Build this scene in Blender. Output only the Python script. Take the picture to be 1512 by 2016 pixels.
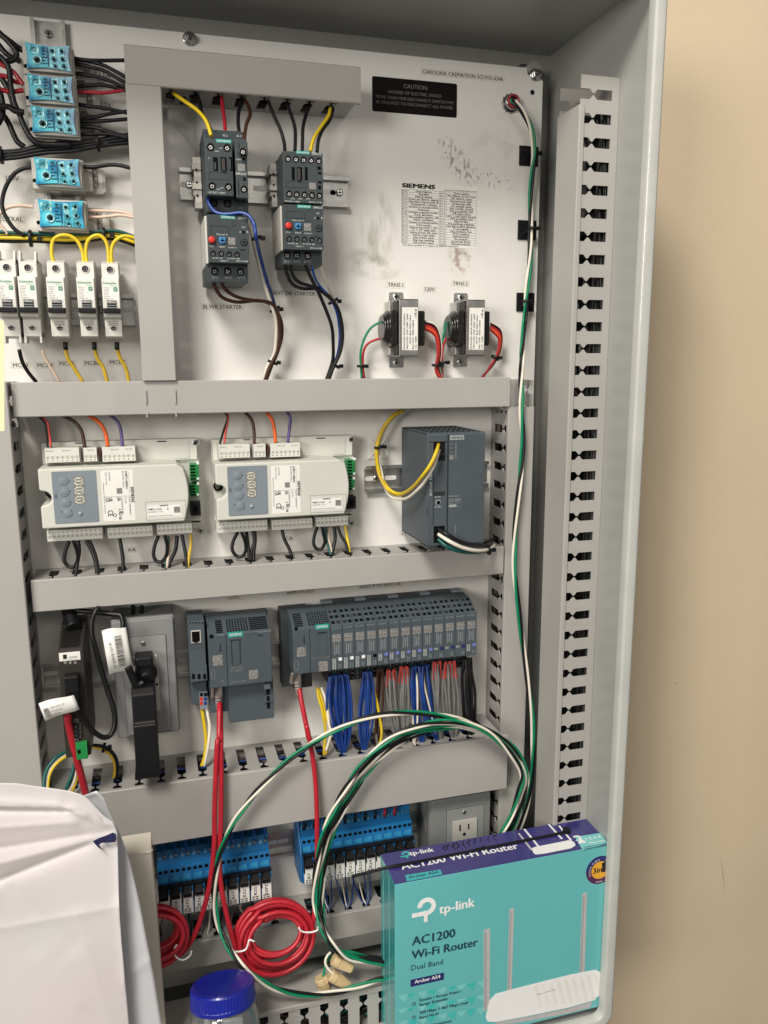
import bpy, math, random
from mathutils import Vector, Matrix
random.seed(7)
for o in list(bpy.data.objects): bpy.data.objects.remove(o)
SC = bpy.context.scene
COL = SC.collection
# ------------------------------------------------------------------ camera
F = 1583.15                       # focal length in photo pixels (1512 x 2016)
RM = ((0.9613442, 0.00471869, -0.27530904), (-0.05507591, 0.98294284, -0.17547083), (0.26978506, 0.18385076, 0.94520628))
HC = 1000.0                       # camera stands 1 m off the mounting panel
def row(i): return Vector((RM[i][0], RM[i][2], -RM[i][1]))
cam_d = bpy.data.cameras.new('camera'); cam = bpy.data.objects.new('camera', cam_d); COL.objects.link(cam)
cx, cy, cz = row(0), -row(1), -row(2)
cam.matrix_world = Matrix(((cx.x, cy.x, cz.x, 0), (cx.y, cy.y, cz.y, -HC/1000), (cx.z, cy.z, cz.z, 0), (0, 0, 0, 1)))
cam_d.sensor_fit = 'VERTICAL'; cam_d.sensor_height = 36; cam_d.lens = F/2016*36
cam_d.clip_start = 0.01; cam_d.clip_end = 30
SC.camera = cam
# ------------------------------------------------------------------ world and lamps
w = bpy.data.worlds.new('World'); SC.world = w; w.use_nodes = True
bg = w.node_tree.nodes['Background']; bg.inputs[0].default_value = (1.0, 0.95, 0.88, 1); bg.inputs[1].default_value = 0.19
def area(name, loc, tgt, sx, sy, power, col):
    l = bpy.data.lights.new(name, 'AREA'); l.shape = 'RECTANGLE'; l.size = sx; l.size_y = sy; l.energy = power; l.color = col
    o = bpy.data.objects.new(name, l); COL.objects.link(o); o.location = loc
    o.rotation_euler = (Vector(tgt)-Vector(loc)).to_track_quat('-Z', 'Y').to_euler(); return o
area('ceiling_lamp', (-1.15, -2.2, 2.5), (0.1, 0, 0), 1.0, 0.8, 132, (1.0, 0.95, 0.865))
area('room_lamp_left', (-1.75, -2.2, 0.45), (0.1, 0, 0), 0.9, 0.7, 40, (1.0, 0.95, 0.87))
area('fill_light_added', (0.3, -2.6, 1.0), (0.1, 0, -.2), 1.2, 0.6, 7, (1.0, 0.94, 0.86))  # added fill light behind the camera, lifts the shadows
SC.view_settings.view_transform = 'Standard'; SC.view_settings.look = 'None'; SC.view_settings.gamma = 1
SC.view_settings.exposure = 0.0; SC.view_settings.use_curve_mapping = False
SC.render.engine = 'CYCLES'

# ------------------------------------------------------------------ measuring: photo pixel + distance off the panel -> millimetres
def ray(px, py):
    v = ((px-756)/F, (py-1008)/F, 1.0)
    return [sum(RM[k][i]*v[k] for k in range(3)) for i in range(3)]
def at(px, py, d):
    r = ray(px, py); t = (HC-d)/r[2]
    return (r[0]*t, -r[1]*t, d)
def atY(px, py, Y):               # on a level plane at height Y
    r = ray(px, py); t = -Y/r[1]
    return (r[0]*t, Y, HC-r[2]*t)
def atX(px, py, X):               # on an upright plane facing sideways
    r = ray(px, py); t = X/r[0]
    return (X, -r[1]*t, HC-r[2]*t)
KR = {1:(0,0,3.979), 2:(0,300,3.979), 3:(320,80,3.78), 4:(320,380,3.78), 5:(680,60,3.436), 6:(660,480,3.287), 7:(0,720,3.6), 8:(380,760,3.6),
      9:(700,780,3.979), 10:(40,1160,4.2), 11:(340,1140,4.725), 12:(540,1120,3.436), 13:(380,1340,2.16), 14:(280,1560,3.15), 15:(680,1540,2.7),
      16:(0,1500,3.6), 17:(980,0,3.979), 18:(960,480,3.876), 19:(920,1000,3.15), 0:(0,0,1)}
def px(k, x, y):
    a = KR[k]; return (a[0]+x/a[2], a[1]+y/a[2])
def W(k, x, y, d): return at(*px(k, x, y), d)
def B(p): return Vector((p[0]*.001, -p[2]*.001, p[1]*.001))

# ------------------------------------------------------------------ materials
MATS = {}
def mat(name, col, rough=.5, metal=0., var=.06, vs=30., bump=.0, bs=400., coat=0., spec=.5, trans=0., emit=None, vcol=None, vlo=.35, vhi=.75):
    m = bpy.data.materials.new(name); m.use_nodes = True; nt = m.node_tree; b = nt.nodes['Principled BSDF']
    b.inputs['Roughness'].default_value = rough; b.inputs['Metallic'].default_value = metal
    b.inputs['Specular IOR Level'].default_value = spec
    b.inputs['Coat Weight'].default_value = coat; b.inputs['Transmission Weight'].default_value = trans
    tc = nt.nodes.new('ShaderNodeTexCoord')
    nz = nt.nodes.new('ShaderNodeTexNoise'); nz.inputs['Scale'].default_value = vs; nz.inputs['Detail'].default_value = 6
    nt.links.new(tc.outputs['Object'], nz.inputs['Vector'])
    cr = nt.nodes.new('ShaderNodeValToRGB'); e = cr.color_ramp.elements
    e[0].position = vlo; e[1].position = vhi
    c2 = vcol if vcol else tuple(min(1, c*(1+var)) for c in col)
    c1 = col if vcol else tuple(c*(1-var) for c in col)
    e[0].color = (*c1, 1); e[1].color = (*c2, 1)
    nt.links.new(nz.outputs['Fac'], cr.inputs['Fac']); nt.links.new(cr.outputs['Color'], b.inputs['Base Color'])
    mr = nt.nodes.new('ShaderNodeMapRange'); mr.inputs['To Min'].default_value = max(.02, rough-.07); mr.inputs['To Max'].default_value = min(1, rough+.09)
    nt.links.new(nz.outputs['Fac'], mr.inputs['Value']); nt.links.new(mr.outputs['Result'], b.inputs['Roughness'])
    if bump:
        n2 = nt.nodes.new('ShaderNodeTexNoise'); n2.inputs['Scale'].default_value = bs; n2.inputs['Detail'].default_value = 4
        nt.links.new(tc.outputs['Object'], n2.inputs['Vector'])
        bp = nt.nodes.new('ShaderNodeBump'); bp.inputs['Strength'].default_value = bump; bp.inputs['Distance'].default_value = .001
        nt.links.new(n2.outputs['Fac'], bp.inputs['Height']); nt.links.new(bp.outputs['Normal'], b.inputs['Normal'])
    if emit:
        b.inputs['Emission Color'].default_value = (*emit, 1); b.inputs['Emission Strength'].default_value = 1
    MATS[name] = m; return m
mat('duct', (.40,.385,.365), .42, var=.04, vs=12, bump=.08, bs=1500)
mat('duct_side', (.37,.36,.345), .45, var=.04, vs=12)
mat('cab', (.37,.375,.355), .3, var=.05, vs=9, bump=.2, bs=900)
mat('lip', (.50,.51,.48), .28, var=.06, vs=20, bump=.15, bs=900, coat=.3)
mat('zinc', (.55,.55,.53), .38, 1., var=.18, vs=60, bump=.1, bs=900)
mat('steel', (.62,.62,.62), .22, 1., var=.12, vs=90)
mat('dsteel', (.16,.16,.16), .35, 1., var=.2, vs=90)
mat('anth', (.070,.088,.102), .48, spec=.35, var=.08, vs=25, bump=.12, bs=2500)
mat('anth2', (.047,.055,.062), .5, var=.08, vs=25, bump=.1, bs=2500)
mat('ctr', (.045,.058,.062), .45, spec=.3, var=.08, vs=25, bump=.12, bs=2500)
mat('dark', (.018,.02,.021), .5, var=.1)
mat('black', (.008,.008,.009), .42, spec=.3, var=.12, vs=40, bump=.08, bs=1500)
mat('brownblk', (.03,.026,.022), .42, var=.12, vs=40)
mat('hole', (.003,.003,.003), .8, spec=.1)
mat('wblack', (.008,.008,.009), .36, spec=.35, var=.2, vs=80)
mat('wwhite', (.80,.74,.64), .4, var=.05, vs=80)
mat('wpink', (.68,.52,.42), .4, var=.05, vs=80)
mat('wgreen', (.0,.22,.10), .36, var=.12, vs=80)
mat('wteal', (.0,.085,.075), .38, var=.12, vs=80)
mat('wyel', (.72,.52,.015), .36, var=.08, vs=80)
mat('wyelo', (.60,.40,.03), .4, var=.08, vs=80)
mat('wred', (.40,.012,.025), .36, var=.12, vs=70)
mat('eth', (.46,.016,.03), .34, var=.10, vs=60, bump=.05, bs=900)
mat('wblue', (.010,.048,.24), .34, var=.15, vs=80)
mat('wbrown', (.055,.018,.010), .38, var=.15, vs=80)
mat('worange', (.78,.12,.012), .38, var=.1, vs=80)
mat('wviolet', (.09,.07,.22), .38, var=.1, vs=80)
mat('wgrey', (.17,.17,.165), .42, var=.12, vs=60)
mat('wpinkred', (.62,.06,.05), .4, var=.1, vs=80)
mat('beige', (.60,.60,.545), .5, var=.04, vs=18, bump=.1, bs=2500)
mat('beige2', (.66,.66,.605), .5, var=.05, vs=18)
mat('mcb', (.66,.645,.60), .42, var=.04, vs=25, bump=.06, bs=2000)
mat('bodygrey', (.50,.475,.435), .45, var=.05, vs=25)
mat('bluecov', (.012,.20,.40), .08, var=.3, vs=70, coat=.8, vcol=(.10,.58,.72), vlo=.40, vhi=.66, bump=.3, bs=160)  # pale cyan patches: highlights painted into the cover colour
mat('cyanmetal', (.06,.34,.42), .14, .35, var=.3, vs=140, coat=.8, vcol=(.40,.80,.84), vlo=.45, vhi=.6, bump=.4, bs=260)  # metal seen through the cover, with cyan-white highlights painted in
mat('tealdark', (.01,.06,.075), .3, .2, var=.3, vs=90)
mat('tealmark', (.0,.29,.25), .5)
mat('ink', (.012,.012,.014), .55, var=.1)
mat('inkgrey', (.20,.20,.20), .6)
mat('inkwhite', (.62,.64,.63), .55)
mat('inklight', (.33,.36,.37), .6)
mat('inkgreen', (.02,.27,.11), .55)
mat('sticker', (.80,.79,.75), .42, var=.03, vs=20)
mat('clearlab', (.71,.69,.64), .25, var=.02, vs=10)
mat('panelgrey', (.20,.235,.27), .5, var=.04)
mat('caution', (.007,.006,.006), .5, var=.2, vs=40, spec=.12)
mat('cautiontx', (.17,.155,.145), .5, var=.2, spec=.2)
mat('redbtn', (.62,.03,.02), .35)
mat('bluebtn', (.05,.22,.48), .4)
mat('green', (.015,.24,.06), .4, var=.1)
mat('relayblue', (.012,.15,.38), .4, var=.15, vs=60)
mat('relayblue2', (.04,.30,.58), .3, var=.2, vs=120)
mat('boxgrey', (.22,.225,.225), .5, var=.05, vs=15, bump=.25, bs=1300)
mat('boxgrey2', (.27,.275,.27), .5, var=.05, vs=15, bump=.15, bs=1300)
mat('ivory', (.50,.48,.43), .4)
mat('lamin', (.045,.036,.036), .5, .3, var=.3, vs=200)
mat('coilblk', (.012,.011,.011), .25, var=.3, vs=90, coat=.4)
mat('lbl', (.82,.80,.76), .45)
mat('foldp', (.68,.62,.625), .62, var=.03, vs=6, bump=.25, bs=90, vcol=(.64,.64,.65))
mat('paper2', (.62,.63,.66), .6, var=.04, vs=6, bump=.15, bs=90)
mat('carton', (.72,.67,.57), .6, var=.06, vs=10, bump=.15, bs=200)
mat('navy', (.022,.022,.085), .45, var=.3, vs=200)
mat('yelcard', (.86,.76,.46), .5)
mat('lidblue', (.006,.014,.27), .32, var=.12, vs=50, coat=.2)
mat('jarplastic', (.75,.78,.8), .06, trans=.92, coat=.3)
mat('nut', (.66,.50,.28), .42, var=.08, vs=60)
mat('plugtan', (.28,.24,.22), .45)
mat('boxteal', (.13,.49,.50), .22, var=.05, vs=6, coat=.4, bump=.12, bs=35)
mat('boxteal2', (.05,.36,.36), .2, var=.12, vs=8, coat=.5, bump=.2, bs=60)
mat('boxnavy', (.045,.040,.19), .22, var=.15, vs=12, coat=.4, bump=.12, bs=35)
mat('pwhite', (.86,.86,.86), .4, var=.02)
mat('pgrey', (.50,.48,.49), .4, var=.1, vs=200)
mat('pteal', (.05,.46,.44), .4)
mat('pteal2', (.05,.50,.47), .35, var=.1, vs=200)
mat('pdark', (.012,.05,.075), .4)
mat('porange', (.80,.40,.03), .4)
mat('pplum', (.09,.02,.08), .4)
mat('pteallight', (.20,.58,.57), .4)
mat('lav', (.16,.19,.52), .45)
mat('tabnavy', (.02,.02,.14), .45)
mat('printsm', (.25,.24,.23), .6, var=.6, vs=900)
mat('digitpale', (.66,.62,.5), .6, var=.6, vs=900)  # pale speckled tone of the display digits
mat('wallmark', (.36,.28,.19), .8)
mat('bushred', (.30,.03,.04), .4)
def panel_mat():                  # off-white enamel with grimy smears and sooty finger marks
    m = mat('panel', (.77,.755,.72), .36, var=.02, vs=5, coat=.15)
    nt = m.node_tree; b = nt.nodes['Principled BSDF']; base = b.inputs['Base Color'].links[0].from_socket
    tc = [n for n in nt.nodes if n.type == 'TEX_COORD'][0]
    def blob(cxy, rad, ang, scale, lo, hi, colr, fac, stretch=(1,1,1)):
        mp = nt.nodes.new('ShaderNodeMapping'); mp.vector_type = 'TEXTURE'
        p = B(at(cxy[0], cxy[1], 0)); mp.inputs['Location'].default_value = (p.x-.08, 0, p.z+.82)
        mp.inputs['Rotation'].default_value = (0, math.radians(ang), 0); mp.inputs['Scale'].default_value = (rad[0]*.001, 1, rad[1]*.001)
        nt.links.new(tc.outputs['Object'], mp.inputs['Vector'])
        g = nt.nodes.new('ShaderNodeTexGradient'); g.gradient_type = 'SPHERICAL'; nt.links.new(mp.outputs['Vector'], g.inputs['Vector'])
        m2 = nt.nodes.new('ShaderNodeMapping'); m2.inputs['Scale'].default_value = stretch; m2.inputs['Rotation'].default_value = (0, math.radians(ang), 0)
        nt.links.new(tc.outputs['Object'], m2.inputs['Vector'])
        n = nt.nodes.new('ShaderNodeTexNoise'); n.inputs['Scale'].default_value = scale; n.inputs['Detail'].default_value = 5
        nt.links.new(m2.outputs['Vector'], n.inputs['Vector'])
        r = nt.nodes.new('ShaderNodeMapRange'); r.inputs['From Min'].default_value = lo; r.inputs['From Max'].default_value = hi
        nt.links.new(n.outputs['Fac'], r.inputs['Value'])
        mu = nt.nodes.new('ShaderNodeMath'); mu.operation = 'MULTIPLY'; nt.links.new(r.outputs['Result'], mu.inputs[0])
        g2 = nt.nodes.new('ShaderNodeMapRange'); g2.inputs['From Max'].default_value = .45; g2.inputs['To Max'].default_value = fac
        nt.links.new(g.outputs['Fac'], g2.inputs['Value']); nt.links.new(g2.outputs['Result'], mu.inputs[1])
        mx = nt.nodes.new('ShaderNodeMix'); mx.data_type = 'RGBA'; nt.links.new(mu.outputs[0], mx.inputs['Factor'])
        mx.inputs['B'].default_value = (*colr, 1)
        nonlocal base
        nt.links.new(base, mx.inputs['A']); base = mx.outputs['Result']
    blob((900, 318), (17, 42), -42, 150, .50, .60, (.20,.185,.17), .7, (1.6,1,.9))
    blob((965, 352), (40, 12), 12, 170, .56, .64, (.10,.09,.08), .7, (1.6,1,.8))
    blob((745, 445), (26, 45), 0, 28, .42, .62, (.34,.33,.25), .7, (2.5,1,.7))
    blob((735, 520), (42, 20), 8, 45, .42, .6, (.30,.30,.22), .65)
    blob((905, 440), (22, 60), 0, 60, .4, .6, (.25,.17,.12), .45)
    blob((905, 500), (18, 30), 0, 120, .5, .6, (.25,.13,.10), .6)
    blob((1000, 260), (60, 60), 0, 40, .5, .7, (.45,.43,.38), .45)
    blob((700, 600), (300, 260), 0, 14, .55, .75, (.56,.53,.46), .45)
    blob((300, 950), (260, 120), 0, 16, .55, .75, (.50,.48,.42), .4)
    nt.links.new(base, b.inputs['Base Color'])
panel_mat()
mat('roomwall', (.68,.55,.39), .75, var=.035, vs=4, bump=.35, bs=260)

# ------------------------------------------------------------------ mesh builder, in millimetres (x right, y up, d off the panel)
class MB:
    def __init__(s): s.v = []; s.f = []; s.m = []; s.sm = []
    def face(s, idx, m, sm=False): s.f.append(idx); s.m.append(m); s.sm.append(sm)
    def poly(s, pts, m, sm=False):
        n = len(s.v); s.v += [tuple(p) for p in pts]; s.face(list(range(n, n+len(pts))), m, sm)
    def hexa(s, a, m):            # 8 corners: back 4 then front 4, both clockwise alike
        n = len(s.v); s.v += [tuple(p) for p in a]
        for q in ((3,2,1,0), (4,5,6,7), (0,1,5,4), (1,2,6,5), (2,3,7,6), (3,0,4,7)): s.face([n+i for i in q], m)
    def box(s, x0, x1, y0, y1, d0, d1, m):
        x0, x1 = min(x0,x1), max(x0,x1); y0, y1 = min(y0,y1), max(y0,y1); d0, d1 = min(d0,d1), max(d0,d1)
        s.hexa([(x0,y0,d0),(x1,y0,d0),(x1,y1,d0),(x0,y1,d0),(x0,y0,d1),(x1,y0,d1),(x1,y1,d1),(x0,y1,d1)], m)
        return s
    def prism(s, pts, a0, a1, m, ax='d'):   # 2D outline pushed along an axis: d -> (x,y), x -> (d,y), y -> (x,d)
        def P(p, a): return (p[0],p[1],a) if ax == 'd' else ((a,p[1],p[0]) if ax == 'x' else (p[0],a,p[1]))
        n = len(s.v); k = len(pts)
        s.v += [P(p, a0) for p in pts]+[P(p, a1) for p in pts]
        s.face([n+i for i in range(k)][::-1], m); s.face([n+k+i for i in range(k)], m)
        for i in range(k): j = (i+1) % k; s.face([n+i, n+j, n+k+j, n+k+i], m)
        return s
    def lathe(s, c, ax, prof, m, seg=24, sm=True):   # prof: (distance along axis, radius)
        c = Vector(c); ax = Vector(ax).normalized()
        u = ax.orthogonal().normalized(); v = ax.cross(u); n = len(s.v)
        for a, r in prof:
            for i in range(seg):
                t = 2*math.pi*i/seg; s.v.append(tuple(c+ax*a+(u*math.cos(t)+v*math.sin(t))*r))
        for j in range(len(prof)-1):
            for i in range(seg):
                k = (i+1) % seg; s.face([n+j*seg+i, n+j*seg+k, n+(j+1)*seg+k, n+(j+1)*seg+i], m, sm)
        s.face([n+i for i in range(seg)][::-1], m); e = n+(len(prof)-1)*seg; s.face([e+i for i in range(seg)], m)
        return s
    def cyl(s, c, ax, r, h, m, seg=18): return s.lathe(c, ax, [(0,r),(h,r)], m, seg)
    def tube(s, pts, r, m, seg=8, sub=6, smooth=True):
        P = [Vector(p) for p in pts]
        if smooth and len(P) > 2:
            Q = []
            for i in range(len(P)-1):
                a = P[max(i-1,0)]; b = P[i]; c = P[i+1]; e = P[min(i+2, len(P)-1)]
                for k in range(sub):
                    t = k/sub
                    Q.append(.5*((2*b)+(c-a)*t+(2*a-5*b+4*c-e)*t*t+(3*b-a-3*c+e)*t**3))
            Q.append(P[-1]); P = Q
        n = len(s.v); T = []
        for i in range(len(P)):
            t = (P[min(i+1,len(P)-1)]-P[max(i-1,0)])
            T.append(t.normalized() if t.length > 1e-6 else (T[-1] if T else Vector((0,1,0))))
        u = T[0].orthogonal().normalized()
        for i in range(len(P)):
            u = (u-T[i]*u.dot(T[i])); u = u.normalized() if u.length > 1e-6 else T[i].orthogonal().normalized()
            v = T[i].cross(u)
            for k in range(seg):
                a = 2*math.pi*k/seg; s.v.append(tuple(P[i]+(u*math.cos(a)+v*math.sin(a))*r))
        for i in range(len(P)-1):
            for k in range(seg):
                j = (k+1) % seg; s.face([n+i*seg+k, n+i*seg+j, n+(i+1)*seg+j, n+(i+1)*seg+k], m, True)
        s.face([n+k for k in range(seg)][::-1], m); e = n+(len(P)-1)*seg; s.face([e+k for k in range(seg)], m)
        return s
    def rect(s, x0, x1, y0, y1, d, m): s.poly([(x0,y0,d),(x1,y0,d),(x1,y1,d),(x0,y1,d)] if (x1-x0)*(y1-y0) > 0 else [(x0,y0,d),(x0,y1,d),(x1,y1,d),(x1,y0,d)], m); return s
    def disc(s, c, r, m, seg=20, n=(0,0,1)):
        n = Vector(n).normalized(); u = n.orthogonal().normalized(); v = n.cross(u); c = Vector(c)
        s.poly([tuple(c+(u*math.cos(2*math.pi*i/seg)+v*math.sin(2*math.pi*i/seg))*r) for i in range(seg)], m); return s
    def text(s, body, p0, p1, n=(0,0,1), m='ink', h=None, off=.25, bold=0, squash=None):
        vs, fs, x0, x1, cap = glyphs(body)
        a = Vector(p0); b = Vector(p1); n = Vector(n).normalized(); u = (b-a); L = u.length; u.normalize()
        v = n.cross(u).normalized(); sc = L/(x1-x0); sy = (h/cap) if h else sc
        k = len(s.v)
        s.v += [tuple(a+u*((p[0]-x0)*sc)+v*(p[1]*sy)+n*off) for p in vs]
        for f in fs: s.face([k+i for i in f], m)
        if bold:                                     # heavier strokes: a second impression a hair aside
            k = len(s.v); q = min(bold, .05)*.9+.012
            s.v += [tuple(a+u*((p[0]-x0+q)*sc)+v*((p[1]+q*.3)*sy)+n*(off+.03)) for p in vs]
            for f in fs: s.face([k+i for i in f], m)
        return s
    def build(s, name, parent=None, bevel=0, seg=2, solid=0, label=None):
        me = bpy.data.meshes.new(name)
        o0 = parent['_o'] if parent is not None and '_o' in parent else (0,0,0)
        me.from_pydata([((p[0]-o0[0])*.001, -(p[2]-o0[2])*.001, (p[1]-o0[1])*.001) for p in s.v], [], s.f)
        names = []
        for m in s.m:
            if m not in names: names.append(m)
        for m in names: me.materials.append(MATS[m])
        me.polygons.foreach_set('material_index', [names.index(m) for m in s.m])
        me.polygons.foreach_set('use_smooth', s.sm)
        me.validate(); me.update()
        o = bpy.data.objects.new(name, me); COL.objects.link(o)
        if parent is not None: o.parent = parent; o['_o'] = list(o0)
        if bevel:
            md = o.modifiers.new('bevel', 'BEVEL'); md.width = bevel*.001; md.segments = seg; md.limit_method = 'ANGLE'; md.angle_limit = math.radians(40); md.harden_normals = False
        if solid:
            md = o.modifiers.new('solid', 'SOLIDIFY'); md.thickness = solid*.001
        if label: o['label'] = label
        return o
GC = {}
def glyphs(body, bold=0):
    k = (body, bold)
    if k in GC: return GC[k]
    c = bpy.data.curves.new('t', 'FONT'); c.body = body; c.size = 1; c.resolution_u = 2 if len(body) < 40 else 1
    o = bpy.data.objects.new('t', c); me = o.to_mesh()
    vs = [tuple(v.co) for v in me.vertices]; fs = [list(p.vertices) for p in me.polygons]
    o.to_mesh_clear(); bpy.data.objects.remove(o); bpy.data.curves.remove(c)
    xs = [v[0] for v in vs] or [0, 1]
    GC[k] = (vs, fs, min(xs), max(xs), .73); return GC[k]
def thing(name, label, cat, o, group=None):
    e = bpy.data.objects.new(name, None); COL.objects.link(e); e.location = B(o); e['_o'] = list(o); e.empty_display_size = .01
    e['label'] = label; e['category'] = cat
    if group: e['group'] = group
    return e
def tag(o, label, cat, group=None):
    o['label'] = label; o['category'] = cat
    if group: o['group'] = group
    return o
def copy_tree(o, parent=None):
    c = o.copy(); COL.objects.link(c); c.parent = parent
    for ch in list(o.children): copy_tree(ch, c)
    return c
def clone(src, new_o, label=None, group=None):
    c = copy_tree(src); c.location = B(new_o)
    if label: c['label'] = label
    if group: c['group'] = group
    return c
def wire(pts, r, m, label, group=None, name='wire', cat='wire', seg=8):
    mb = MB(); mb.tube(pts, r, m, seg)
    return tag(mb.build(name), label, cat, group)
def WP(k, d, *xy):                # path points in one crop; d number or (start, end)
    n = len(xy); out = []
    for i, p in enumerate(xy):
        dd = p[2] if len(p) > 2 else (d if not isinstance(d, tuple) else d[0]+(d[1]-d[0])*i/(n-1))
        out.append(W(k, p[0], p[1], dd))
    return out
def tie(c, label, r=4.5, ax=(0,1,0), m='black', w=3.2, group='black cable ties'):
    mb = MB(); a = Vector(ax).normalized(); c = Vector(c)
    mb.lathe(c-a*w/2, a, [(0,r*.9),(0,r),(w,r),(w,r*.9)], m, 14)
    mb.box(c.x+r*.7, c.x+r*.7+5, c.y-2.2, c.y+2.2, c.z-1.5, c.z+3, m)
    return tag(mb.build('cable_tie', bevel=.4), label, 'cable tie', group)
def screw(mb, c, r, m='steel', h=1.6, cross=True):
    mb.lathe(c, (0,0,1), [(0,r),(h*.6,r),(h,r*.7)], m, 16)
    if cross:
        mb.box(c[0]-r*.6, c[0]+r*.6, c[1]-r*.13, c[1]+r*.13, c[2]+h-.4, c[2]+h+.12, 'hole')
        mb.box(c[0]-r*.13, c[0]+r*.13, c[1]-r*.6, c[1]+r*.6, c[2]+h-.4, c[2]+h+.14, 'hole')
def comb(mb, L, place, h, s0, p, half, v0, m, neck=None, th=1.6):
    """slotted duct wall: place(u, v, t) -> 3D point, u along (0..L), v height, t thickness"""
    neck = neck if neck is not None else h-21
    def shape(ul, ur, cutl, cutr):
        P = []
        if cutl:
            P += [(ul+half, h), (ul+half, neck+9.5), (ul+half-1.5, neck+8), (ul+1.1, neck+5.5), (ul+1.1, neck+4), (ul+half-1.2, neck+1.5), (ul+half, neck), (ul+half, v0), (ul, v0), (ul, 0)]
        else: P += [(ul, h), (ul, 0)]
        if cutr:
            P += [(ur, 0), (ur, v0), (ur-half, v0), (ur-half, neck), (ur-half+1.2, neck+1.5), (ur-1.1, neck+4), (ur-1.1, neck+5.5), (ur-half+1.5, neck+8), (ur-half, neck+9.5), (ur-half, h)]
        else: P += [(ur, 0), (ur, h)]
        return P
    us = []; u = s0 % p
    while u < L-half-1: 
        if u > half+1: us.append(u)
        u += p
    ed = [0]+us+[L]
    for i in range(len(ed)-1):
        P = shape(ed[i], ed[i+1], i > 0, i < len(ed)-2); n = len(mb.v); k = len(P)
        mb.v += [place(q[0], q[1], 0) for q in P]+[place(q[0], q[1], th) for q in P]
        mb.face([n+j for j in range(k)], m); mb.face([n+k+j for j in range(k)][::-1], m)
        for j in range(k):
            q = (j+1) % k; mb.face([n+j, n+k+j, n+k+q, n+q], m)

# ================================================================== the setting and the cabinet
mb = MB(); mb.box(-2500, 2500, -1600, 1600, -60, -49.5, 'roomwall'); o = mb.build('wall'); o['kind'] = 'structure'
XW, YT, YB, XL, DB, DF = 528, 394, -852, -372, -46, 200
cab_o = (80, YB, 0)
cab = thing('cabinet', 'large open grey steel electrical cabinet with rolled front lip holding all the gear', 'cabinet', cab_o)
m2 = MB(); m2.box(XL-2, XW+2, YB-2, YT+2, DB-2, DB, 'cab'); m2.build('back_sheet', cab)
m2 = MB(); m2.box(XW, XW+2, YB-2, YT+2, DB, DF, 'cab'); m2.build('side_panel', cab)
m2 = MB(); m2.box(XL-2, XL, YB-2, YT+2, DB, DF, 'cab'); m2.build('side_panel', cab)
m2 = MB(); m2.box(XL, XW, YT, YT+2, DB, DF, 'cab'); m2.build('top_panel', cab)
m2 = MB(); m2.box(XL, XW, YB-2, YB, DB, DF, 'cab'); m2.build('bottom_panel', cab)
def rring(x0, x1, y0, y1, r, n=8):
    P = []
    for cx_, cy_, a0 in ((x1-r, y1-r, 0), (x0+r, y1-r, 90), (x0+r, y0+r, 180), (x1-r, y0+r, 270)):
        for i in range(n+1):
            a = math.radians(a0+90*i/n); P.append((cx_+r*math.cos(a), cy_+r*math.sin(a)))
    return P
m2 = MB()                          # rolled lip: rounded section swept round the opening
prof = [(6.5, DF-9), (6.5, DF), (5.5, DF+2.4), (3, DF+3.2), (0, DF+3.2), (-4, DF+4.2), (-6.5, DF+3.4), (-8, DF), (-8, DF-12), (-6.6, DF-12), (-6.4, DF-1)]
rings = [rring(XL+a, XW-a, YB+a, YT-a, max(3, 15-a if a < 0 else 15-a*.5)) for a, d in prof]
k = len(rings[0])
for (a, d), rg in zip(prof, rings): m2.v += [(p[0], p[1], d) for p in rg]
for j in range(len(prof)-1):
    for i in range(k): q = (i+1) % k; m2.face([j*k+i, j*k+q, (j+1)*k+q, (j+1)*k+i], 'lip', True)
m2.build('door_lip', cab)
# mounting panel, notched corner, studs
pan = thing('mounting_board', 'scuffed off-white steel mounting board behind all the devices', 'mounting board', (80, -820, 0))
m2 = MB(); m2.prism([(-330,-835),(497,-835),(497,347),(493,351),(479,351),(475,355),(475,361),(-330,361)], -3, 0, 'panel'); m2.build('panel_sheet', pan, bevel=.6)
for q, dd in (((373,77), 0), ((1053,148), 0)):
    c = at(*q, dd); m2 = MB()
    m2.lathe(c, (0,0,1), [(0,7.5),(1.6,7.5),(2.2,6.8)], 'steel', 28)
    m2.lathe((c[0],c[1],2.2), (0,0,1), [(0,5.9),(5,5.7),(5.6,5)], 'steel', 6, sm=False)
    m2.lathe((c[0],c[1],2.2), (0,0,1), [(0,3.1),(9,3.1),(9.6,2.6)], 'dsteel', 16); m2.build('mounting_nut', pan, bevel=.3)
m2 = MB(); c = at(1057,130,-6); m2.lathe((c[0],c[1],-44), (0,0,1), [(0,14),(2,14),(2.6,12)], 'zinc', 32); m2.cyl((c[0],c[1],-42), (0,0,1), 8, 30, 'cab', 24); m2.build('stand_off', cab)
c = at(1048,182,0); m2 = MB(); m2.disc((c[0],c[1],.3), 2.7, 'hole'); m2.disc((c[0],c[1],.2), 3.2, 'zinc'); m2.build('bolt_hole', pan)

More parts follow.
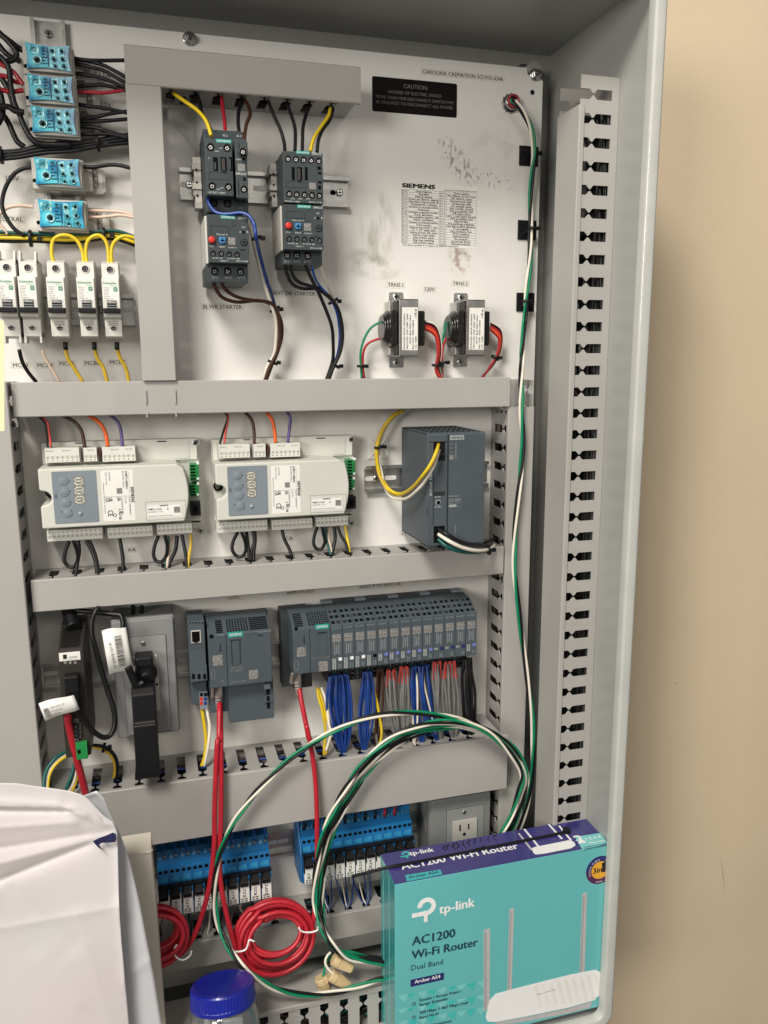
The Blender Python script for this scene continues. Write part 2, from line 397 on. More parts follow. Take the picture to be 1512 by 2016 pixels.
# ================================================================== slotted wiring ducts
def duct(label, ax, a0, a1, b0, b1, D, phase, p=25, c0=None, c1=None, v0=10, ends=True, cdir='d', group='grey slotted wiring ducts', stuff=False):
    """ax x: runs sideways; ax y: runs upright. a along, b across; channel open to the viewer, closed by a cover"""
    c0 = a0 if c0 is None else c0; c1 = a1 if c1 is None else c1
    e = thing('wiring_duct', label, 'wiring duct', ((a0+a1)/2, (b0+b1)/2, 0) if ax == 'x' else ((b0+b1)/2, (a0+a1)/2, 0), group)
    m = MB(); bx = (lambda u0,u1,w0,w1,d0,d1,mt: m.box(u0,u1,w0,w1,d0,d1,mt)) if ax == 'x' else (lambda u0,u1,w0,w1,d0,d1,mt: m.box(w0,w1,u0,u1,d0,d1,mt))
    bi0, bi1 = b0+1.4, b1-1.4
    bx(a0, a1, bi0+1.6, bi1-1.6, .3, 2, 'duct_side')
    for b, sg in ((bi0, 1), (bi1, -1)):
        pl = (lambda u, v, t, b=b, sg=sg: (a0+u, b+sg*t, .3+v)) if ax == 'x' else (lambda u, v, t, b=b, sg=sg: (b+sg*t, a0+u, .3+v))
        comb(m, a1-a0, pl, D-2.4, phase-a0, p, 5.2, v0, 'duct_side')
    m.build('channel', e, bevel=0)
    m = MB(); bx = (lambda u0,u1,w0,w1,d0,d1,mt: m.box(u0,u1,w0,w1,d0,d1,mt)) if ax == 'x' else (lambda u0,u1,w0,w1,d0,d1,mt: m.box(w0,w1,u0,u1,d0,d1,mt))
    prof = [(b0,D-5.5),(b0,D-1),(b0+1,D),(b1-1,D),(b1,D-1),(b1,D-5.5),(b1-1.2,D-5.5),(b1-1.2,D-1.8),(b0+1.2,D-1.8),(b0+1.2,D-5.5)]
    if ax == 'x': m.prism([(q[1], q[0]) for q in prof], c0, c1, 'duct', 'x')
    else: m.prism([(q[0], q[1]) for q in prof], c0, c1, 'duct', 'y')
    m.build('cover', e)
    return e
duct('short grey duct across the top of the panel, over the two motor starters', 'x', -8, 238, 283, 321, 65, 37.5, c1=242.5)
duct('upright grey duct dropping from the top duct beside the small breakers', 'y', -60, 282, -8.5, 27.5, 64, 0, c0=-19.3, c1=284.5)
duct('level grey duct below the breakers, starters and transformers', 'x', -143, 436, -57, -20, 60, 3, c1=434)
duct('upright grey duct at the left edge of the photo, beside the burner controllers', 'y', -780, -20, -205, -145.5, 71, -90)
duct('tall narrow grey duct on the right, between power supply and cabinet side', 'y', -800, -24, 434, 470.5, 57, -86.5, c1=-57.5)
duct('level grey duct between burner controllers and processor row', 'x', -141, 431, -275, -238, 59, 5)
duct('widest level grey duct, under the processor and input modules', 'x', -141, 430, -573, -495, 76, 10, c1=435.5, v0=8)
duct('level grey duct under the blue relay rows', 'x', -141, 431, -767, -729, 58, 19)
def side_duct():                   # stands on the cabinet's side wall, slotted face towards the viewer
    e = thing('wiring_duct', 'tall slotted grey duct fixed to the right side wall of the cabinet', 'wiring duct', (XW, -160, 105), 'grey slotted wiring ducts')
    a0, a1 = -640, 313; h = XW-479
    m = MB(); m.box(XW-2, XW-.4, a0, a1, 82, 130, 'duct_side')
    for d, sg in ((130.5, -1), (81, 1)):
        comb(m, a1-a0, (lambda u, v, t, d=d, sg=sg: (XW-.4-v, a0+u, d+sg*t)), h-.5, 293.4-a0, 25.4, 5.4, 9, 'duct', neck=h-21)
    # rolled finger tips
    m.build('channel', e)
    m = MB(); xc = 477.2
    prof = [(xc+6,79.4),(xc+1,79.4),(xc,80.4),(xc,131.2),(xc+1,132.4),(xc+6,132.4),(xc+6,131.2),(xc+1.9,131),(xc+1.9,80.8),(xc+6,80.6)]
    m.prism(prof, a0, 281.5, 'duct', 'y'); m.build('cover', e); return e
side_duct()
def floor_duct():
    e = thing('wiring_duct', 'slotted grey duct fixed to the cabinet floor at the bottom of the photo', 'wiring duct', (140, YB, 105), 'grey slotted wiring ducts')
    a0, a1 = -170, 465; yc = -787; h = yc-YB-2
    m = MB(); m.box(a0, a1, YB+.4, YB+2, 82, 130, 'duct_side')
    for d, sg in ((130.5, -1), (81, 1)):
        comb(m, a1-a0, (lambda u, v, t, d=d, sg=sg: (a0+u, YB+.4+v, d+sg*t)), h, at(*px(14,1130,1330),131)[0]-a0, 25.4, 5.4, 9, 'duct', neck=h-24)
    m.build('channel', e)
    m = MB(); prof = [(79.4,yc-6),(79.4,yc-1),(80.4,yc),(131.2,yc),(132.4,yc-1),(132.4,yc-6),(131.2,yc-6),(131,yc-1.9),(80.8,yc-1.9),(80.6,yc-6)]
    m.prism(prof, a0, a1, 'duct', 'x'); m.build('cover', e)
floor_duct()

# ================================================================== DIN rails
def rail(label, ax, a0, a1, b, screws=(), holes=(), top=7.5, bot=1, group='DIN mounting rails'):
    e = thing('mounting_rail', label, 'mounting rail', (((a0+a1)/2, b, 0) if ax == 'x' else (b, (a0+a1)/2, 0)), group)
    m = MB(); P = [(-17.5,top-1),(-17.5,top),(-12.6,top),(-12.6,bot+.2),(12.6,bot+.2),(12.6,top),(17.5,top),(17.5,top-1),(13.6,top-1),(13.6,bot-.8),(-13.6,bot-.8),(-13.6,top-1)]
    if ax == 'x': m.prism([(q[1], b+q[0]) for q in P], a0, a1, 'zinc', 'x')
    else: m.prism([(b+q[0], q[1]) for q in P], a0, a1, 'zinc', 'y')
    for h0 in holes:
        for hm, g in (('panel', .0), ):
            pts = [(h0+ (5 if math.cos(t) > 0 else -5)+3*math.cos(t), b+3*math.sin(t), bot+.45) for t in [2*math.pi*i/20 for i in range(20)]] if ax == 'x' else [(b+3*math.cos(t), h0+(5 if math.sin(t) > 0 else -5)+3*math.sin(t), bot+.45) for t in [2*math.pi*i/20 for i in range(20)]]
            m.poly(pts, hm)
    m.build('rail', e, bevel=.25)
    for s in screws:
        m = MB(); screw(m, (s, b, bot+.3) if ax == 'x' else (b, s, bot+.3), 4.2, h=2.6); m.build('screw', e)
    return e
X = lambda k, x, y, d=8: W(k, x, y, d)[0]
Y = lambda k, x, y, d=8: W(k, x, y, d)[1]
rail('upright mounting rail behind the three stacked blue power blocks, top left', 'y', Y(1,370,840), Y(1,370,148), (X(1,240,200)+X(1,500,200))/2, screws=[Y(1,370,250)])
rail('short upright mounting rail behind the two lower blue power blocks', 'y', Y(1,470,1830), Y(1,470,1300), (X(1,380,1540)+X(1,610,1540))/2)
b = (Y(2,1040,1115)+Y(2,1040,1350))/2
rail('mounting rail behind the white miniature breakers', 'x', -230, X(2,1050,1200), b, screws=[X(2,800,1235)], holes=[X(2,1010,1240), X(2,600,1230)])
b = (Y(3,1390,1020)+Y(3,1395,1235))/2
rail('mounting rail carrying the two motor starters', 'x', X(3,125,1000), X(3,1392,1100), b, screws=[X(3,200,1085), X(3,1325,1140)], holes=[X(3,215,1085)-4, X(3,730,1110), X(3,1250,1135), X(3,1335,1140)-5])
b = (Y(9,90,560)+Y(9,90,745))/2
rail('mounting rail behind the dark grey power supply', 'x', X(9,80,640), X(9,1045,640), b, screws=[X(9,170,645)], holes=[X(9,130,640), X(9,285,640)])
b = (Y(12,10,470)+Y(12,10,620))/2
rail('long mounting rail behind the black gateway, processor and input modules', 'x', X(10,190,700), X(12,1412,420,40), b-3, top=15, bot=3, holes=[X(10,250,690), X(11,110,680)], screws=[])
b = (Y(13,330,650)+Y(13,380,745))/2
rail('mounting rail behind the two rows of blue relays', 'x', -140, 400, b, holes=[X(13,340,700), X(13,385,690)], screws=[])

# ================================================================== printed tags stuck on the panel
def strip(label, body, k, x0, y0, x1, y1, d=0, pad=5, h=None, lab=True, m='ink', under=0):
    p0 = W(k, x0, y0, d); p1 = W(k, x1, y1, d); L = math.hypot(p1[0]-p0[0], p1[1]-p0[1])
    e = MB(); hh = h or 4.4
    if lab:
        e.box(p0[0]-pad*.6, p1[0]+pad*.6, p0[1]-2, p0[1]+hh+2, d+.02, d+.14, 'clearlab')
    p1 = (p1[0], p0[1], p1[2]); e.text(body, p0, p1, m=m, off=.25, bold=.006)
    return tag(e.build('label_strip'), label, 'label', 'small black-on-clear panel labels')
strip('small printed tag under the left motor starter reading BLWR STARTER', 'BLWR STARTER', 4, 303, 860, 592, 862)
strip('small printed tag under the right motor starter reading FRNT DR STARTER', 'FRNT DR STARTER', 4, 806, 758, 1135, 762)
strip('small printed tag reading TRNS.1 above the left transformer', 'TRNS.1', 6, 340, 277, 438, 275)
strip('small printed tag reading TRNS.2 above the right transformer', 'TRNS.2', 6, 760, 268, 856, 266)
strip('small printed tag reading 120V between the two transformers', '120V', 6, 580, 306, 643, 305)
strip('job number line printed at the top right corner of the panel', 'CAROLINA CREMATION SCI P/O 6346', 5, 522, 290, 1065, 342)
strip('small printed tag reading A/B under the left burner controller', 'A/B', 7, 905, 1318, 962, 1316)
strip('small printed tag reading C/B under the right burner controller', 'C/B', 8, 655, 1094, 706, 1092)
strip('small printed tag reading 24V peeking out beside the power supply', '24V.', 9, 358, 1085, 430, 1080)
strip('small printed tag reading REMOTE I/O above the row of input modules', 'REMOTE I/O', 12, 88, 172, 262, 158)
strip('small printed tag reading SLOT 1 TO SLOT 13 above the input modules', 'SLOT 1 TO SLOT 13', 12, 580, 130, 850, 112)
strip('small printed tag reading CPU half tucked under the duct above the processor', 'CPU', 11, 527, 186, 613, 180)
for i, (x0, x1, y) in enumerate(((103,220,1683), (295,412,1683), (468,583,1670), (665,782,1667), (862,978,1660))):
    strip('small printed tag reading MCB%d below the breakers' % (3+i), 'MCB%d' % (3+i), 2, x0, y, x1, y-2)
strip('small printed tag reading L1A between the stacked blue blocks and the upright duct', 'L1A', 1, 778, 604, 865, 612)
strip('small printed tag reading L2A beside the lowest stacked blue block', 'L2A', 1, 795, 838, 872, 842)
strip('small printed tag reading 120V at the left photo edge by the fourth blue block', '120V', 2, 48, 218, 150, 222)
strip('small printed tag reading NEUTRAL at the left photo edge by the fifth blue block', 'NEUTRAL', 2, -45, 535, 180, 540)
# caution plate
p = [W(5,180,308,0), W(5,752,592,0)]; cau = MB(); cx0, cx1, cy0, cy1 = p[0][0], p[1][0], p[1][1], p[0][1]
cau.prism(rring(cx0, cx1, cy0, cy1, 2.2, 5), .02, .5, 'caution')
for s, xa, ya, xb, yb, bo in (('CAUTION:',392,390,556,405,.02), ('HAZARD OF ELECTRIC SHOCK',288,424,650,462,.01), ('MORE THAN ONE DISCONNECT SWITCH MAY',206,456,735,503,.01), ('BE REQUIRED TO DISCONNECT ALL POWER',206,492,725,540,.01)):
    a = W(5,xa,ya,0); b_ = W(5,xb,yb,0); cau.text(s, (a[0],a[1],.5), (b_[0],a[1],.5), m='cautiontx', bold=bo)
tag(cau.build('warning_plate'), 'black warning plate near the top of the panel with faded CAUTION lettering', 'warning plate')
# fault code sheet
t = MB(); a = W(5,374,1030,0); b_ = W(5,888,1478,0); x0, x1, y1, y0 = a[0], b_[0], a[1], b_[1]
t.prism(rring(x0, x1, y0, y1, 1.5, 4), .02, .2, 'sticker')
tw = x1-x0; th = y1-y0
fx = lambda u: x0+tw*u
fy = lambda v: y1-th*v
[t.text('SIEMENS', (fx(.012)+q, fy(.072)+q*.5, .2), (fx(.43)+q, fy(.072)+q*.5, .2), bold=.05, h=th*.068, off=.25+.08*q) for q in (0,.3,.6)]
t.text('www.scccombustion.com', (fx(.56), fy(.085), .2), (fx(.99), fy(.085), .2), h=2)
lw = .13
def ln(xa, xb, ya, yb, mm='ink'): t.rect(min(xa,xb)-lw, max(xa,xb)+lw, min(ya,yb)-lw, max(ya,yb)+lw, .3, mm)
for xa, xb in ((.01,.495), (.505,.985)):
    for i in range(22): ln(fx(xa), fx(xb), fy(.1+.85*i/21), fy(.1+.85*i/21))
    for xx in (xa, xa+.08, xb): ln(fx(xx), fx(xx), fy(.1), fy(.95))
L1 = ['Description','Standby','Flame ignite','Interval flame signal','Flame failure, Dead air switch off','Waiting for release','Actuator in pre-purge position','Prepurge','Actuator in ignition position','Fuel ignition','Pilot stabilise (ignition off)','Main stabilise','Actuator in prepurge position','Post purge','Valve prove (test 1: 60 )','1V + 2V leak test','Valve prove 30: evac','Valve train leak','Gas switch open','Startup waiting','Oil switch open']
L2 = ['Description','No flame at start-up','Air switch open','Extraneous light','Prepurge fail','Air switch open','Air switch closed','Oil pressure fail','CPI time start','LDV / LED valve closed','CPI position fail','Flame fail','No position reached','No flame after ignition','Fuel supply','Gas pressure low','POC position','Remote reset','No program','Internal fault','Manual lockout']
for i in range(21):
    yy = fy(.1+.85*(i+.82)/21)
    for xa, xb, L, c in ((.09,.495,L1,'Ph%d'%i), (.585,.985,L2,'Loc %d'%i)):
        s = L[i]; wd = min(.38, .018*len(s)); mx = (xa+xb)/2
        t.text(s, (fx(mx-wd/2), yy, .2), (fx(mx+wd/2), yy, .2), h=2.0, bold=.03)
        t.text(c, (fx(xa-.075), yy, .2), (fx(xa-.015), yy, .2), h=1.7)
t.text('These phases and faults do not apply to all LME/RWF combinations', (fx(.02), fy(.985), .2), (fx(.75), fy(.985), .2), h=1.8, bold=.02)
# sooty smudge over the sheet: many small irregular specks
rr = random.Random(3)
for i in range(330):
    u = rr.gauss(.80,.07); v = rr.gauss(.50,.17)
    if .55 < u < .98 and .12 < v < .97:
        r_ = rr.uniform(.2,.7); cx_, cy_ = fx(u), fy(v)
        t.poly([(cx_+r_*rr.uniform(.4,1)*math.cos(q), cy_+r_*rr.uniform(.4,1)*math.sin(q), .32) for q in (0,1.2,2.4,3.6,5)], 'inkgrey')
tag(t.build('code_sheet'), 'white two-column fault code sticker with a sooty smudge, right of the starters', 'sticker')

# ================================================================== blue-covered power distribution blocks
def power_block(label, k, x0, y0, x1, y1, foot=True):
    d = 46; a = W(k,x0,y0,d); b = W(k,x1,y1,d); ax0, ax1, ay1, ay0 = a[0], b[0], a[1], b[1]; w_, h_ = ax1-ax0, ay1-ay0
    e = thing('distribution_block', label, 'distribution block', (ax0, ay0, 8), 'blue-covered distribution blocks')
    m = MB(); m.box(ax0-4, ax1+3, ay0-2, ay1+1.5, 9, 34, 'bodygrey'); m.box(ax0+1, ax1+1.5, ay0-.8, ay1+.4, 30, 42, 'bodygrey'); m.box(ax0+w_*.28, ax0+w_*.5, ay0-3.4, ay0, 9, 27, 'bodygrey')
    m.cyl((ax0-2, ay0+h_*.22, 33.4), (0,0,1), 2.2, .8, 'hole', 14)
    m.build('body', e, bevel=1.4)
    if foot:
        m = MB(); fx0, fx1 = ax1+2, ax1+24; fy0, fy1 = ay0+h_*.1, ay0+h_*.95
        m.prism([(fx0,fy0-3),(fx1-4,fy0-3),(fx1,fy0),(fx1,fy1-2),(fx1-4,fy1),(fx0,fy1)], 8, 12, 'bodygrey')
        m.box(fx0, fx0+9, fy0-2, fy1-1, 12, 21, 'bodygrey')
        for j in range(3): m.rect(fx0+9.5, fx0+14, fy0+3+j*7, fy0+8.6+j*7, 12.15, 'hole'); m.rect(fx0+10.1, fx0+13.6, fy0+3.5+j*7, fy0+8.1+j*7, 12.3, 'bodygrey')
        m.prism(rring(fx1-7, fx1-3, fy0+3, fy1-4, 1.8, 4), 12, 12.3, 'panel')
        m.build('foot_clip', e, bevel=.5)
    m = MB(); P = []                                                   # wavy tinted cover
    for t in range(13):
        s = t/12; P.append((ax0+w_*s, ay1-2.2*math.sin(math.pi*s)))
    for t in range(1, 12): s = t/12; P.append((ax1-1.6*math.sin(math.pi*s), ay1-h_*s))
    for t in range(13): s = t/12; P.append((ax1-w_*s, ay0+2.2*math.sin(math.pi*s)))
    for t in range(1, 12): s = t/12; P.append((ax0+1.2*math.sin(math.pi*s), ay0+h_*s))
    m.prism(P, 38, 46, 'bluecov')
    for fxx in (.60, .80): m.box(ax0+w_*(fxx-.06), ax0+w_*(fxx+.07), ay0+3, ay1-3.4, 46, 46.5, 'cyanmetal')
    m.box(ax0+w_*.06, ax0+w_*.30, ay1-h_*.42, ay1-2.6, 46, 46.4, 'cyanmetal'); 
    for j in range(6): m.box(ax0+w_*.36, ax0+w_*(.44+.04*(j%2)), ay1-h_*(.15+.12*j), ay1-h_*(.2+.12*j), 46, 46.2, 'tealdark')
    m.box(ax0+w_*.49, ax0+w_*.515, ay0+3, ay1-4, 46, 46.3, 'tealdark')
    m.build('tinted_cover', e, bevel=.8)
    for u, v, r in ((.19,.27,2.6), (.25,.66,4.6), (.61,.27,2.7), (.63,.58,2.7), (.65,.86,2.3), (.82,.24,2.7), (.83,.55,2.7), (.85,.83,2.7)):
        m = MB(); c = (ax0+w_*u, ay1-h_*v, 46.2)
        m.lathe(c, (0,0,1), [(0,r),(1,r),(1,r*.78),(.3,r*.7),(.3,r*.01)], 'cyanmetal', 18); m.disc((c[0],c[1],c[2]+.38), r*.68, 'tealdark', 16); m.disc((c[0]+.2,c[1]-.2,c[2]+.46), r*.42, 'cyanmetal' if (u*10) % 2 > 1 else 'hole', 6)
        m.build('terminal_screw', e)
    m = MB(); z = 46.6; q = (ax0+w_*.42, ay1-h_*.12)
    m.poly([(q[0],q[1],z),(q[0]-2,q[1]-2.6,z),(q[0]-.6,q[1]-2.6,z),(q[0]-1.6,q[1]-5,z),(q[0]+1,q[1]-1.9,z),(q[0]-.5,q[1]-1.9,z)], 'tealdark'); m.build('hazard_mark', e)
    return e
power_block('topmost of the three stacked blue-covered power blocks, top left', 1, 192, 325, 557, 562, foot=True)
power_block('middle of the three stacked blue-covered power blocks, top left', 1, 208, 570, 580, 812, foot=True)
power_block('lowest of the three stacked blue-covered power blocks, top left', 1, 236, 820, 600, 1058, foot=True)
power_block('fourth blue-covered power block, alone above the neutral block', 2, 262, 32, 632, 268)
power_block('fifth and lowest blue-covered power block, fed by cream wires', 2, 293, 362, 665, 598)

# ================================================================== miniature breakers
def breaker(label, cx_, cy_, open_top, rating):
    c = W(2, cx_, cy_, 74); e = thing('miniature_breaker', label, 'circuit breaker', (c[0], c[1], 8), 'white miniature breakers')
    x0, x1 = c[0]-8.7, c[0]+8.7; y = c[1]; m = MB()
    m.prism([(8,y-38),(8,y+38),(44,y+38),(57,y+34),(58,y+19),(73,y+18),(74,y+16),(74,y-18),(72,y-22),(61,y-24),(60,y-42),(44,y-44)], x0, x1, 'mcb', 'x')
    if open_top:
        for xa in (x0, x1-2.2):
            m.prism([(40,y+33),(57,y+33),(50,y+46),(40,y+46)], xa, xa+2.2, 'mcb', 'x')
            m.prism([(40,y-38),(60,y-38),(60,y-49),(42,y-49)], xa, xa+2.2, 'mcb', 'x')
    m.build('housing', e, bevel=.5)
    for dy, dd in ((28, 58), (-32.5, 60)):
        m = MB(); m.lathe((c[0], y+dy, dd-.3), (0,0,1), [(0,4.2),(.8,4.2),(.8,3.4),(.5,3.4)], 'mcb', 18); m.disc((c[0], y+dy, dd+.55), 3.3, 'hole'); m.disc((c[0]+.3, y+dy-.2, dd+.6), 2.4, 'steel', 14)
        m.box(c[0]-2, c[0]+2, y+dy-.4, y+dy+.4, dd+.6, dd+.75, 'hole'); m.box(c[0]-.4, c[0]+.4, y+dy-2, y+dy+2, dd+.6, dd+.78, 'hole'); m.build('clamp_screw', e)
    m = MB(); z = 74
    m.rect(x0+.6, x1-.6, y-4.8, y+15.6, z+.1, 'sticker')
    m.text('Schneider', (x0+1, y+11.6, z), (x1-2.2, y+11.6, z), m='inkgreen', bold=.035, h=2.7)
    m.text('Electric', (x1-8, y+9.6, z), (x1-1.6, y+9.6, z), m='inkgreen', h=1.2)
    for j, (s, ww) in enumerate((('Multi 9',6.4), ('C60SP',5.6), (rating,4.8), ('277V~',5.2), ('UL1077',6), ('MG60114',8.8))):
        m.text(s, (x0+1.6, y+7.3-j*2.25, z), (x0+1.6+ww, y+7.3-j*2.25, z), m='inkgrey', h=1.4)
    m.prism(rring(x1-6, x1-1.8, y+4.3, y+8.8, 1, 4), z+.1, z+.3, 'inkgreen'); m.disc((x1-3.9, y+6.5, z+.35), 1.4, 'inklight', 12)
    m.build('rating_label', e)
    m = MB(); m.box(c[0]-4.6, c[0]+4.6, y-14.5, y-5, z-1, z+1.4, 'black'); m.rect(c[0]-4.1, c[0]+4.1, y-7.8, y-5.6, z+1.6, 'inkwhite')
    m.text('0-OFF', (c[0]-3.8, y-7.4, z+1.6), (c[0]+3.8, y-7.4, z+1.6), m='ink', h=1.6, bold=.03)
    for j in range(2): m.rect(c[0]-4.4, c[0]+4.4, y-9.8-j*2.2, y-10.4-j*2.2, z+1.55, 'inklight')
    m.build('toggle_window', e, bevel=.3)
    m = MB(); m.box(x0+.2, x1+.2, y-18.5, y-13.2, z, z+7, 'black'); m.build('toggle', e, bevel=.9)
    if not open_top:
        m = MB(); [m.box(c[0]-5, c[0]+5, y-26.6-j*1.8, y-25.8-j*1.8, 60.4, 60.9, 'inkgrey') for j in range(3)]; m.build('vent_slot', e)
    return e
MC = ((50,1110,True,'D 6A','first white breaker from the left edge, open-topped, with black wire below'), (218,1112,True,'D 6A','second white breaker from the left, open-topped, with pale wire below'),
      (439,1116,False,'D 2A','third white breaker from the left, fed by one yellow loop'), (674,1118,False,'D 2A','fourth white breaker from the left, two yellow loops into its top'),
      (870,1122,False,'C 4A','fifth white breaker, nearest the upright duct, its rail end showing'))
MCBS = [breaker(l, x, y, t, r) for x, y, t, r, l in MC]

# ================================================================== motor starters
def label_bar(m, txt, k, xa, ya, xb, yb, d, mk='tealmark', tm='inkwhite'):
    p = W(k,xa,ya,d); q = W(k,xb,yb,d); m.rect(p[0], q[0], q[1], p[1], d+.15, mk)
    g = (p[1]-q[1]); m.text(txt, (p[0]+g*.25, q[1]+g*.22, d+.1), (q[0]-g*.25, q[1]+g*.22, d+.1), m=tm, bold=.03, h=g*.55)
def tx(m, s, k, xa, ya, xb, yb, d, mt='inkwhite', h=None, bold=.0):
    p = W(k,xa,ya,d); q = W(k,xb,yb,d); m.text(s, (p[0],p[1],d), (q[0],p[1],d), m=mt, h=h, bold=bold)
def bx(m, k, xa, ya, xb, yb, da, db, mt):
    p = W(k,xa,ya,db); q = W(k,xb,yb,db); m.box(p[0], q[0], q[1], p[1], da, db, mt)
def screws_part(e, k, pts, d, r, m_='steel', ring='hole'):
    for i, (x, y) in enumerate(pts):
        m = MB(); c = W(k,x,y,d); m.lathe((c[0],c[1],d-.2), (0,0,1), [(0,r*1.25),(.5,r*1.25),(.5,r)], 'dark', 18); m.disc((c[0],c[1],d+.4), r*1.02, ring)
        if m_:
            rs = random.Random(i*7+int(x)); m.disc((c[0]+.3,c[1]-.6,d+.5), r*.56, m_, 14)
            a = rs.uniform(0, 3); u = (math.cos(a), math.sin(a)); n_ = (-u[1], u[0])
            for uu, vv in ((u, n_), (n_, u)):
                m.poly([(c[0]+.3+uu[0]*r*.5*s1+vv[0]*r*.13*s2, c[1]-.6+uu[1]*r*.5*s1+vv[1]*r*.13*s2, d+.6) for s1, s2 in ((-1,-1),(1,-1),(1,1),(-1,1))], 'hole')
        m.build('terminal_screw', e)
def faint(m, k, x0, y0, x1, y1, d, mt='inklight', t=.18):
    p = W(k,x0,y0,d); q = W(k,x1,y1,d); xa, xb, ya, yb = p[0], q[0], q[1], p[1]
    for r_ in ((xa,xb,ya,ya+t),(xa,xb,yb-t,yb),(xa,xa+t,ya,yb),(xb-t,xb,ya,yb)): m.rect(*r_, d+.15, mt)
def patch(m, k, x0, y0, x1, y1, d):        # grey sticker square
    p = W(k,x0,y0,d); q = W(k,x1,y1,d); m.rect(p[0], q[0], q[1], p[1], d+.15, 'printsm')
# --- left contactor
o0 = W(3, 330, 1160, 8)
e = thing('contactor', 'left contactor, taller, with a red, a yellow and dark wires into its top', 'contactor', o0, 'dark grey contactors of the motor starters')
m = MB(); bx(m,3,300,655,640,1250,9,72,'ctr'); bx(m,3,322,1150,640,1290,40,78,'ctr'); m.build('base_housing', e, bevel=.8)
m = MB(); bx(m,3,310,725,532,1160,60,100,'ctr'); bx(m,3,535,728,640,1175,60,98,'ctr'); bx(m,3,575,750,636,850,90,104,'ctr'); bx(m,3,575,1045,640,1175,90,104,'ctr'); m.build('front_housing', e, bevel=.7)
m = MB(); label_bar(m,'SIEMENS',3,397,730,512,765,100)
tx(m,'SIRIUS',3,545,998,622,1000,98,h=2.6); tx(m,'3RT2027-1NB30',3,343,1135,467,1140,100,h=1.8); tx(m,'3L2',3,448,712,484,712,74,h=2); tx(m,'5L3',3,550,715,586,716,74,h=2)
tx(m,'11',3,340,880,352,880,100,h=1.6); tx(m,'NO',3,392,828,420,828,100,h=1.5); tx(m,'NC',3,425,806,445,806,100,h=1.5); tx(m,'NO',3,404,1112,432,1112,100,h=1.5); tx(m,'NC',3,433,1100,455,1100,100,h=1.5); tx(m,'=ES50+',3,545,888,588,888,98,h=1.4)
for s_, xa, xb in (('2/T1',370,402), ('4/T2',468,500), ('6/T3',566,596)): tx(m,s_,3,xa,1252,xb,1252,78,'inklight',h=1.8)
faint(m,3,345,975,510,1040,100,'hole',.25); patch(m,3,558,915,612,972,98); m.build('printed_marking', e)
m = MB()
for xa, xb in ((376,415), (430,480), (492,522)): bx(m,3,xa,865,xb,970,99,100.2,'hole')
bx(m,3,385,905,400,960,100.2,101.5,'ctr'); bx(m,3,440,875,468,968,100.2,102.5,'brownblk'); bx(m,3,495,880,510,960,100.2,101.5,'ctr'); bx(m,3,595,868,615,892,97.5,98.2,'hole'); bx(m,3,600,1015,620,1045,97.5,98.2,'hole'); bx(m,3,565,745,572,858,97.5,98.2,'hole'); bx(m,3,560,1040,567,1150,97.5,98.2,'hole'); m.build('contact_window', e, bevel=.15)
screws_part(e, 3, ((355,790),(478,797),(367,1080),(488,1087)), 100, 3.4); screws_part(e, 3, ((596,825),(603,1105)), 104, 3.2)
screws_part(e, 3, ((378,1205),(480,1210)), 78, 4.0, 'dsteel')
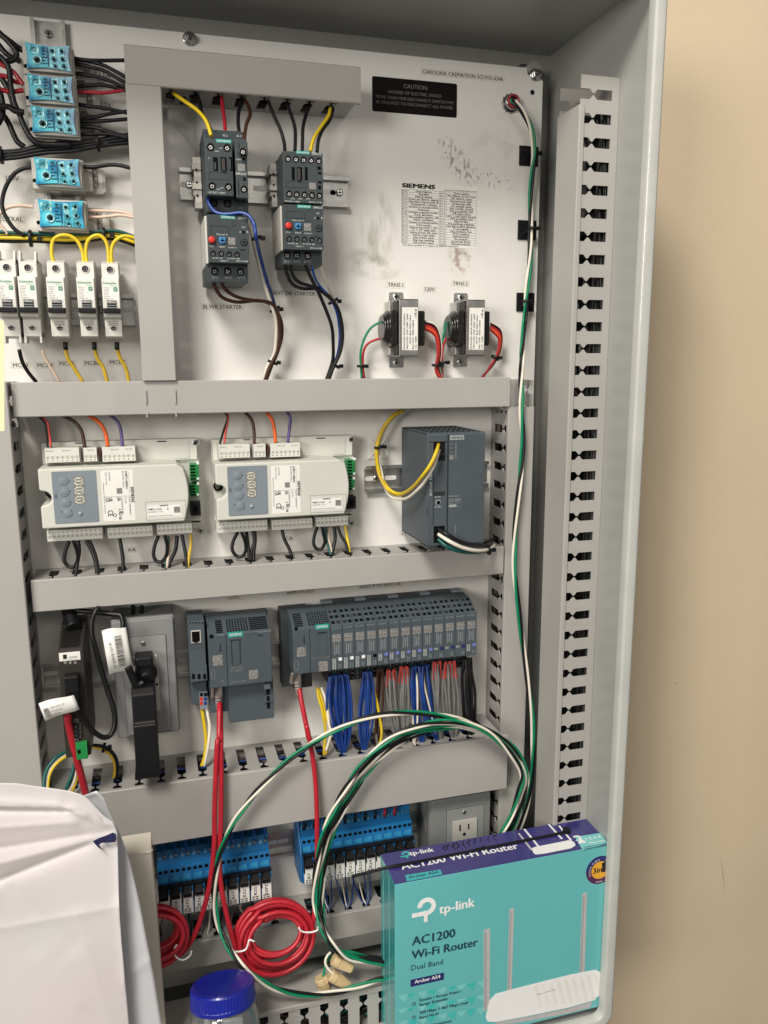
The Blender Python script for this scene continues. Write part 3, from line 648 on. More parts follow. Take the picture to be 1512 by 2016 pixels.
# --- left overload relay
o0 = W(4, 345, 530, 8)
ov1 = thing('overload_relay', 'left overload relay, red button, blue dial, brown wires leaving below', 'overload relay', o0, 'overload relays of the motor starters')
def overload(e, k, x0, y0, x1, y1, d, ly, lx, rx, by, dial, dialb, scr, sy, ter, ty, tb, side, tl, num):
    m = MB(); bx(m,k,x0,y0,x1,y1,40,d,'ctr'); p = W(k,x0,y0,d); q = W(k,x1,y1,d)
    m.box(p[0]-1.8, p[0]+2, q[1], p[1], 8, d-10, side); bx(m,k,x0-4,y1,x1-10,tb,8,d-14,'ctr'); bx(m,k,x0+2,y0-20,x1-2,y0,30,d-20,'dark'); m.build('housing', e, bevel=.7)
    m = MB(); label_bar(m,'SIEMENS',k,lx[0],ly,lx[1],ly+30,d); tx(m,'SIRIUS',k,lx[2],ly+29,lx[3],ly+31,d,h=2.4); faint(m,k,*rx[0],d,'hole',.3); faint(m,k,*rx[1],d,'hole',.3)
    bx(m,k,x1-70,y1-105,x1-30,y1-98,d-.1,d+.3,'hole')
    tx(m,'Manual A',k,dial[0]-42,dial[1]-42,dial[0]+42,dial[1]-42,d,h=1.6); tx(m,'STOP',k,by[0]-18,by[1]+52,by[0]+18,by[1]+52,d,h=1.6); tx(m,'RESET',k,dial[0]-20,dial[1]+52,dial[0]+24,dial[1]+52,d,h=1.6); tx(m,'CLASS 10',k,dial[0]+45,dial[1]+56,dial[0]+105,dial[1]+56,d,h=1.5)
    tx(m,'TEST',k,dialb[0]-18,dialb[1]-105,dialb[0]+12,dialb[1]-105,d,h=1.6); tx(m,'0',k,dialb[0]-32,dialb[1]-70,dialb[0]-22,dialb[1]-70,d,h=2); tx(m,'1',k,dialb[0]+22,dialb[1]-70,dialb[0]+28,dialb[1]-70,d,h=2); tx(m,'95 NC 96',k,scr[0][0]-5,sy+38,scr[1][0]+10,sy+38,d,h=1.6); tx(m,'97 NO 98',k,scr[2][0]-10,sy+42,scr[3][0]+20,sy+42,d,h=1.6)
    tx(m,num,k,x1-100,y1-14,x1-10,y1-12,d,h=1.5); tx(m,'*E01*',k,scr[1][0]-10,sy+60,scr[2][0]-5,sy+60,d,h=1.5); patch(m,k,dial[0]+45,dial[1]-25,dial[0]+98,dial[1]+33,d)
    for s_, xa in zip(('2/T1','4/T2','6/T3'), tl): tx(m,s_,k,xa,ty+55,xa+50,ty+56,d-14,'inklight',h=2.2)
    m.build('printed_marking', e)
    m = MB(); bx(m,k,dialb[0]-12,dialb[1]-86,dialb[0]+6,dialb[1]-70,d,d+1,'hole'); m.build('test_slide', e)
    m = MB(); c = W(k,*by,d); m.lathe((c[0],c[1],d-1), (0,0,1), [(0,3.6),(3.5,3.6),(4.5,2.9),(4.8,1.5)], 'redbtn', 20); m.build('stop_button', e)
    m = MB(); c = W(k,*dial,d); m.lathe((c[0],c[1],d-1), (0,0,1), [(0,3.5),(2.4,3.5),(2.8,3)], 'bluebtn', 20); m.prism([(c[0]-3.3,c[1]+1),(c[0]+3.3,c[1]+1),(c[0]+3.3,c[1]+3.4),(c[0]-3.3,c[1]+3.4)], d, d+1.7, 'bluebtn'); m.box(c[0]-2.4,c[0]+2.4,c[1]-.4,c[1]+.4,d+1,d+2.3,'hole'); m.box(c[0]-.4,c[0]+.4,c[1]-2.4,c[1]+2.4,d+1,d+2.35,'hole'); m.build('reset_dial', e)
    m = MB(); c = W(k,*dialb,d); m.lathe((c[0],c[1],d-.6), (0,0,1), [(0,4.1),(1,4.1),(1.1,3.5),(1.0,2.9)], 'ctr', 20); m.lathe((c[0],c[1],d-.6),(0,0,1), [(0,3.7),(1.15,3.7)], 'hole', 20); m.disc((c[0],c[1],d+.7), 3, 'ctr'); m.box(c[0]-2,c[0]+2,c[1]-.35,c[1]+.35,d+.7,d+.95,'hole'); m.box(c[0]-.35,c[0]+.35,c[1]-2,c[1]+2,d+.7,d+.96,'hole'); m.build('setting_dial', e)
    screws_part(e, k, scr, d, 2.7); screws_part(e, k, ter, d-14, 3.6)
overload(ov1, 4, 330, 158, 648, 525, 96, 165, (430,542,562,625), ((355,243,492,308),(516,208,543,243)), (366,350), (444,354), (605,366), ((375,450),(435,450),(494,456),(552,458)), 450, ((386,580),(482,583),(578,586)), 582, 665, 'beige', (368,464,562), '3RU2126-4AB0')
# --- right contactor
e = thing('contactor', 'right contactor, squarer, with five screws along its top edge', 'contactor', W(3, 905, 1210, 8), 'dark grey contactors of the motor starters')
m = MB(); bx(m,3,893,818,1198,1218,9,80,'ctr'); m.build('front_housing', e, bevel=.7)
m = MB(); label_bar(m,'SIEMENS',3,992,818,1096,848,80); tx(m,'SIRIUS',3,1110,850,1180,856,80,h=2.6); tx(m,'3RT2016-1AB01',3,910,1200,1022,1202,80,h=1.7); tx(m,'24V NC / 21 NC',3,1088,1206,1188,1208,80,h=1.6)
for s_, xa in (('2/T1',955),('4/T2',1010),('6/T3',1068)): tx(m,s_,3,xa,1182,xa+28,1183,80,h=1.5)
faint(m,3,918,1045,1068,1098,80,'hole',.25); patch(m,3,1090,1055,1142,1108,80); m.build('printed_marking', e)
m = MB()
for xa, xb in ((960,986), (998,1040), (1058,1082)): bx(m,3,xa,940,xb,1040,79.5,80.2,'hole')
bx(m,3,1005,950,1028,1038,80.2,82.5,'brownblk')
for q in ((1152,935,1178,962),(1158,978,1182,995),(1158,1045,1184,1062),(1158,1078,1180,1108)): bx(m,3,*q,79.5,80.3,'hole')
m.build('contact_window', e, bevel=.15)
screws_part(e, 3, ((932,878),(990,882),(1047,886),(1104,890),(1160,894)), 80, 2.9); screws_part(e, 3, ((940,1138),(996,1142),(1054,1145),(1110,1148),(1165,1152)), 80, 2.9)
ov2 = thing('overload_relay', 'right overload relay, hard up under the squarer contactor, black wires leaving below', 'overload relay', W(4, 905, 540, 8), 'overload relays of the motor starters')
overload(ov2, 4, 897, 82, 1198, 428, 82, 86, (1002,1104,1122,1192), ((920,135,1062,192),(1080,108,1104,138)), (936,245), (1008,249), (1160,262), ((940,340),(997,342),(1053,345),(1110,348),(1166,352)), 342, ((925,462),(996,462),(1078,465)), 462, 540, 'bodygrey', (905,975,1052), '3RU2116-1HB0')
# --- end clamps
def clamp(label, k, x0, y0, x1, y1, d):
    e = thing('end_clamp', label, 'rail end clamp', W(k,x0,y1,8), 'grey end clamps on the starter rail')
    m = MB(); p = W(k,x0,y0,d); q = W(k,x1,y1,d); X0, X1, Y1, Y0 = p[0], q[0], p[1], q[1]; h_ = Y1-Y0
    for i in range(8):
        t = Y0+h_*i/8; dx = 1.4*math.sin(i*1.7); m.box(X0+dx+.8*(i in (0,7)), X1, t, t+h_/8+.01, 9, d-(i % 3), 'bodygrey' if i % 2 else 'duct_side')
    for i in (2, 4, 6): m.box(X0+2.4, X0+4.6, Y0+h_*i/8-1, Y0+h_*i/8+1.4, d-1, d+.3, 'hole')
    m.build('clamp_body', e, bevel=.5); return e
clamp('larger grey ribbed end clamp, far left on the starter rail', 3, 222, 862, 300, 1250, 30)
clamp('smaller grey end clamp between the two motor starters', 3, 800, 910, 890, 1240, 34)

# ================================================================== transformers
def transformer(label, group, dx=None, dy=None):
    o0 = W(6, 400, 730, 0); e = thing('transformer', label, 'transformer', o0, group); d = 48
    p = W(6,415,356,d); q = W(6,537,728,d); X0, X1, Y1, Y0 = p[0], q[0], p[1], q[1]; xc = (X0+X1)/2
    m = MB()                                                             # steel strap with feet
    m.box(X0, X1, Y0, Y1, d-1.2, d, 'zinc'); m.box(X0, X1, Y1-1.2, Y1, 2, d, 'zinc'); m.box(X0, X1, Y0, Y0+1.2, 2, d, 'zinc')
    fa = W(6,345,312,1); fb = W(6,438,360,1); fc = W(6,345,735,1); fd = W(6,436,800,1)
    fw = (fa[0], fb[0])
    m.prism(rring(fw[0], fw[1], Y1-4, fa[1], 2, 4), .2, 1.6, 'zinc'); m.prism(rring(fw[0], fw[1], fd[1], Y0+4, 2, 4), .2, 1.6, 'zinc')
    m.build('mounting_strap', e, bevel=.3)
    for yy in (W(6,393,343,2)[1], W(6,390,768,2)[1]):
        m = MB(); screw(m, ((fw[0]+fw[1])/2, yy, 1.6), 4.4, h=2.4); m.build('screw', e)
    m = MB(); m.box(X0-1.5, X0+15, Y0+2, Y1-2, 10, d-6, 'lamin'); m.box(X0-6, X0+4, Y1-13, Y1-1.4, 4, 26, 'zinc'); m.box(X0-6, X0+4, Y0+1.4, Y0+11, 4, 26, 'zinc'); m.build('core', e, bevel=.6)
    ca = W(6,300,430,28); cb = W(6,578,662,28)
    m = MB(); m.box(ca[0]+8, X0+2, cb[1], ca[1], 10, 42, 'coilblk'); m.box(X1-4, cb[0], cb[1], ca[1], 12, 30, 'coilblk'); m.build('winding_former', e, bevel=2, seg=3)
    m = MB(); R_ = (ca[1]-cb[1])/2; yc = (ca[1]+cb[1])/2
    for j in range(3): m.lathe((ca[0]+1+j*2.5, yc, 22), (1,0,0), [(0,R_*(.72+.1*j)),(2.2,R_*(.8+.1*j)),(2.6,R_*(.74+.1*j))], 'coilblk', 28)
    m.build('winding', e)
    m = MB(); la = W(6,432,410,d); lb = W(6,533,688,d); m.box(la[0], lb[0], lb[1], la[1], d+.02, d+.2, 'sticker'); zz = d+.2
    u0, v0_, U, V = la[0], la[1], lb[0]-la[0], la[1]-lb[1]
    for s_, uu, va, vb in (('PF42440 40VA 50/60Hz',.14,.98,.14), ('PRI:COM 120V 208V 240V',.33,.97,.14), ('WHT BLK RED ORG',.52,.86,.18), ('SEC:24V  RED-GRN',.70,.98,.30), ('UL 1585',.88,.96,.68)):
        m.text(s_, (u0+U*uu+.9, v0_-V*va, zz), (u0+U*uu+.9, v0_-V*vb, zz), n=(0,0,1), h=2.0, bold=.02)
    m.text('c UL us', (u0+U*.92, v0_-V*.24, zz), (u0+U*.92, v0_-V*.04, zz), h=3, bold=.06); m.build('spec_sticker', e)
    return e, o0
tr1, to = transformer('left of the two small steel-strapped transformers, under TRNS.1', 'small transformers')
da = W(6,400,730,48); db_ = W(6,400+433,730-4,48)
clone(tr1, (to[0]+db_[0]-da[0], to[1]+db_[1]-da[1], 0), 'right of the two small steel-strapped transformers, under TRNS.2')

# ================================================================== burner controllers
def controller(label):
    o0 = W(7, 300, 1145, 0); e = thing('burner_controller', label, 'controller', o0, 'cream burner controllers with grey keypads'); D = 60
    p = W(7,265,733,D); q = W(7,1335,1097,D); X0, X1, Y1, Y0 = p[0], q[0], p[1], q[1]-.6; w_, h_ = X1-X0, Y1-Y0
    pb = W(7,277,545,22); pq = W(7,1432,1100,22); m = MB()
    xr = pq[0]; m.box(X0, xr-1, Y0-12, pb[1]-1, 2, 12, 'beige2'); m.prism(rring(X0+1, xr-2, Y1, pb[1], 2, 4), 12, 24, 'beige2'); m.prism(rring(xr-14, xr+3, Y0-19, Y0+30, 2, 4), 2, 12, 'beige2')
    m.box(X1-30, xr, Y0-8, Y1+2, 10, 20, 'beige2'); m.build('base_plate', e, bevel=.8)
    for s in ((1383,545), (1420,1168)):
        m = MB(); c = W(7,s[0],s[1],22 if s[1] < 900 else 13); m.lathe((c[0],c[1],c[2]-1), (0,0,1), [(0,5.5),(1.4,5.5),(1.4,4.4)], 'beige2', 20); screw(m, (c[0],c[1],c[2]), 4, h=2.2); m.build('screw', e)
    m = MB(); P = [(X0,Y0)]                                          # body: notch left, bowed right edge
    ny = (W(7,270,895,D)[1]+W(7,290,990,D)[1])/2
    P = [(X0,Y1), (X0,ny+9), (X0+3,ny+8)]+[(X0+3+9*math.sin(math.pi*t/8), ny+8*math.cos(math.pi*t/8)) for t in range(1, 8)]+[(X0+3,ny-8), (X0,ny-9), (X0,Y0), (X1-4,Y0)]
    P += [(X1-4+6*math.sin(math.pi*t/12), Y0+h_*t/12) for t in range(1, 12)]+[(X1-10,Y1)]
    m.prism(P, 14, D, 'beige'); m.build('housing', e, bevel=1.8, seg=3)
    m = MB(); c = (X0+4, ny, 30); m.disc((X0+6, ny, 14.6), 6, 'hole'); m.lathe((X0+5,ny,15), (0,0,1), [(0,3.2),(3,3.2),(3.6,2.4)], 'dsteel', 16); m.build('fixing_screw', e)
    a = W(7,362,752,D); b = W(7,715,1105,D); m = MB(); gx0, gx1, gy1, gy0 = a[0], b[0]-1.5, a[1], b[1]
    m.prism(rring(gx0, gx1, gy0, gy1, 1.6, 4), D-.5, D+.4, 'panelgrey')
    u = lambda s: gx0+(gx1-gx0)*s
    v = lambda s: gy1-(gy1-gy0)*s
    m.text('Info', (u(.42), v(.72), D+.4), (u(.42), v(.86), D+.4), n=(0,0,1), m='ink', h=3.4) if False else m.text('Info', (u(.40), v(.86), D+.4), (u(.40), v(.74), D+.4), m='ink', h=3)
    m.text('ESC', (u(.09), v(.5), D+.4), (u(.09), v(.42), D+.4), m='ink', h=2.6)
    for s_, vv in (('A',.18), ('-',.39), ('+',.59)): m.text(s_, (u(.37), v(vv+.02), D+.4), (u(.405), v(vv+.02), D+.4), m='ink', h=2 if s_ != '-' else None)
    m.rect(u(.14), u(.15), v(.60), v(.39), D+.55, 'inklight'); m.text('<', (u(.14), v(.80), D+.4), (u(.19), v(.80), D+.4), m='ink')
    m.build('keypad', e, bevel=.3)
    for uu, vv in ((.25,.18), (.26,.39), (.27,.59), (.29,.80)):
        m = MB(); m.lathe((u(uu), v(vv), D+.2), (0,0,1), [(0,5),(.8,5),(1.0,4.5),(.7,4.2),(.9,3.8),(1.1,1)], 'panelgrey', 24); m.build('button', e)
    m = MB(); m.lathe((u(.58), v(.82), D+.2), (0,0,1), [(0,2.6),(1.5,1.8),(1.8,.6)], 'inklight', 16); m.build('indicator', e)
    m = MB(); dx0, dx1, dy1, dy0 = u(.47), u(.72), v(.11), v(.64); m.box(dx0, dx1, dy0, dy1, D+.3, D+.6, 'inkgrey'); m.build('display', e)
    m = MB()
    for j in range(3):                                                # three seven-segment digits, reading downwards
        cy0 = dy1-(dy1-dy0)*(j+.5)/3; hh = (dy1-dy0)/3*.34; ww = (dx1-dx0)*.34; cc = (dx0+dx1)/2; t_ = .75
        for ya in (-1, 0, 1): m.rect(cc-ww*.82, cc+ww*.82, cy0+ya*hh-t_, cy0+ya*hh+t_, D+.8, 'digitpale')
        for xa in (-1, 1):
            for s0 in (-1, 0): m.rect(cc+xa*ww-t_, cc+xa*ww+t_, cy0+s0*hh+hh*.15, cy0+s0*hh+hh*.85, D+.8, 'digitpale')
    m.build('digits', e)
    a = W(7,712,746,D); b = W(7,975,1092,D); m = MB(); m.prism(rring(a[0], b[0]-2, b[1], a[1], 1, 3), D-.3, D+.25, 'sticker'); U0, V0, UU, VV = a[0], a[1], b[0]-2-a[0], a[1]-b[1]
    def rt(s_, uu, va, vb, h, bold=0, mt='ink'): m.text(s_, (U0+UU*uu, V0-VV*va, D+.25), (U0+UU*uu, V0-VV*vb, D+.25), n=(0,0,1), h=h, bold=bold, m=mt)
    # lettering runs top to bottom, head to the right
    rt('SIEMENS', .90, .33, .64, 3.4, .05); rt('LME71.000A1', .75, .02, .36, 2.6, .03); rt('BPZ:LME71.000A1', .66, .02, .34, 1.8, 0, 'inkgrey'); rt('UNR 08390', .24, .02, .2, 1.7, 0, 'inkgrey'); rt('Origin: Germany', .14, .02, .28, 1.7, 0, 'inkgrey')
    rt('Siemens AG, DE-76181 Karlsruhe', .04, .24, .84, 1.6, 0, 'inkgrey'); rt('120V~ 50/60Hz', .82, .52, .88, 1.9, 0, 'inkgrey'); rt('CE-0085BU0298', .58, .54, .86, 1.8, 0, 'inkgrey'); rt('5(1)A', .7, .54, .66, 1.8, 0, 'inkgrey')
    rt('c RU us', .48, .76, .97, 4.2, .04); rt('CE', .14, .78, .9, 6, .01); rt('UK', .2, .53, .61, 4, .03); rt('CA', .1, .53, .61, 4, .03); rt('SA', .46, .53, .60, 4, .04); m.lathe((U0+UU*.36, V0-VV*.88, D+.26), (0,0,1), [(0,2),(.1,2)], 'ink', 14); m.disc((U0+UU*.36, V0-VV*.88, D+.45), 1.3, 'sticker', 14)
    m.rect(U0+UU*.05, U0+UU*.80, V0-VV*.515, V0-VV*.51, D+.45, 'inkgrey'); m.rect(U0+UU*.86, U0+UU*.865, V0-VV*.92, V0-VV*.03, D+.45, 'inkgrey')
    patch(m, 7, 826, 868, 868, 905, D+.25); m.build('rating_label', e)
    a = W(7,1038,985,D); b = W(7,1290,1072,D); m = MB(); faint(m, 7, 1030, 966, 1322, 1082, D, 'hole', .25); m.box(a[0], b[0], b[1]+1, a[1]-.5, D, D+.2, 'sticker'); U0, V0, UU, VV = a[0], a[1]-.5, b[0]-a[0], a[1]-b[1]-1.5
    faint(m, 7, 1042, 990, 1284, 1058, D+.2, 'inkgrey', .15)
    m.text('SIEMENS', (U0+UU*.38, V0-VV*.14, D+.2), (U0+UU*.62, V0-VV*.14, D+.2), bold=.04, h=1.6); m.text('PME71.111A1', (U0+UU*.05, V0-VV*.42, D+.2), (U0+UU*.42, V0-VV*.42, D+.2), bold=.03, h=2.2); m.text('BPZ:PME71.111A1', (U0+UU*.05, V0-VV*.6, D+.2), (U0+UU*.45, V0-VV*.6, D+.2), h=1.5, m='inkgrey'); m.text('Siemens AG, Rastatt, Germany', (U0+UU*.05, V0-VV*.9, D+.2), (U0+UU*.75, V0-VV*.9, D+.2), h=1.3, m='inkgrey')
    m.poly([(U0+UU*.6, V0-VV*.25, D+.4), (U0+UU*.57, V0-VV*.42, D+.4), (U0+UU*.63, V0-VV*.42, D+.4)], 'inkgrey'); patch(m, 7, 1232, 1000, 1278, 1040, D+.2); m.build('program_label', e)
    def conn(x0, y0, x1, y1, n, d, name='terminal_strip', holes_below=True, txt=()):
        a = W(7,x0,y0,d); b = W(7,x1,y1,d); m = MB(); m.box(a[0], b[0], b[1], a[1], 10, d, 'beige2'); m.box(a[0]-1, b[0]+1, b[1]-1.6, a[1]-1, 8, d-8, 'bodygrey')
        ww = b[0]-a[0]; hh = a[1]-b[1]; sc_y = b[1]+hh*(.36 if holes_below else .42); hy = b[1]+hh*(.12 if holes_below else .8)
        for i in range(n):
            xc = a[0]+ww*(i+.5)/n; rs = random.Random(i*3+n); m.lathe((xc, sc_y, d-.2), (0,0,1), [(0,2.1),(.35,2.1),(.35,1.75)], 'beige', 14); m.disc((xc, sc_y, d+.22), 1.8, 'bodygrey', 14); an = rs.uniform(0,3.1); u_ = (math.cos(an), math.sin(an))
            m.poly([(xc+u_[0]*1.5*s1-u_[1]*.22*s2, sc_y+u_[1]*1.5*s1+u_[0]*.22*s2, d+.32) for s1, s2 in ((-1,-1),(1,-1),(1,1),(-1,1))], 'inkgrey'); m.box(xc-.5, xc+.5, hy-.6, hy+.6, d-.1, d+.12, 'hole')
            if i: m.rect(xc-ww/n/2-.08, xc-ww/n/2+.08, b[1]+.3, b[1]+hh*.55, d+.12, 'bodygrey')
        for s_, f0, f1 in txt: m.text(s_, (a[0]+ww*f1, a[1]-hh*.13, d), (a[0]+ww*f0, a[1]-hh*.13, d), m='inkgrey', h=1.7)
        m.build(name, e, bevel=.4)
    conn(315,588,565,680,7,44,txt=(('X10-06',.03,.26),('X10-05',.5,.75))); conn(590,583,690,676,3,44,txt=(('X6-02',.3,.8),)); conn(722,578,962,672,7,44,txt=(('X7-04',.25,.5),('X7-01',.7,.92)))
    conn(330,1170,728,1224,12,40,holes_below=False); conn(762,1152,1083,1206,10,40,holes_below=False); conn(1112,1130,1362,1184,8,40,holes_below=False)
    m = MB(); bx(m,7,697,590,718,655,20,43,'wbrown'); m.build('jumper_pin', e)
    for q in ((532,546,590,551), (1112,534,1180,539)): m = MB(); bx(m,7,*q,23.5,24.3,'hole'); m.build('release_slot', e)
    m = MB(); bx(m,7,970,560,1345,655,23.5,24.6,'beige'); m.build('cover_strip', e, bevel=.3)
    for y0, n, y1 in ((700,5,812), (845,4,925)):
        m = MB(); bx(m,7,1345,y0,1412,y1,12,36,'green'); a = W(7,1345,y0,36); b = W(7,1375,y1,36)
        for i in range(n): yy = a[1]-(a[1]-b[1])*(i+.5)/n; m.box(a[0]+.5, b[0]+2, yy-1, yy+1, 35.8, 36.4, 'hole')
        bx(m,7,1395,y0-15,1412,y0,12,37,'pwhite'); bx(m,7,1395,y1-18,1412,y1-4,12,37,'pwhite'); m.build('green_connector', e, bevel=.4)
    m = MB(); bx(m,7,1350,975,1425,1062,10,38,'black'); bx(m,7,1372,1000,1400,1040,38,38.4,'hole'); m.build('modular_socket', e, bevel=.5)
    return e, o0
c1, co = controller('left of the two cream burner controllers with grey keypad')
ka = at(*px(7,362,752),60); kb = at(*px(8,240,572),60)
DXY = (kb[0]-ka[0], kb[1]-ka[1])
clone(c1, (co[0]+DXY[0], co[1]+DXY[1], 0), 'right of the two cream burner controllers, nearer the power supply')
# ================================================================== power supply
D = 110; a = W(9,563,293,D); b = W(9,1003,1150,D); e = thing('power_supply', 'big dark grey power supply box with yellow and white wires looping out of it', 'power supply', (a[0], b[1], 8))
X0, X1, Y1, Y0 = a[0], b[0], a[1], b[1]; m = MB()
m.prism([(8,Y0),(8,Y1),(D-2,Y1),(D,Y1-2),(D,Y0+1),(D-2,Y0)], X0, X1, 'anth', 'x')
m.build('housing', e, bevel=.8)
m = MB(); r_ = 2.3                                                        # vent slots on the top and underside
for i in range(10):
    for j in range(12):
        xx = X0+5+(X1-X0-12)*i/9+(3 if j % 2 else 0); dd = 14+j*7.6; m.poly([(xx-r_, Y1+.2, dd-1.8), (xx+r_-1, Y1+.2, dd-1.8), (xx+r_, Y1+.2, dd+1.8), (xx-r_+1, Y1+.2, dd+1.8)], 'hole')
for j in range(26): m.box(X0-.15, X0+.1, Y1-1.6, Y1-.5, 12+j*3.7, 14+j*3.7, 'hole'); m.box(X0-.15, X0+.1, Y0+.5, Y0+1.6, 12+j*3.7, 14+j*3.7, 'hole')
m.build('vent_grille', e)
m = MB(); bx(m,9,612,360,700,503,D-.3,D+.3,'hole'); bx(m,9,612,1020,698,1145,D-.3,D+.3,'hole'); p = W(9,612,520,D); q = W(9,695,745,D)
bx(m,9,720,300,723,1150,D-.2,D+.2,'dark'); bx(m,9,608,505,611,1015,D-.2,D+.2,'dark'); bx(m,9,572,356,720,360,D-.2,D+.2,'dark'); bx(m,9,612,750,698,776,D-.2,D+.5,'dark'); bx(m,9,560,875,566,935,D-.2,D+.3,'dark'); bx(m,9,660,372,698,500,D+.3,D+1.2,'black'); bx(m,9,650,450,700,460,D+.3,D+2,'dark'); bx(m,9,650,1060,700,1070,D+.3,D+2,'dark'); m.build('terminal_recess', e, bevel=.2)
m = MB(); label_bar(m,'SIEMENS',9,740,308,850,340,D,'inklight','anth')
p = W(9,598,780,D); q = W(9,598,600,D); m.text('SITOP PSU8200', (p[0],p[1],D), (p[0], W(9,598,500,D)[1], D), m='inkwhite', h=3)
p = W(9,790,490,D); m.text('OUTPUT DC 24V/20A', (p[0],p[1],D), (p[0], W(9,790,365,D)[1], D), m='inklight', h=2)
p = W(9,785,1120,D); m.text('INPUT 100-240V', (p[0],p[1],D), (p[0], W(9,785,1008,D)[1], D), m='inklight', h=2)
for s_, yy in (('+ 1',380), ('+ 2',412), ('- 3',445)): tx(m,s_,9,738,yy,756,yy,D,'inklight',h=1.8)
tx(m,'DC OK',9,622,795,665,795,D,'inkwhite',h=1.8); tx(m,'24..28V',9,620,872,672,872,D,'inkwhite',h=1.8); tx(m,'6EP1336-3BA10',9,730,790,808,792,D,'inklight',h=2); faint(m,9,730,806,824,836,D,'inklight',.3); tx(m,'2AC 400V',9,738,830,815,830,D,'inklight',h=3.4); m.rect(W(9,730,850,D)[0], W(9,790,850,D)[0], W(9,730,870,D)[1], W(9,730,850,D)[1], D+.15, 'inklight'); tx(m,'CE SELV ok',9,792,866,830,867,D,'inklight',h=1.5); patch(m,9,735,460,766,497,D); tx(m,'L N PE',9,738,1075,756,1075,D,'inklight',h=1.2)
m.build('printed_marking', e)
m = MB(); c = W(9,648,833,D); m.lathe((c[0],c[1],D-.1), (0,0,1), [(0,3.4),(.4,3.4),(.4,2.6)], 'inklight', 20); m.disc((c[0],c[1],D+.45), 2.5, 'hole'); m.build('trim_pot', e)
# ================================================================== cable tie mounts
def tiemount(label, k, x0, y0, x1, y1, mt, grp='square adhesive cable tie mounts'):
    a = W(k,x0,y0,3); b = W(k,x1,y1,3); e = thing('tie_mount', label, 'cable tie mount', (a[0], b[1], 0), grp); m = MB(); xc = (a[0]+b[0])/2; yc = (a[1]+b[1])/2
    m.box(a[0], b[0], b[1], a[1], .1, 2.2, mt); m.build('base_pad', e, bevel=.5); m = MB(); h = (a[1]-b[1])/2; wv = (b[0]-a[0])/2
    for sx in (-1, 1):
        for sy in (-1, 1):
            n_ = Vector((-sy, sx)).normalized()*.5; m.hexa([(xc+sx*wv*.9-n_.x, yc+sy*h*.9-n_.y, 2), (xc+sx*wv*.9+n_.x, yc+sy*h*.9+n_.y, 2), (xc+n_.x, yc+n_.y, 2), (xc-n_.x, yc-n_.y, 2), (xc+sx*wv*.9-n_.x, yc+sy*h*.9-n_.y, 2.8), (xc+sx*wv*.9+n_.x, yc+sy*h*.9+n_.y, 2.8), (xc+n_.x, yc+n_.y, 5.5), (xc-n_.x, yc-n_.y, 5.5)], mt)
    m.box(xc-3, xc+3, yc-3, yc+3, 2, 5.5, mt); m.build('saddle', e, bevel=.3)
tiemount('white square tie mount above the short rail left of the power supply', 9, 97, 318, 262, 488, 'sticker')
tiemount('topmost black square tie mount at the right panel edge', 5, 1182, 775, 1305, 920, 'black'); tiemount('middle black square tie mount at the right panel edge', 5, 1172, 1280, 1292, 1418, 'black'); tiemount('lowest black square tie mount at the right panel edge', 6, 1178, 315, 1288, 438, 'black')
# conduit fitting with red bushing
c = W(5,1115,495,0); e = thing('conduit_bushing', 'round steel conduit fitting with red bushing in the top right corner', 'conduit fitting', c); m = MB()
m.lathe(c, (0,0,1), [(0,10.6),(2.2,10.6),(2.6,9.8)], 'dsteel', 28); [m.box(c[0]+11*math.cos(t*.52)-1, c[0]+11*math.cos(t*.52)+1, c[1]+11*math.sin(t*.52)-1, c[1]+11*math.sin(t*.52)+1, .2, 2, 'steel') for t in range(12)]; m.lathe((c[0],c[1],2), (0,0,1), [(0,9),(7,9),(7,8)], 'steel', 28); m.build('lock_nut', e)
m = MB(); m.lathe((c[0],c[1],8.5), (0,0,1), [(0,8.8),(3,8.2),(4.4,7.2),(4.6,6.2),(1,5.6)], 'bushred', 28); m.disc((c[0],c[1],10), 5.8, 'hole'); m.build('bushing', e)

# ================================================================== black gateway
e = thing('network_gateway', 'tall black metal gateway with serial port and green plug, far left of the processor row', 'gateway', W(10,440,1400,8)); D = 96
a = W(10,305,520,D); b = W(10,520,520,D); c = W(10,385,1395,D); X0, X1, Yt, Yb = a[0], b[0], a[1], c[1]
Ytop = W(10,460,250,30)[1]; m = MB()
m.prism([(12,Yb+4),(12,Ytop),(34,Ytop),(44,Ytop-2),(D,Yt+1),(D,Yt-6),(D,Yb),(60,Yb-1),(24,Yb+2)], X0, X1, 'brownblk', 'x'); m.build('housing', e, bevel=.6)
m = MB(); rr = random.Random(5)
for i in range(8):
    for j in range(13):
        x_ = X0+3+(X1-X0-6)*(i+.5*(j % 2))/8; s_ = j/13; dd = 46+(D-46)*(.1+.85*s_); yy = Ytop-2+(Yt+1-Ytop+2)*((dd-44)/(D-44)); m.poly([(x_-.8,yy+1.3,dd-.6),(x_+.8,yy+1.3,dd-.6),(x_+.9,yy+.1,dd+.9),(x_-.7,yy+.1,dd+.9)], 'hole')
m.build('vent_grille', e)
m = MB(); p = W(10,318,528,D); q = W(10,498,580,D); m.box(p[0], q[0], q[1], p[1], D, D+.5, 'sticker'); m.rect(p[0]+2, q[0]-2, q[1]+1, q[1]+1.3, D+.6, 'ink'); m.text('HMS NETWORKS', (p[0]+10,q[1]+2.6,D+.5), (q[0]-3,q[1]+2.6,D+.5), m='inkgrey', h=2.4); m.rect(p[0]+4, p[0]+8, q[1]+2.4, p[1]-2.2, D+.7, 'ink'); m.build('name_plate', e)
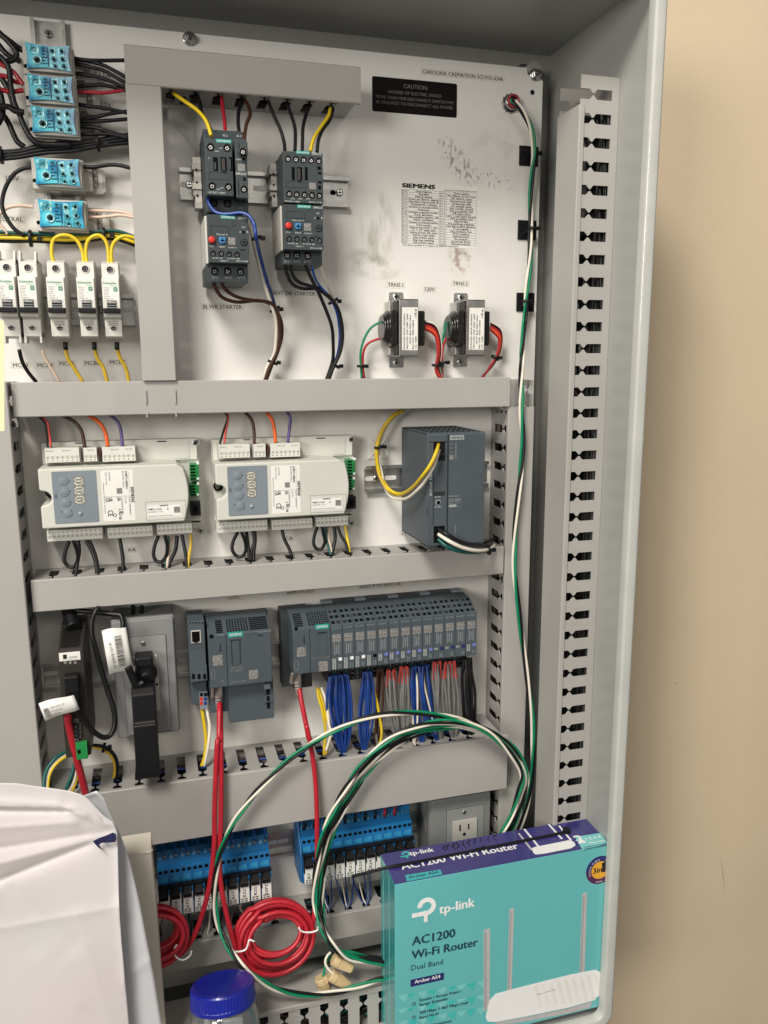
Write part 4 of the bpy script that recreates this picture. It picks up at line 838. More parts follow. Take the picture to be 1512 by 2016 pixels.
for x_ in (373, 414, 455): m = MB(); t_ = W(10,x_,608,D); m.lathe((t_[0],t_[1],D-.1), (0,0,1), [(0,1.7),(.5,1.7),(.6,1)], 'inkgrey', 14); m.build('indicator', e)
m = MB(); bx(m,10,365,722,490,860,D-1,D+1.2,'steel'); bx(m,10,372,732,484,858,D,D+1.8,'black'); m.build('port_frame', e, bevel=.4)
m = MB(); bx(m,10,355,728,490,860,D+1,D+14,'black'); bx(m,10,365,850,495,1010,D+1,D+12,'black'); m.build('cable_plug', e, bevel=2)
m = MB(); p = W(10,425,1095,D); q = W(10,508,1225,D); m.prism(rring(p[0], q[0], q[1], p[1], 4, 5), D, D+1, 'steel'); m.prism(rring(p[0]+1.3, q[0]-1.3, q[1]+1.3, p[1]-1.3, 3.2, 5), D+1, D+4.5, 'black')
for i in range(9): m.disc((p[0]+4.2+(i % 2)*4, p[1]-5-i*2.5, D+4.7), .8, 'steel', 10)
for yy in (1072, 1243): t_ = W(10,466,yy,D); m.lathe((t_[0],t_[1],D), (0,0,1), [(0,2.8),(3,2.8),(3.4,2.2)], 'steel', 6, False); m.disc((t_[0],t_[1],D+3.5), 1.3, 'hole')
m.build('serial_port', e)
m = MB(); bx(m,10,455,1275,560,1400,D-14,D+5,'green'); bx(m,10,470,1330,500,1360,D+5,D+5.4,'hole'); m.build('green_connector', e, bevel=.6)
# ================================================================== outlet box with adapter, left
def outlet_box(label, k, X_, Y_, D, pl, face, sc, dd=38):
    e = thing('outlet_box', label, 'outlet box', W(k, X_[0], Y_[1], 0), 'grey outlet boxes'); m = MB()
    p = W(k,X_[0],Y_[0],D); q = W(k,X_[1],Y_[1],D); m.prism(rring(p[0], q[0], q[1], p[1], 3, 5), 1, D-4, 'boxgrey'); m.prism(rring(p[0]+1.4, q[0]-1.4, q[1]+1.4, p[1]-1.4, 3, 5), D-4, D, 'boxgrey'); m.build('box_body', e, bevel=1.6, seg=3)
    m = MB(); p = W(k,*pl[:2],D); q = W(k,*pl[2:],D); m.box(p[0]-.4, q[0]+.4, q[1]-.4, p[1]+.4, D, D+.3, 'hole'); m.box(p[0], q[0], q[1], p[1], D+.1, D+1.6, 'boxgrey2'); m.build('cover_plate', e, bevel=.8)
    m = MB(); t_ = W(k,*sc,D+1.6); m.lathe(t_, (0,0,1), [(0,3),(.6,2.9),(.8,2.2)], 'zinc', 16); m.box(t_[0]-2.2, t_[0]+2.2, t_[1]-.35, t_[1]+.35, D+2, D+2.55, 'hole'); m.build('screw', e)
    return e, p, q
e, p, q = outlet_box('grey outlet box holding the black adapter, between gateway and processor', 10, (742,1325), (265,1180), 52, (838,405,1245,1160), None, (1018,450))
m = MB(); p = W(10,905,560,54); q = W(10,1160,1000,54); m.box(p[0], q[0], q[1], p[1], 53, 55.5, 'bodygrey'); m.build('receptacle', e, bevel=.8)
m = MB()
for xy in ((945,805),(1130,787)): t_ = W(10,xy[0],xy[1],55.6); m.disc((t_[0],t_[1],55.75), 1.5, 'hole', 12)
faint(m, 10, 1000, 800, 1085, 838, 55.5, 'inkgrey', .3); m.build('test_marking', e)
e = thing('power_plug', 'black angled mains plug in the upper socket of the left outlet box', 'plug', W(10,1020,700,56)); m = MB()
bx(m,10,945,575,1100,640,56,80,'black'); bx(m,10,965,630,1090,700,56,76,'black'); m.build('plug_body', e, bevel=2.5, seg=3)
m = MB(); t_ = W(10,1040,700,66); m.lathe((t_[0],t_[1]+2,62), (.0,-.35,1), [(0,13),(6,13),(9,11.5),(12,8),(15,6)], 'black', 28); m.build('strain_relief', e)
m = MB(); m.tube(WP(10,(82,88),(1020,770),(960,790),(915,700),(890,640)), 4.2, 'wblack', 12); m.build('cord', e)
e = thing('power_adapter', 'slim upright black power adapter plugged into the lower socket of the left outlet box', 'power adapter', W(10,1050,1540,56)); D = 96; m = MB()
p = W(10,915,850,D); q = W(10,1165,1545,D); z0 = 57
m.prism([(z0,p[1]),(D-10,p[1]+.5),(D-2,p[1]-6),(D,W(10,930,1115,D)[1]),(D+4,W(10,930,1125,D)[1]),(D+5,q[1]+3),(D+2,q[1]),(z0,q[1])], p[0], q[0]-1, 'black', 'x'); m.build('adapter_body', e, bevel=2.2, seg=3)
# lugs above box
for x_ in (930, 1003):
    m = MB(); p = W(10,x_,250,20); m.tube([W(10,x_+2,140,34), W(10,x_,200,30)], 2.6, 'wblack', 10); m.box(p[0]-3, p[0]+3, p[1]-5, p[1]+11, 20, 21.2, 'steel'); m.lathe((p[0],p[1]-2,20.5), (0,0,1), [(0,4),(1.6,4),(2,3.4)], 'steel', 20); m.disc((p[0],p[1]-2,22.7), 2.2, 'hole', 14)
    tag(m.build('ring_terminal', bevel=.3), ('left' if x_ == 930 else 'right')+' of the two ring terminals above the left outlet box', 'ring terminal')
# ================================================================== processor
D = 64
e = thing('bus_adapter_module', 'narrow dark module with network port at the left end of the processor', 'port module', W(11,170,1220,8)); m = MB()
a = W(11,137,400,D); b = W(11,325,960,D); m.prism([(10,b[1]-34),(10,a[1]-2),(30,a[1]+1),(D,a[1]),(D,b[1]+10),(D-8,b[1]),(D-8,b[1]-2),(D-22,b[1]-8),(D-22,b[1]-36)], a[0], b[0]-.6, 'anth', 'x'); m.build('housing', e, bevel=.7)
m = MB(); bx(m,11,168,482,265,590,D-.2,D+.8,'bodygrey'); bx(m,11,176,492,255,580,D+.8,D+1,'hole'); bx(m,11,196,560,236,590,D+1,D+1.2,'hole'); m.build('network_port', e, bevel=.2)
m = MB(); [bx(m,11,150+i*30,404,168+i*30,412,D-.4,D+.2,'hole') for i in range(5)]; faint(m,11,170,612,280,645,D,'anth2',.4); m.build('vent_slot', e)
m = MB(); bx(m,11,165,820,322,940,D-2,D+4,'anth'); [bx(m,11,178+i*52,885,208+i*52,930,D+4,D+4.4,'hole') for i in range(3)]; m.build('latch', e, bevel=1.2)
m = MB(); bx(m,11,246,1050,328,1205,30,46,'panelgrey'); [bx(m,11,252+i*38,1062+j*40,282+i*38,1090+j*40,46,46.3,'hole' if j == 0 else ('redbtn' if i == 0 else 'wblue')) for i in range(2) for j in range(3)]; m.build('supply_connector', e, bevel=.3)
D = 72
e = thing('processor_module', 'wide dark grey processor module with a memory slot flap, left of the input row', 'processor module', W(11,520,1290,8)); m = MB()
a = W(11,335,545,D); b = W(11,930,960,D); Xs = W(11,497,600,D)[0]
m.prism([(10,b[1]-30),(10,a[1]+10),(30,a[1]+14),(48,a[1]+13),(D,a[1]+2),(D,b[1]+1),(D-6,b[1]),(D-30,b[1]-1),(D-30,b[1]-44)], a[0]-1, b[0]-.4, 'anth', 'x'); m.build('housing', e, bevel=.8)
m = MB(); m.box(a[0]-6, b[0]+3, b[1]-30, a[1]+11, 8, 22, 'anth2'); m.build('base_unit', e, bevel=.8)
m = MB()
for (xa, xb, n, r0) in ((a[0]+10, Xs-4, 4, 0), (Xs+3, Xs+26, 8, 0), (Xs+30, b[0]-4, 10, 0)):
    for i in range(n):
        for j in range(7):
            xx = xa+(xb-xa)*i/(n-1); s_ = (j+.8)/8; dd = 48+(D-48)*s_; yy = a[1]+13.4-11*s_; m.poly([(xx-1,yy+.8,dd-.95),(xx+1,yy+.8,dd-.95),(xx+1,yy-.1,dd+.9),(xx-1,yy-.1,dd+.9)], 'hole')
m.build('vent_grille', e)
m = MB(); m.box(Xs-.2, Xs+.4, b[1]+1, a[1]+2, D-.3, D+.15, 'hole'); m.rect(a[0], b[0], a[1]-1.2, a[1]-.9, D+.1, 'anth2'); label_bar(m,'SIEMENS',11,510,496,655,532,D); bx(m,11,535,568,636,575,D,D+.4,'dark'); bx(m,11,548,590,552,800,D-.2,D+.3,'hole'); bx(m,11,628,580,633,785,D-.2,D+.3,'hole'); bx(m,11,555,578,626,795,D,D+.7,'anth')
for y_ in (610,632,652,668): bx(m,11,438,y_-5,450,y_+5,D,D+.3,'hole')
for x_ in (798,815,832): bx(m,11,x_-4,518,x_+6,530,D,D+.3,'hole')
t_ = W(11,360,533,D); m.disc((t_[0],t_[1],D+.3), 2.6, 'hole', 16); tx(m,'SIMATIC',11,540,838,655,838,D,'printsm',h=3); tx(m,'ET 200SP',11,540,866,655,866,D,'printsm',h=3); tx(m,'BA 2xRJ45',11,415,530,475,528,D,'inklight',h=1.3); tx(m,'CPU 1512SP-1 PN',11,790,500,918,496,D,'inklight',h=1.8)
tx(m,'P1R',11,455,955,480,955,D,'inklight',h=1.4); tx(m,'6ES7 512-1DK01-0AB0',11,545,965,680,955,D,'inklight',h=1.4)
patch(m,11,370,712,465,800,D); patch(m,11,708,850,795,925,D); faint(m,11,360,845,395,925,D,'inklight',.25); m.build('printed_marking', e)
m = MB(); bx(m,11,515,965,945,1290,40,54,'anth'); bx(m,11,850,930,915,1010,50,56,'dark'); m.build('lower_housing', e, bevel=.8)
m = MB(); bx(m,11,872,1020,904,1200,54,55.5,'hole'); bx(m,11,850,1085,945,1140,54,56.5,'anth'); bx(m,11,875,1090,902,1135,56.5,57,'hole'); bx(m,11,850,985,910,1020,54,60,'panelgrey'); m.build('selector_switch', e, bevel=.5)
# ================================================================== remote I/O row
D = 74; pitch = 15.05
sA = W(12,125,425,D); sB = W(12,1392,595,D)
Xl = sA[0]; Yt = sA[1]; Yb_ = W(12,125,722,D)[1]
XM = W(12,383,400,D)[0]; XE = W(12,1300,300,D)[0]; pitch = (XE-XM)/12
e = thing('interface_module', 'interface module with teal name bar and red cable, left end of the input row', 'interface module', (Xl, Yb_, 8)); m = MB()
PR = lambda yo=0: [(10,Yb_-4),(10,Yt+12),(26,Yt+16.5),(48,Yt+15),(D,Yt+3),(D,Yb_+1),(D-5,Yb_),(D-30,Yb_)]
m.prism(PR(), Xl, XM-.5, 'anth', 'x'); m.build('housing', e, bevel=.7)
m = MB(); m.box(Xl-8, Xl+28, Yb_-32, Yt+14, 8, 30, 'anth2'); m.box(Xl+4, Xl+28, Yb_-30, Yb_, 30, 44, 'dark'); m.build('base_unit', e, bevel=.8)
m = MB(); Xq = W(12,238,400,D)[0]
for (xa, xb, n) in ((Xl+4, Xq-8, 5), (Xq+1, XM-3, 8)):
    for i in range(n):
        for j in range(7):
            xx = xa+(xb-xa)*i/(n-1); s_ = (j+.8)/8; dd = 48+(D-48)*s_; yy = Yt+15-11.6*s_; m.poly([(xx-1,yy+.8,dd-.95),(xx+1,yy+.8,dd-.95),(xx+1,yy-.1,dd+.9),(xx-1,yy-.1,dd+.9)], 'hole')
m.build('vent_grille', e)
m = MB(); m.box(Xq-.25, Xq+.25, Yb_+1, Yt+2, D-.2, D+.15, 'hole'); label_bar(m,'SIEMENS',12,276,376,370,402,D); bx(m,12,293,430,355,434,D,D+.4,'dark'); bx(m,12,296,436,299,585,D-.2,D+.3,'hole'); bx(m,12,352,436,355,590,D-.2,D+.3,'hole')
for y_ in (458,472,488,500): bx(m,12,198,y_-4,206,y_+4,D,D+.3,'hole')
t_ = W(12,147,405,D); m.disc((t_[0],t_[1],D+.3), 2.3, 'hole', 14); patch(m,12,152,532,214,590,D); patch(m,12,300,628,362,688,D); faint(m,12,133,625,165,682,D,'inklight',.25); tx(m,'SIMATIC ET 200SP',12,255,612,370,606,D,'printsm',h=2); m.build('printed_marking', e)
MOD = None
def io_mod(i, label, tab, wtab):
    x = XM+pitch*i; e = thing('input_module', label, 'input module', (x, Yb_, 8), 'dark grey input and output modules'); w_ = pitch-.4; m = MB()
    m.prism(PR(), x, x+w_, 'anth', 'x'); m.box(x, x+w_, Yb_-28, Yb_, 10, 42, 'dark'); m.box(x, x+w_, Yt+13, Yt+17.5, 8, 19, 'anth2' if (i % 3) else 'panelgrey'); m.build('housing', e, bevel=.5)
    m = MB()
    for j in range(3):
        for q_ in range(2):
            s_ = (j+.6)/3; dd = 46+(D-46)*s_; yy = Yt+15.6-12*s_; xx = x+3.5+q_*6.5; m.poly([(xx-2.2,yy+1.5,dd-2.4),(xx+2,yy+1.5,dd-2.4),(xx+2.2,yy-.5,dd+1.8),(xx-2,yy-.5,dd+1.8)], 'hole' if (i+j+q_) % 3 else 'dark')
    m.build('vent_ribs', e)
    m = MB(); a_ = lambda f: x+w_*f
    y_ = lambda f: Yt+(Yb_-Yt)*f
    m.rect(a_(.12), a_(.84), y_(.16), y_(.33), D+.15, 'printsm'); 
    for q_ in ((.12,.84,.155,.16), (.12,.84,.33,.335), (.12,.135,.155,.335), (.825,.84,.155,.335)): m.rect(a_(q_[0]), a_(q_[1]), y_(q_[2]), y_(q_[3]), D+.3, 'inklight')
    for j in range(12): m.rect(a_(.24), a_(.36), y_(.37+j*.022), y_(.38+j*.022), D+.15, 'inklight'); m.rect(a_(.6), a_(.72), y_(.37+j*.022), y_(.38+j*.022), D+.15, 'inklight')
    m.rect(a_(.16), a_(.17), y_(.36), y_(.66), D+.15, 'inkgrey'); m.rect(a_(.8), a_(.81), y_(.36), y_(.66), D+.15, 'inkgrey'); m.rect(a_(.45), a_(.5), y_(.4), y_(.6), D+.15, 'inklight')
    for j in range(9):
        if not(tab == 'tabnavy' and j > 1) and not (tab == 'lav' and j > 5): m.rect(a_(.08), a_(.2), y_(.715+j*.028), y_(.728+j*.028), D+.15, 'inkwhite'); m.rect(a_(.26), a_(.38), y_(.715+j*.028), y_(.728+j*.028), D+.15, 'inkwhite')
        if j > 4: m.rect(a_(.6), a_(.7), y_(.73+j*.025), y_(.738+j*.025), D+.15, 'inklight'); m.rect(a_(.78), a_(.86), y_(.73+j*.025), y_(.738+j*.025), D+.15, 'inklight')
    m.text(['DI 16x24VDC','DQ 16x24VDC','AI 4xI','RQ 4x120V'][i % 4], (a_(.08), y_(.02), D), (a_(.8), y_(.02), D), m='inklight', h=1.4)
    m.rect(a_(0), a_(1), y_(.08), y_(.085), D+.15, 'anth2'); m.build('printed_marking', e)
    m = MB(); m.box(a_(.62), a_(.92), y_(.77), y_(.70), D, D+.8, tab); m.build('colour_tab', e, bevel=.2)
    for r_ in range(6):
        pass
    m = MB()
    for r_ in range(4):
        for q_ in range(2): m.box(x+3+q_*6.5, x+6.2+q_*6.5, Yb_-6.5-r_*5.6, Yb_-2.8-r_*5.6, 41.8, 42.5, 'tealdark' if q_ else 'hole'); m.disc((x+4.6+q_*6.5, Yb_-7.6-r_*5.6, 42.3), .7, 'steel', 8)
    m.build('wire_clamp', e)
tabs = ['pwhite','pwhite','pwhite','hole','lav','lav','lav','lav','lav','tabnavy','tabnavy','tabnavy','lav']
ords = ['first','second','third','fourth','fifth','sixth','seventh','eighth','ninth','tenth','eleventh','twelfth','thirteenth and last']
tn = {'pwhite':'white','hole':'black','lav':'lavender','tabnavy':'navy'}
for i in range(13): io_mod(i, '%s input module from the left, with a %s colour tab' % (ords[i], tn[tabs[i]]), tabs[i], 0)
# ================================================================== relays
def relay(x, Yc, txt, label, group, hide=False):
    """one slim relay in its blue socket; x left edge, Yc top of the white label"""
    w_ = 14.4; e = thing('interface_relay', label, 'relay', (x, Yc-50, 8), group); m = MB(); D = 72
    m.prism([(9,Yc-34),(9,Yc+66),(30,Yc+66),(32,Yc+50),(44,Yc+49),(47,Yc+32),(54,Yc+31),(58,Yc+10),(66,Yc+9),(66,Yc-26),(56,Yc-32),(40,Yc-36)], x, x+w_-.5, 'relayblue', 'x')
    m.box(x-.05, x+.3, Yc-32, Yc+62, 9, 46, 'dark'); m.build('socket', e, bevel=.5)
    m = MB()
    for q_ in range(2):
        for (yy, dd) in ((41, 45.8), (56, 31.3)):
            c_ = (x+3.8+q_*6.4, Yc+yy, dd); m.lathe(c_, (0,.12,1), [(0,2.5),(.9,2.5),(.9,1.9),(.4,1.8)], 'relayblue2', 12); m.disc((c_[0],c_[1]+.1,c_[2]+.6), 1.7, 'zinc', 10)
        m.box(x+1.6+q_*6.6, x+5.6+q_*6.6, Yc+25, Yc+28.5, 55.2, 55.9, 'hole')
    m.box(x+2, x+12, Yc+14, Yc+20, 56.5, 58, 'relayblue2'); m.build('terminal_screw', e)
    m = MB(); m.box(x+1, x+w_-1.4, Yc-24, Yc+3, 60, D-1, 'pwhite'); m.rect(x+1.4, x+w_-1.8, Yc-23.4, Yc+1.4, D-.8, 'sticker')
    for j in range(4): m.rect(x+2.2+(j % 2)*4, x+5.2+(j % 2)*5, Yc-22.6+(j//2)*3, Yc-20.4+(j//2)*3, D-.6, 'printsm')
    if txt: m.text(txt, (x+8.2, Yc-16 if len(txt) < 4 else Yc-18, D-.8), (x+8.2, Yc-8 if len(txt) < 3 else (Yc-5 if len(txt) < 4 else Yc-4), D-.8), h=3.9, bold=.02)
    m.build('relay_body', e, bevel=.5)
    m = MB(); m.prism([(60,Yc+3.5),(66,Yc+10),(74,Yc+5),(74,Yc-.5),(D-.6,Yc-.5),(66,Yc+3)], x+1.6, x+w_-2.6, 'black', 'x'); m.box(x+.2, x+1.3, Yc-8, Yc+15, 60, D+.3, 'black'); m.box(x-.3, x+w_-.2, Yc+10, Yc+13.5, 60, 66, 'black'); m.build('retaining_clip', e, bevel=.5)
    m = MB(); m.box(x+2, x+12, Yc-31, Yc-27, 56, 61, 'relayblue2'); m.build('release_tab', e, bevel=.4)
D = 71
YL = (W(14,640,580,D)[1]+W(14,180,655,D)[1])/2
xs = W(14,737,540,D)[0]; x4 = W(14,175,660,D)[0]; pr = (xs-x4)/8
names = ['', 'RT4','RT5','RT6','RT7','R15','R17','R22','R25','RSP2']
for i, nmx in enumerate(names):
    lab = 'blue relay in the left row whose white label reads %s' % nmx if nmx else 'leftmost visible blue relay, half behind the white carton'
    relay(x4+pr*(i-1), YL, nmx, lab, 'slim blue relays')
YR = (W(14,1000,480,D)[1]+W(14,1400,400,D)[1])/2+1
x7 = W(14,995,470,D)[0]; x19 = W(14,1132,450,D)[0]; x24 = W(14,1386,400,D)[0]; pr2 = (x24-x19)/4
names2 = ['R7','R18','R19','R20','R21','R23','R24','','','','']
for i, nmx in enumerate(names2):
    if nmx: lab = 'blue relay in the right row whose white label reads %s' % nmx
    else: lab = ['first','second','third','last'][i-7]+' relay of the right row whose label is hidden by the router box'
    relay(x19+pr2*(i-2), YR, nmx, lab, 'slim blue relays')
m = MB(); x0 = x19-pr2*2; m.prism([(9,YR-34),(9,YR+64),(30,YR+64),(45,YR+40),(62,YR+14),(62,YR-26),(50,YR-33)], x0-2.2, x0-.4, 'relayblue', 'x'); tag(m.build('end_plate', bevel=.4), 'blue end plate closing the left side of the right relay row', 'end plate')
# ================================================================== outlet box, right
e, p, q = outlet_box('grey outlet box with one ivory socket at the right end of the relay row', 15, (452,770), (98,420), 56, (538,150,728,420), None, (632,160))
m = MB(); p = W(15,570,210,58); q = W(15,693,400,58); m.box(p[0], q[0], q[1], p[1], 57, 60.5, 'bodygrey'); 
bx(m,15,606,228,614,260,60.4,60.7,'hole'); bx(m,15,652,222,659,250,60.4,60.7,'hole'); t_ = W(15,632,276,60.5); m.disc((t_[0],t_[1],60.75), 2.4, 'hole', 14); m.build('socket', e, bevel=.8)
m = MB(); p = atX(*px(15,440,200), W(15,452,98,56)[0]-.3); x_ = W(15,452,98,56)[0]-.3; m.poly([(x_,p[1],20),(x_,p[1],44),(x_,p[1]-50,44),(x_,p[1]-50,20)], 'printsm'); m.build('side_label', e)

# ================================================================== wires, upper left
G = 'black wires between blue blocks and upright duct'
for i, (pts, mt, lab) in enumerate((
  (((560,452),(640,466),(760,474),(985,472)), 'wblack', 'topmost black wire from the top blue block to the upright duct'),
  (((560,462),(680,475),(830,520),(1010,620)), 'wblack', 'second black wire leaving the top blue block, sagging right'),
  (((570,492),(690,522),(830,560),(1000,665)), 'wblack', 'third black wire leaving the top blue block'),
  (((580,570),(700,590),(830,622),(1000,695)), 'wblack', 'black wire from the upper side of the middle blue block'),
  (((582,682),(700,668),(820,668),(1000,712)), 'wblack', 'black wire from the lower side of the middle blue block'),
  (((600,722),(700,722),(830,726),(1000,700)), 'wred', 'single red wire from the middle blue block to the upright duct'),
  (((600,815),(700,832),(830,850),(1000,885)), 'wblack', 'upper black wire of the lowest stacked blue block'),
  (((600,940),(740,918),(850,893),(1000,872)), 'wblack', 'black wire rising right from the lowest stacked blue block'),
  (((600,950),(740,952),(850,945),(1000,932)), 'wblack', 'level black wire from the lowest stacked blue block'),
  (((610,990),(740,1000),(850,1030),(1010,1075)), 'wblack', 'black wire falling right from the lowest stacked blue block'),
  (((610,1048),(720,1052),(850,1050),(1010,1085)), 'wblack', 'lowest black wire of the three stacked blue blocks'))):
    wire(WP(1,(26,34),*pts), 2.0 if mt == 'wblack' else 1.9, mt, lab, G)
wire(WP(2,(26,34),(632,108),(720,118),(850,98),(940,102),(1030,125)), 2.1, 'wblack', 'black wire from the fourth blue block curving into the upright duct')
wire(WP(2,26,(240,118),(180,128),(110,170),(50,260),(18,370),(25,460),(80,560),(130,615),(190,650)), 2.2, 'wblack', 'black wire looping left and down from the fourth blue block')
for j, (a_, b_) in enumerate(((452,478),(508,498))): wire(WP(2,(24,32),(662,a_),(760,a_+(5 if j == 0 else 0)),(860,a_+(8 if j == 0 else -8)),(950,b_-(12 if j == 0 else 6)),(1050,b_+(18 if j == 0 else 12))), 1.7, 'wpink', ('upper' if j == 0 else 'lower')+' cream wire from the fifth blue block into the upright duct', 'cream wires')
wire(WP(2,24,(262,428),(190,418),(100,422),(30,450),(-10,500),(-5,560),(30,600),(60,640)), 1.9, 'wpink', 'cream wire looping left out of the fifth blue block', 'cream wires')
# heavy cables, far left
for i, (r_, d0, pts) in enumerate(((2.9,30,((-30,235),(50,310),(110,380),(130,430),(100,470),(20,485),(-40,470))), (2.9,24,((-30,250),(60,310),(150,380),(190,395))), (2.9,34,((-40,420),(20,460),(70,540),(85,680),(110,800),(150,890),(190,990),(250,1090),(330,1130),(560,1135))),
   (3.0,26,((-40,560),(30,640),(80,740),(120,850),(180,880))), (3.0,30,((-40,640),(10,760),(20,880),(-10,960),(-40,970))), (3.0,20,((-40,900),(20,900),(70,970),(130,1100),(190,1150))), (2.9,40,((-40,840),(60,835),(120,870),(190,880)))
   , (2.9,16,((-30,330),(60,430),(160,480))))):
    wire(WP(1,d0,*pts), r_, 'wblack', ['black feeder cable doubling back at the upper left edge','black feeder cable running straight into the top blue block','long black feeder cable sweeping down below the stacked blocks','black feeder cable behind the middle blue block, left edge','short black feeder cable bending off the left photo edge','black feeder cable pointing down to the bundle at the left edge','level black feeder cable into the lowest stacked blue block','deepest black feeder cable behind the top blue block'][i], 'black feeder cables at the upper left', 'cable', 'cable', 10)
wire(WP(1,32,(-30,490),(40,520),(110,570),(165,640),(180,665)), 2.3, 'wred', 'upper red feeder cable into the middle blue block', 'red feeder cables', 'cable', 'cable', 10)
wire(WP(1,28,(-30,590),(50,600),(120,640),(180,650)), 2.3, 'wred', 'middle red feeder cable into the middle blue block', 'red feeder cables', 'cable', 'cable', 10)
wire(WP(1,30,(-30,690),(40,712),(110,718),(185,705)), 2.3, 'wred', 'lowest red feeder cable into the middle blue block', 'red feeder cables', 'cable', 'cable', 10)
for i in range(6):
    o_ = (i-2.5)*14; dd = 26+5*(i % 2)
    wire(WP(1,dd,(-30,1220+o_*.9),(150,1205+o_*.8),(350,1165+o_),(560,1150+o_),(760,1122+o_*.75),(900,1100+o_*.9),(1020,1085+o_)), 2.0, 'wblack', 'one of six black wires bundled level across the left edge', 'six bundled black wires')
tie(W(1,765,1120,30), 'tie round the level black bundle below the stacked blocks', 9, (1,.1,0)); tie(W(1,8,1215,30), 'tie round the black bundle at the left photo edge', 9, (1,.05,0))
# yellow and green bundle
for i, (mt, dy, sg) in enumerate((('wyel',-36,8),('wyel',-22,0),('wyel',4,-4),('wyel',14,6),('wgreen' if 0 else 'wteal',-8,0),('wteal',-46,30),('wblue',24,10),('wblack',30,4))):
    wire(WP(2,16+(i % 3)*4,(-30,665+dy),(120,668+dy+sg*.3),(240,672+dy*.8),(420,680+dy*.8),(560,682+dy*.9),(700,668+dy*.8),(820,652+dy*.8),(930,660+dy*.9),(1060,705+dy*.9)), 1.8 if mt != 'wblue' else 1.4, mt, {0:'top yellow wire of the level yellow and green bundle',1:'second yellow wire of the level yellow and green bundle',2:'third yellow wire of the level yellow and green bundle',3:'lowest yellow wire of the level yellow and green bundle',4:'dark green wire inside the level yellow bundle',5:'dark green wire riding on top of the level yellow bundle',6:'blue wire under the level yellow bundle',7:'black wire under the level yellow bundle'}[i], 'yellow and green bundled wires')
tie(W(2,240,675,26), 'tie round the yellow bundle below the neutral block, left one', 9, (1,0,0)); tie(W(2,815,645,26), 'tie round the yellow bundle just above the breakers, right one', 8, (1,0,0))
# yellow jumpers
Lp = (((430,880),(405,800),(412,700),(460,655),(540,652),(610,700),(648,790),(655,880)), ((683,880),(672,790),(685,700),(735,655),(790,655),(835,710),(850,800),(852,885)), ((878,885),(872,800),(885,720),(930,672),(985,655),(1060,672)))
for i, pts in enumerate(Lp):
    wire(WP(2,[46,46,46][i],*pts), 1.95, 'wyel', ['yellow jumper looping from third to fourth breaker','yellow jumper looping from fourth to fifth breaker','yellow wire arching from the fifth breaker into the upright duct'][i], 'yellow breaker jumpers')
for i, (x_, y0) in enumerate(((438,884),(672,884),(864,888))):
    m = MB(); c = W(2,x_,y0,46); m.cyl((c[0],c[1]-4,46), (0,1,0), 2.3 if i == 0 else 2.6, 6, 'black', 12)
    if i: m.cyl((c[0]+3,c[1]-4,46), (0,1,0), 2.3, 6, 'black', 12)
    tag(m.build('ferrule'), 'black ferrule at the top of the %s breaker' % ['third','fourth','fifth'][i], 'ferrule', 'black ferrules')
for i, (pts, mt) in enumerate(((((150,1545),(175,1640),(220,1720),(285,1800)),'wblack'), (((330,1550),(370,1640),(420,1720),(465,1800)),'wpink'), (((512,1520),(530,1610),(580,1690),(650,1800)),'wyelo'), (((738,1520),(760,1610),(810,1690),(840,1800)),'wyelo'), (((915,1520),(940,1610),(985,1690),(1010,1800)),'wyelo'))):
    wire(WP(2,(46,36),*pts), 2.1 if i != 1 else 1.6, mt, '%s wire leaving the bottom of the %s breaker from the left' % (['black','pale pink','yellow','yellow','yellow'][i], ords[i]), 'wires below the breakers')
    if i > 1: m = MB(); m.tube(WP(2,48,(pts[0][0],pts[0][1]-34),(pts[0][0]+2,pts[0][1]+26)), 2.6, 'black', 10); tag(m.build('ferrule'), 'black ferrule under the %s breaker from the left' % ords[i], 'ferrule', 'black ferrules')
# ---- starters
G = 'wires from the top duct to the starters'
for pts, mt, lab, d_ in ((((75,385),(120,420),(170,455),(260,520),(325,600),(362,710)), 'wyel', 'yellow wire curving from the top duct into the left contactor', (45,86)),
  (((245,375),(275,450),(290,530),(330,600),(370,690)), 'wblack', 'black wire behind the yellow one, into the left contactor', (45,66)), (((440,405),(448,500),(462,600),(468,690)), 'wred', 'red wire from the top duct into the left contactor', (45,68)),
  (((590,430),(570,510),(562,600),(572,690)), 'wblack', 'black wire into the right side of the left contactor', (45,68)), (((605,430),(640,490),(652,550),(625,620),(612,700),(610,755)), 'wbrown', 'brown wire bowing into the right side of the left contactor', (45,90)),
  (((785,450),(830,560),(880,670),(905,760),(910,815)), 'wblack', 'first black wire from the left into the right contactor', (45,66)), (((925,470),(960,560),(985,650),(988,740),(985,818)), 'wblack', 'second black wire from the left into the right contactor', (45,66)),
  (((1095,480),(1065,560),(1045,650),(1042,740),(1040,820)), 'wblack', 'third black wire into the right contactor', (45,66)), (((1250,500),(1235,560),(1180,640),(1125,730),(1100,825)), 'wyel', 'yellow wire into the right contactor', (45,66)),
  (((1270,505),(1245,590),(1195,660),(1160,740),(1150,830)), 'wblack', 'rightmost black wire into the right contactor', (45,64))):
    wire(WP(3,d_,*pts), 2.0, mt, lab, G)
tie(W(3,150,445,50), 'tie on the yellow wire at the left end of the top duct', 5, (1,-.6,0))
wire(WP(4,(84,110),(338,40),(350,90),(400,145),(480,158),(580,148),(640,170),(680,230),(695,320))+WP(4,(90,14),(715,420),(760,600),(810,750),(835,840)), 2.0, 'wblue', 'blue wire crossing the left starter and dropping right', 'wires of the left starter')
wire(WP(4,(76,14),(592,80),(620,180),(660,290),(690,420),(740,620),(785,760),(820,860),(845,960),(845,1080),(830,1200),(775,1300),(755,1400)), 2.0, 'wwhite', 'white wire dropping past the left overload relay', 'wires of the left starter')
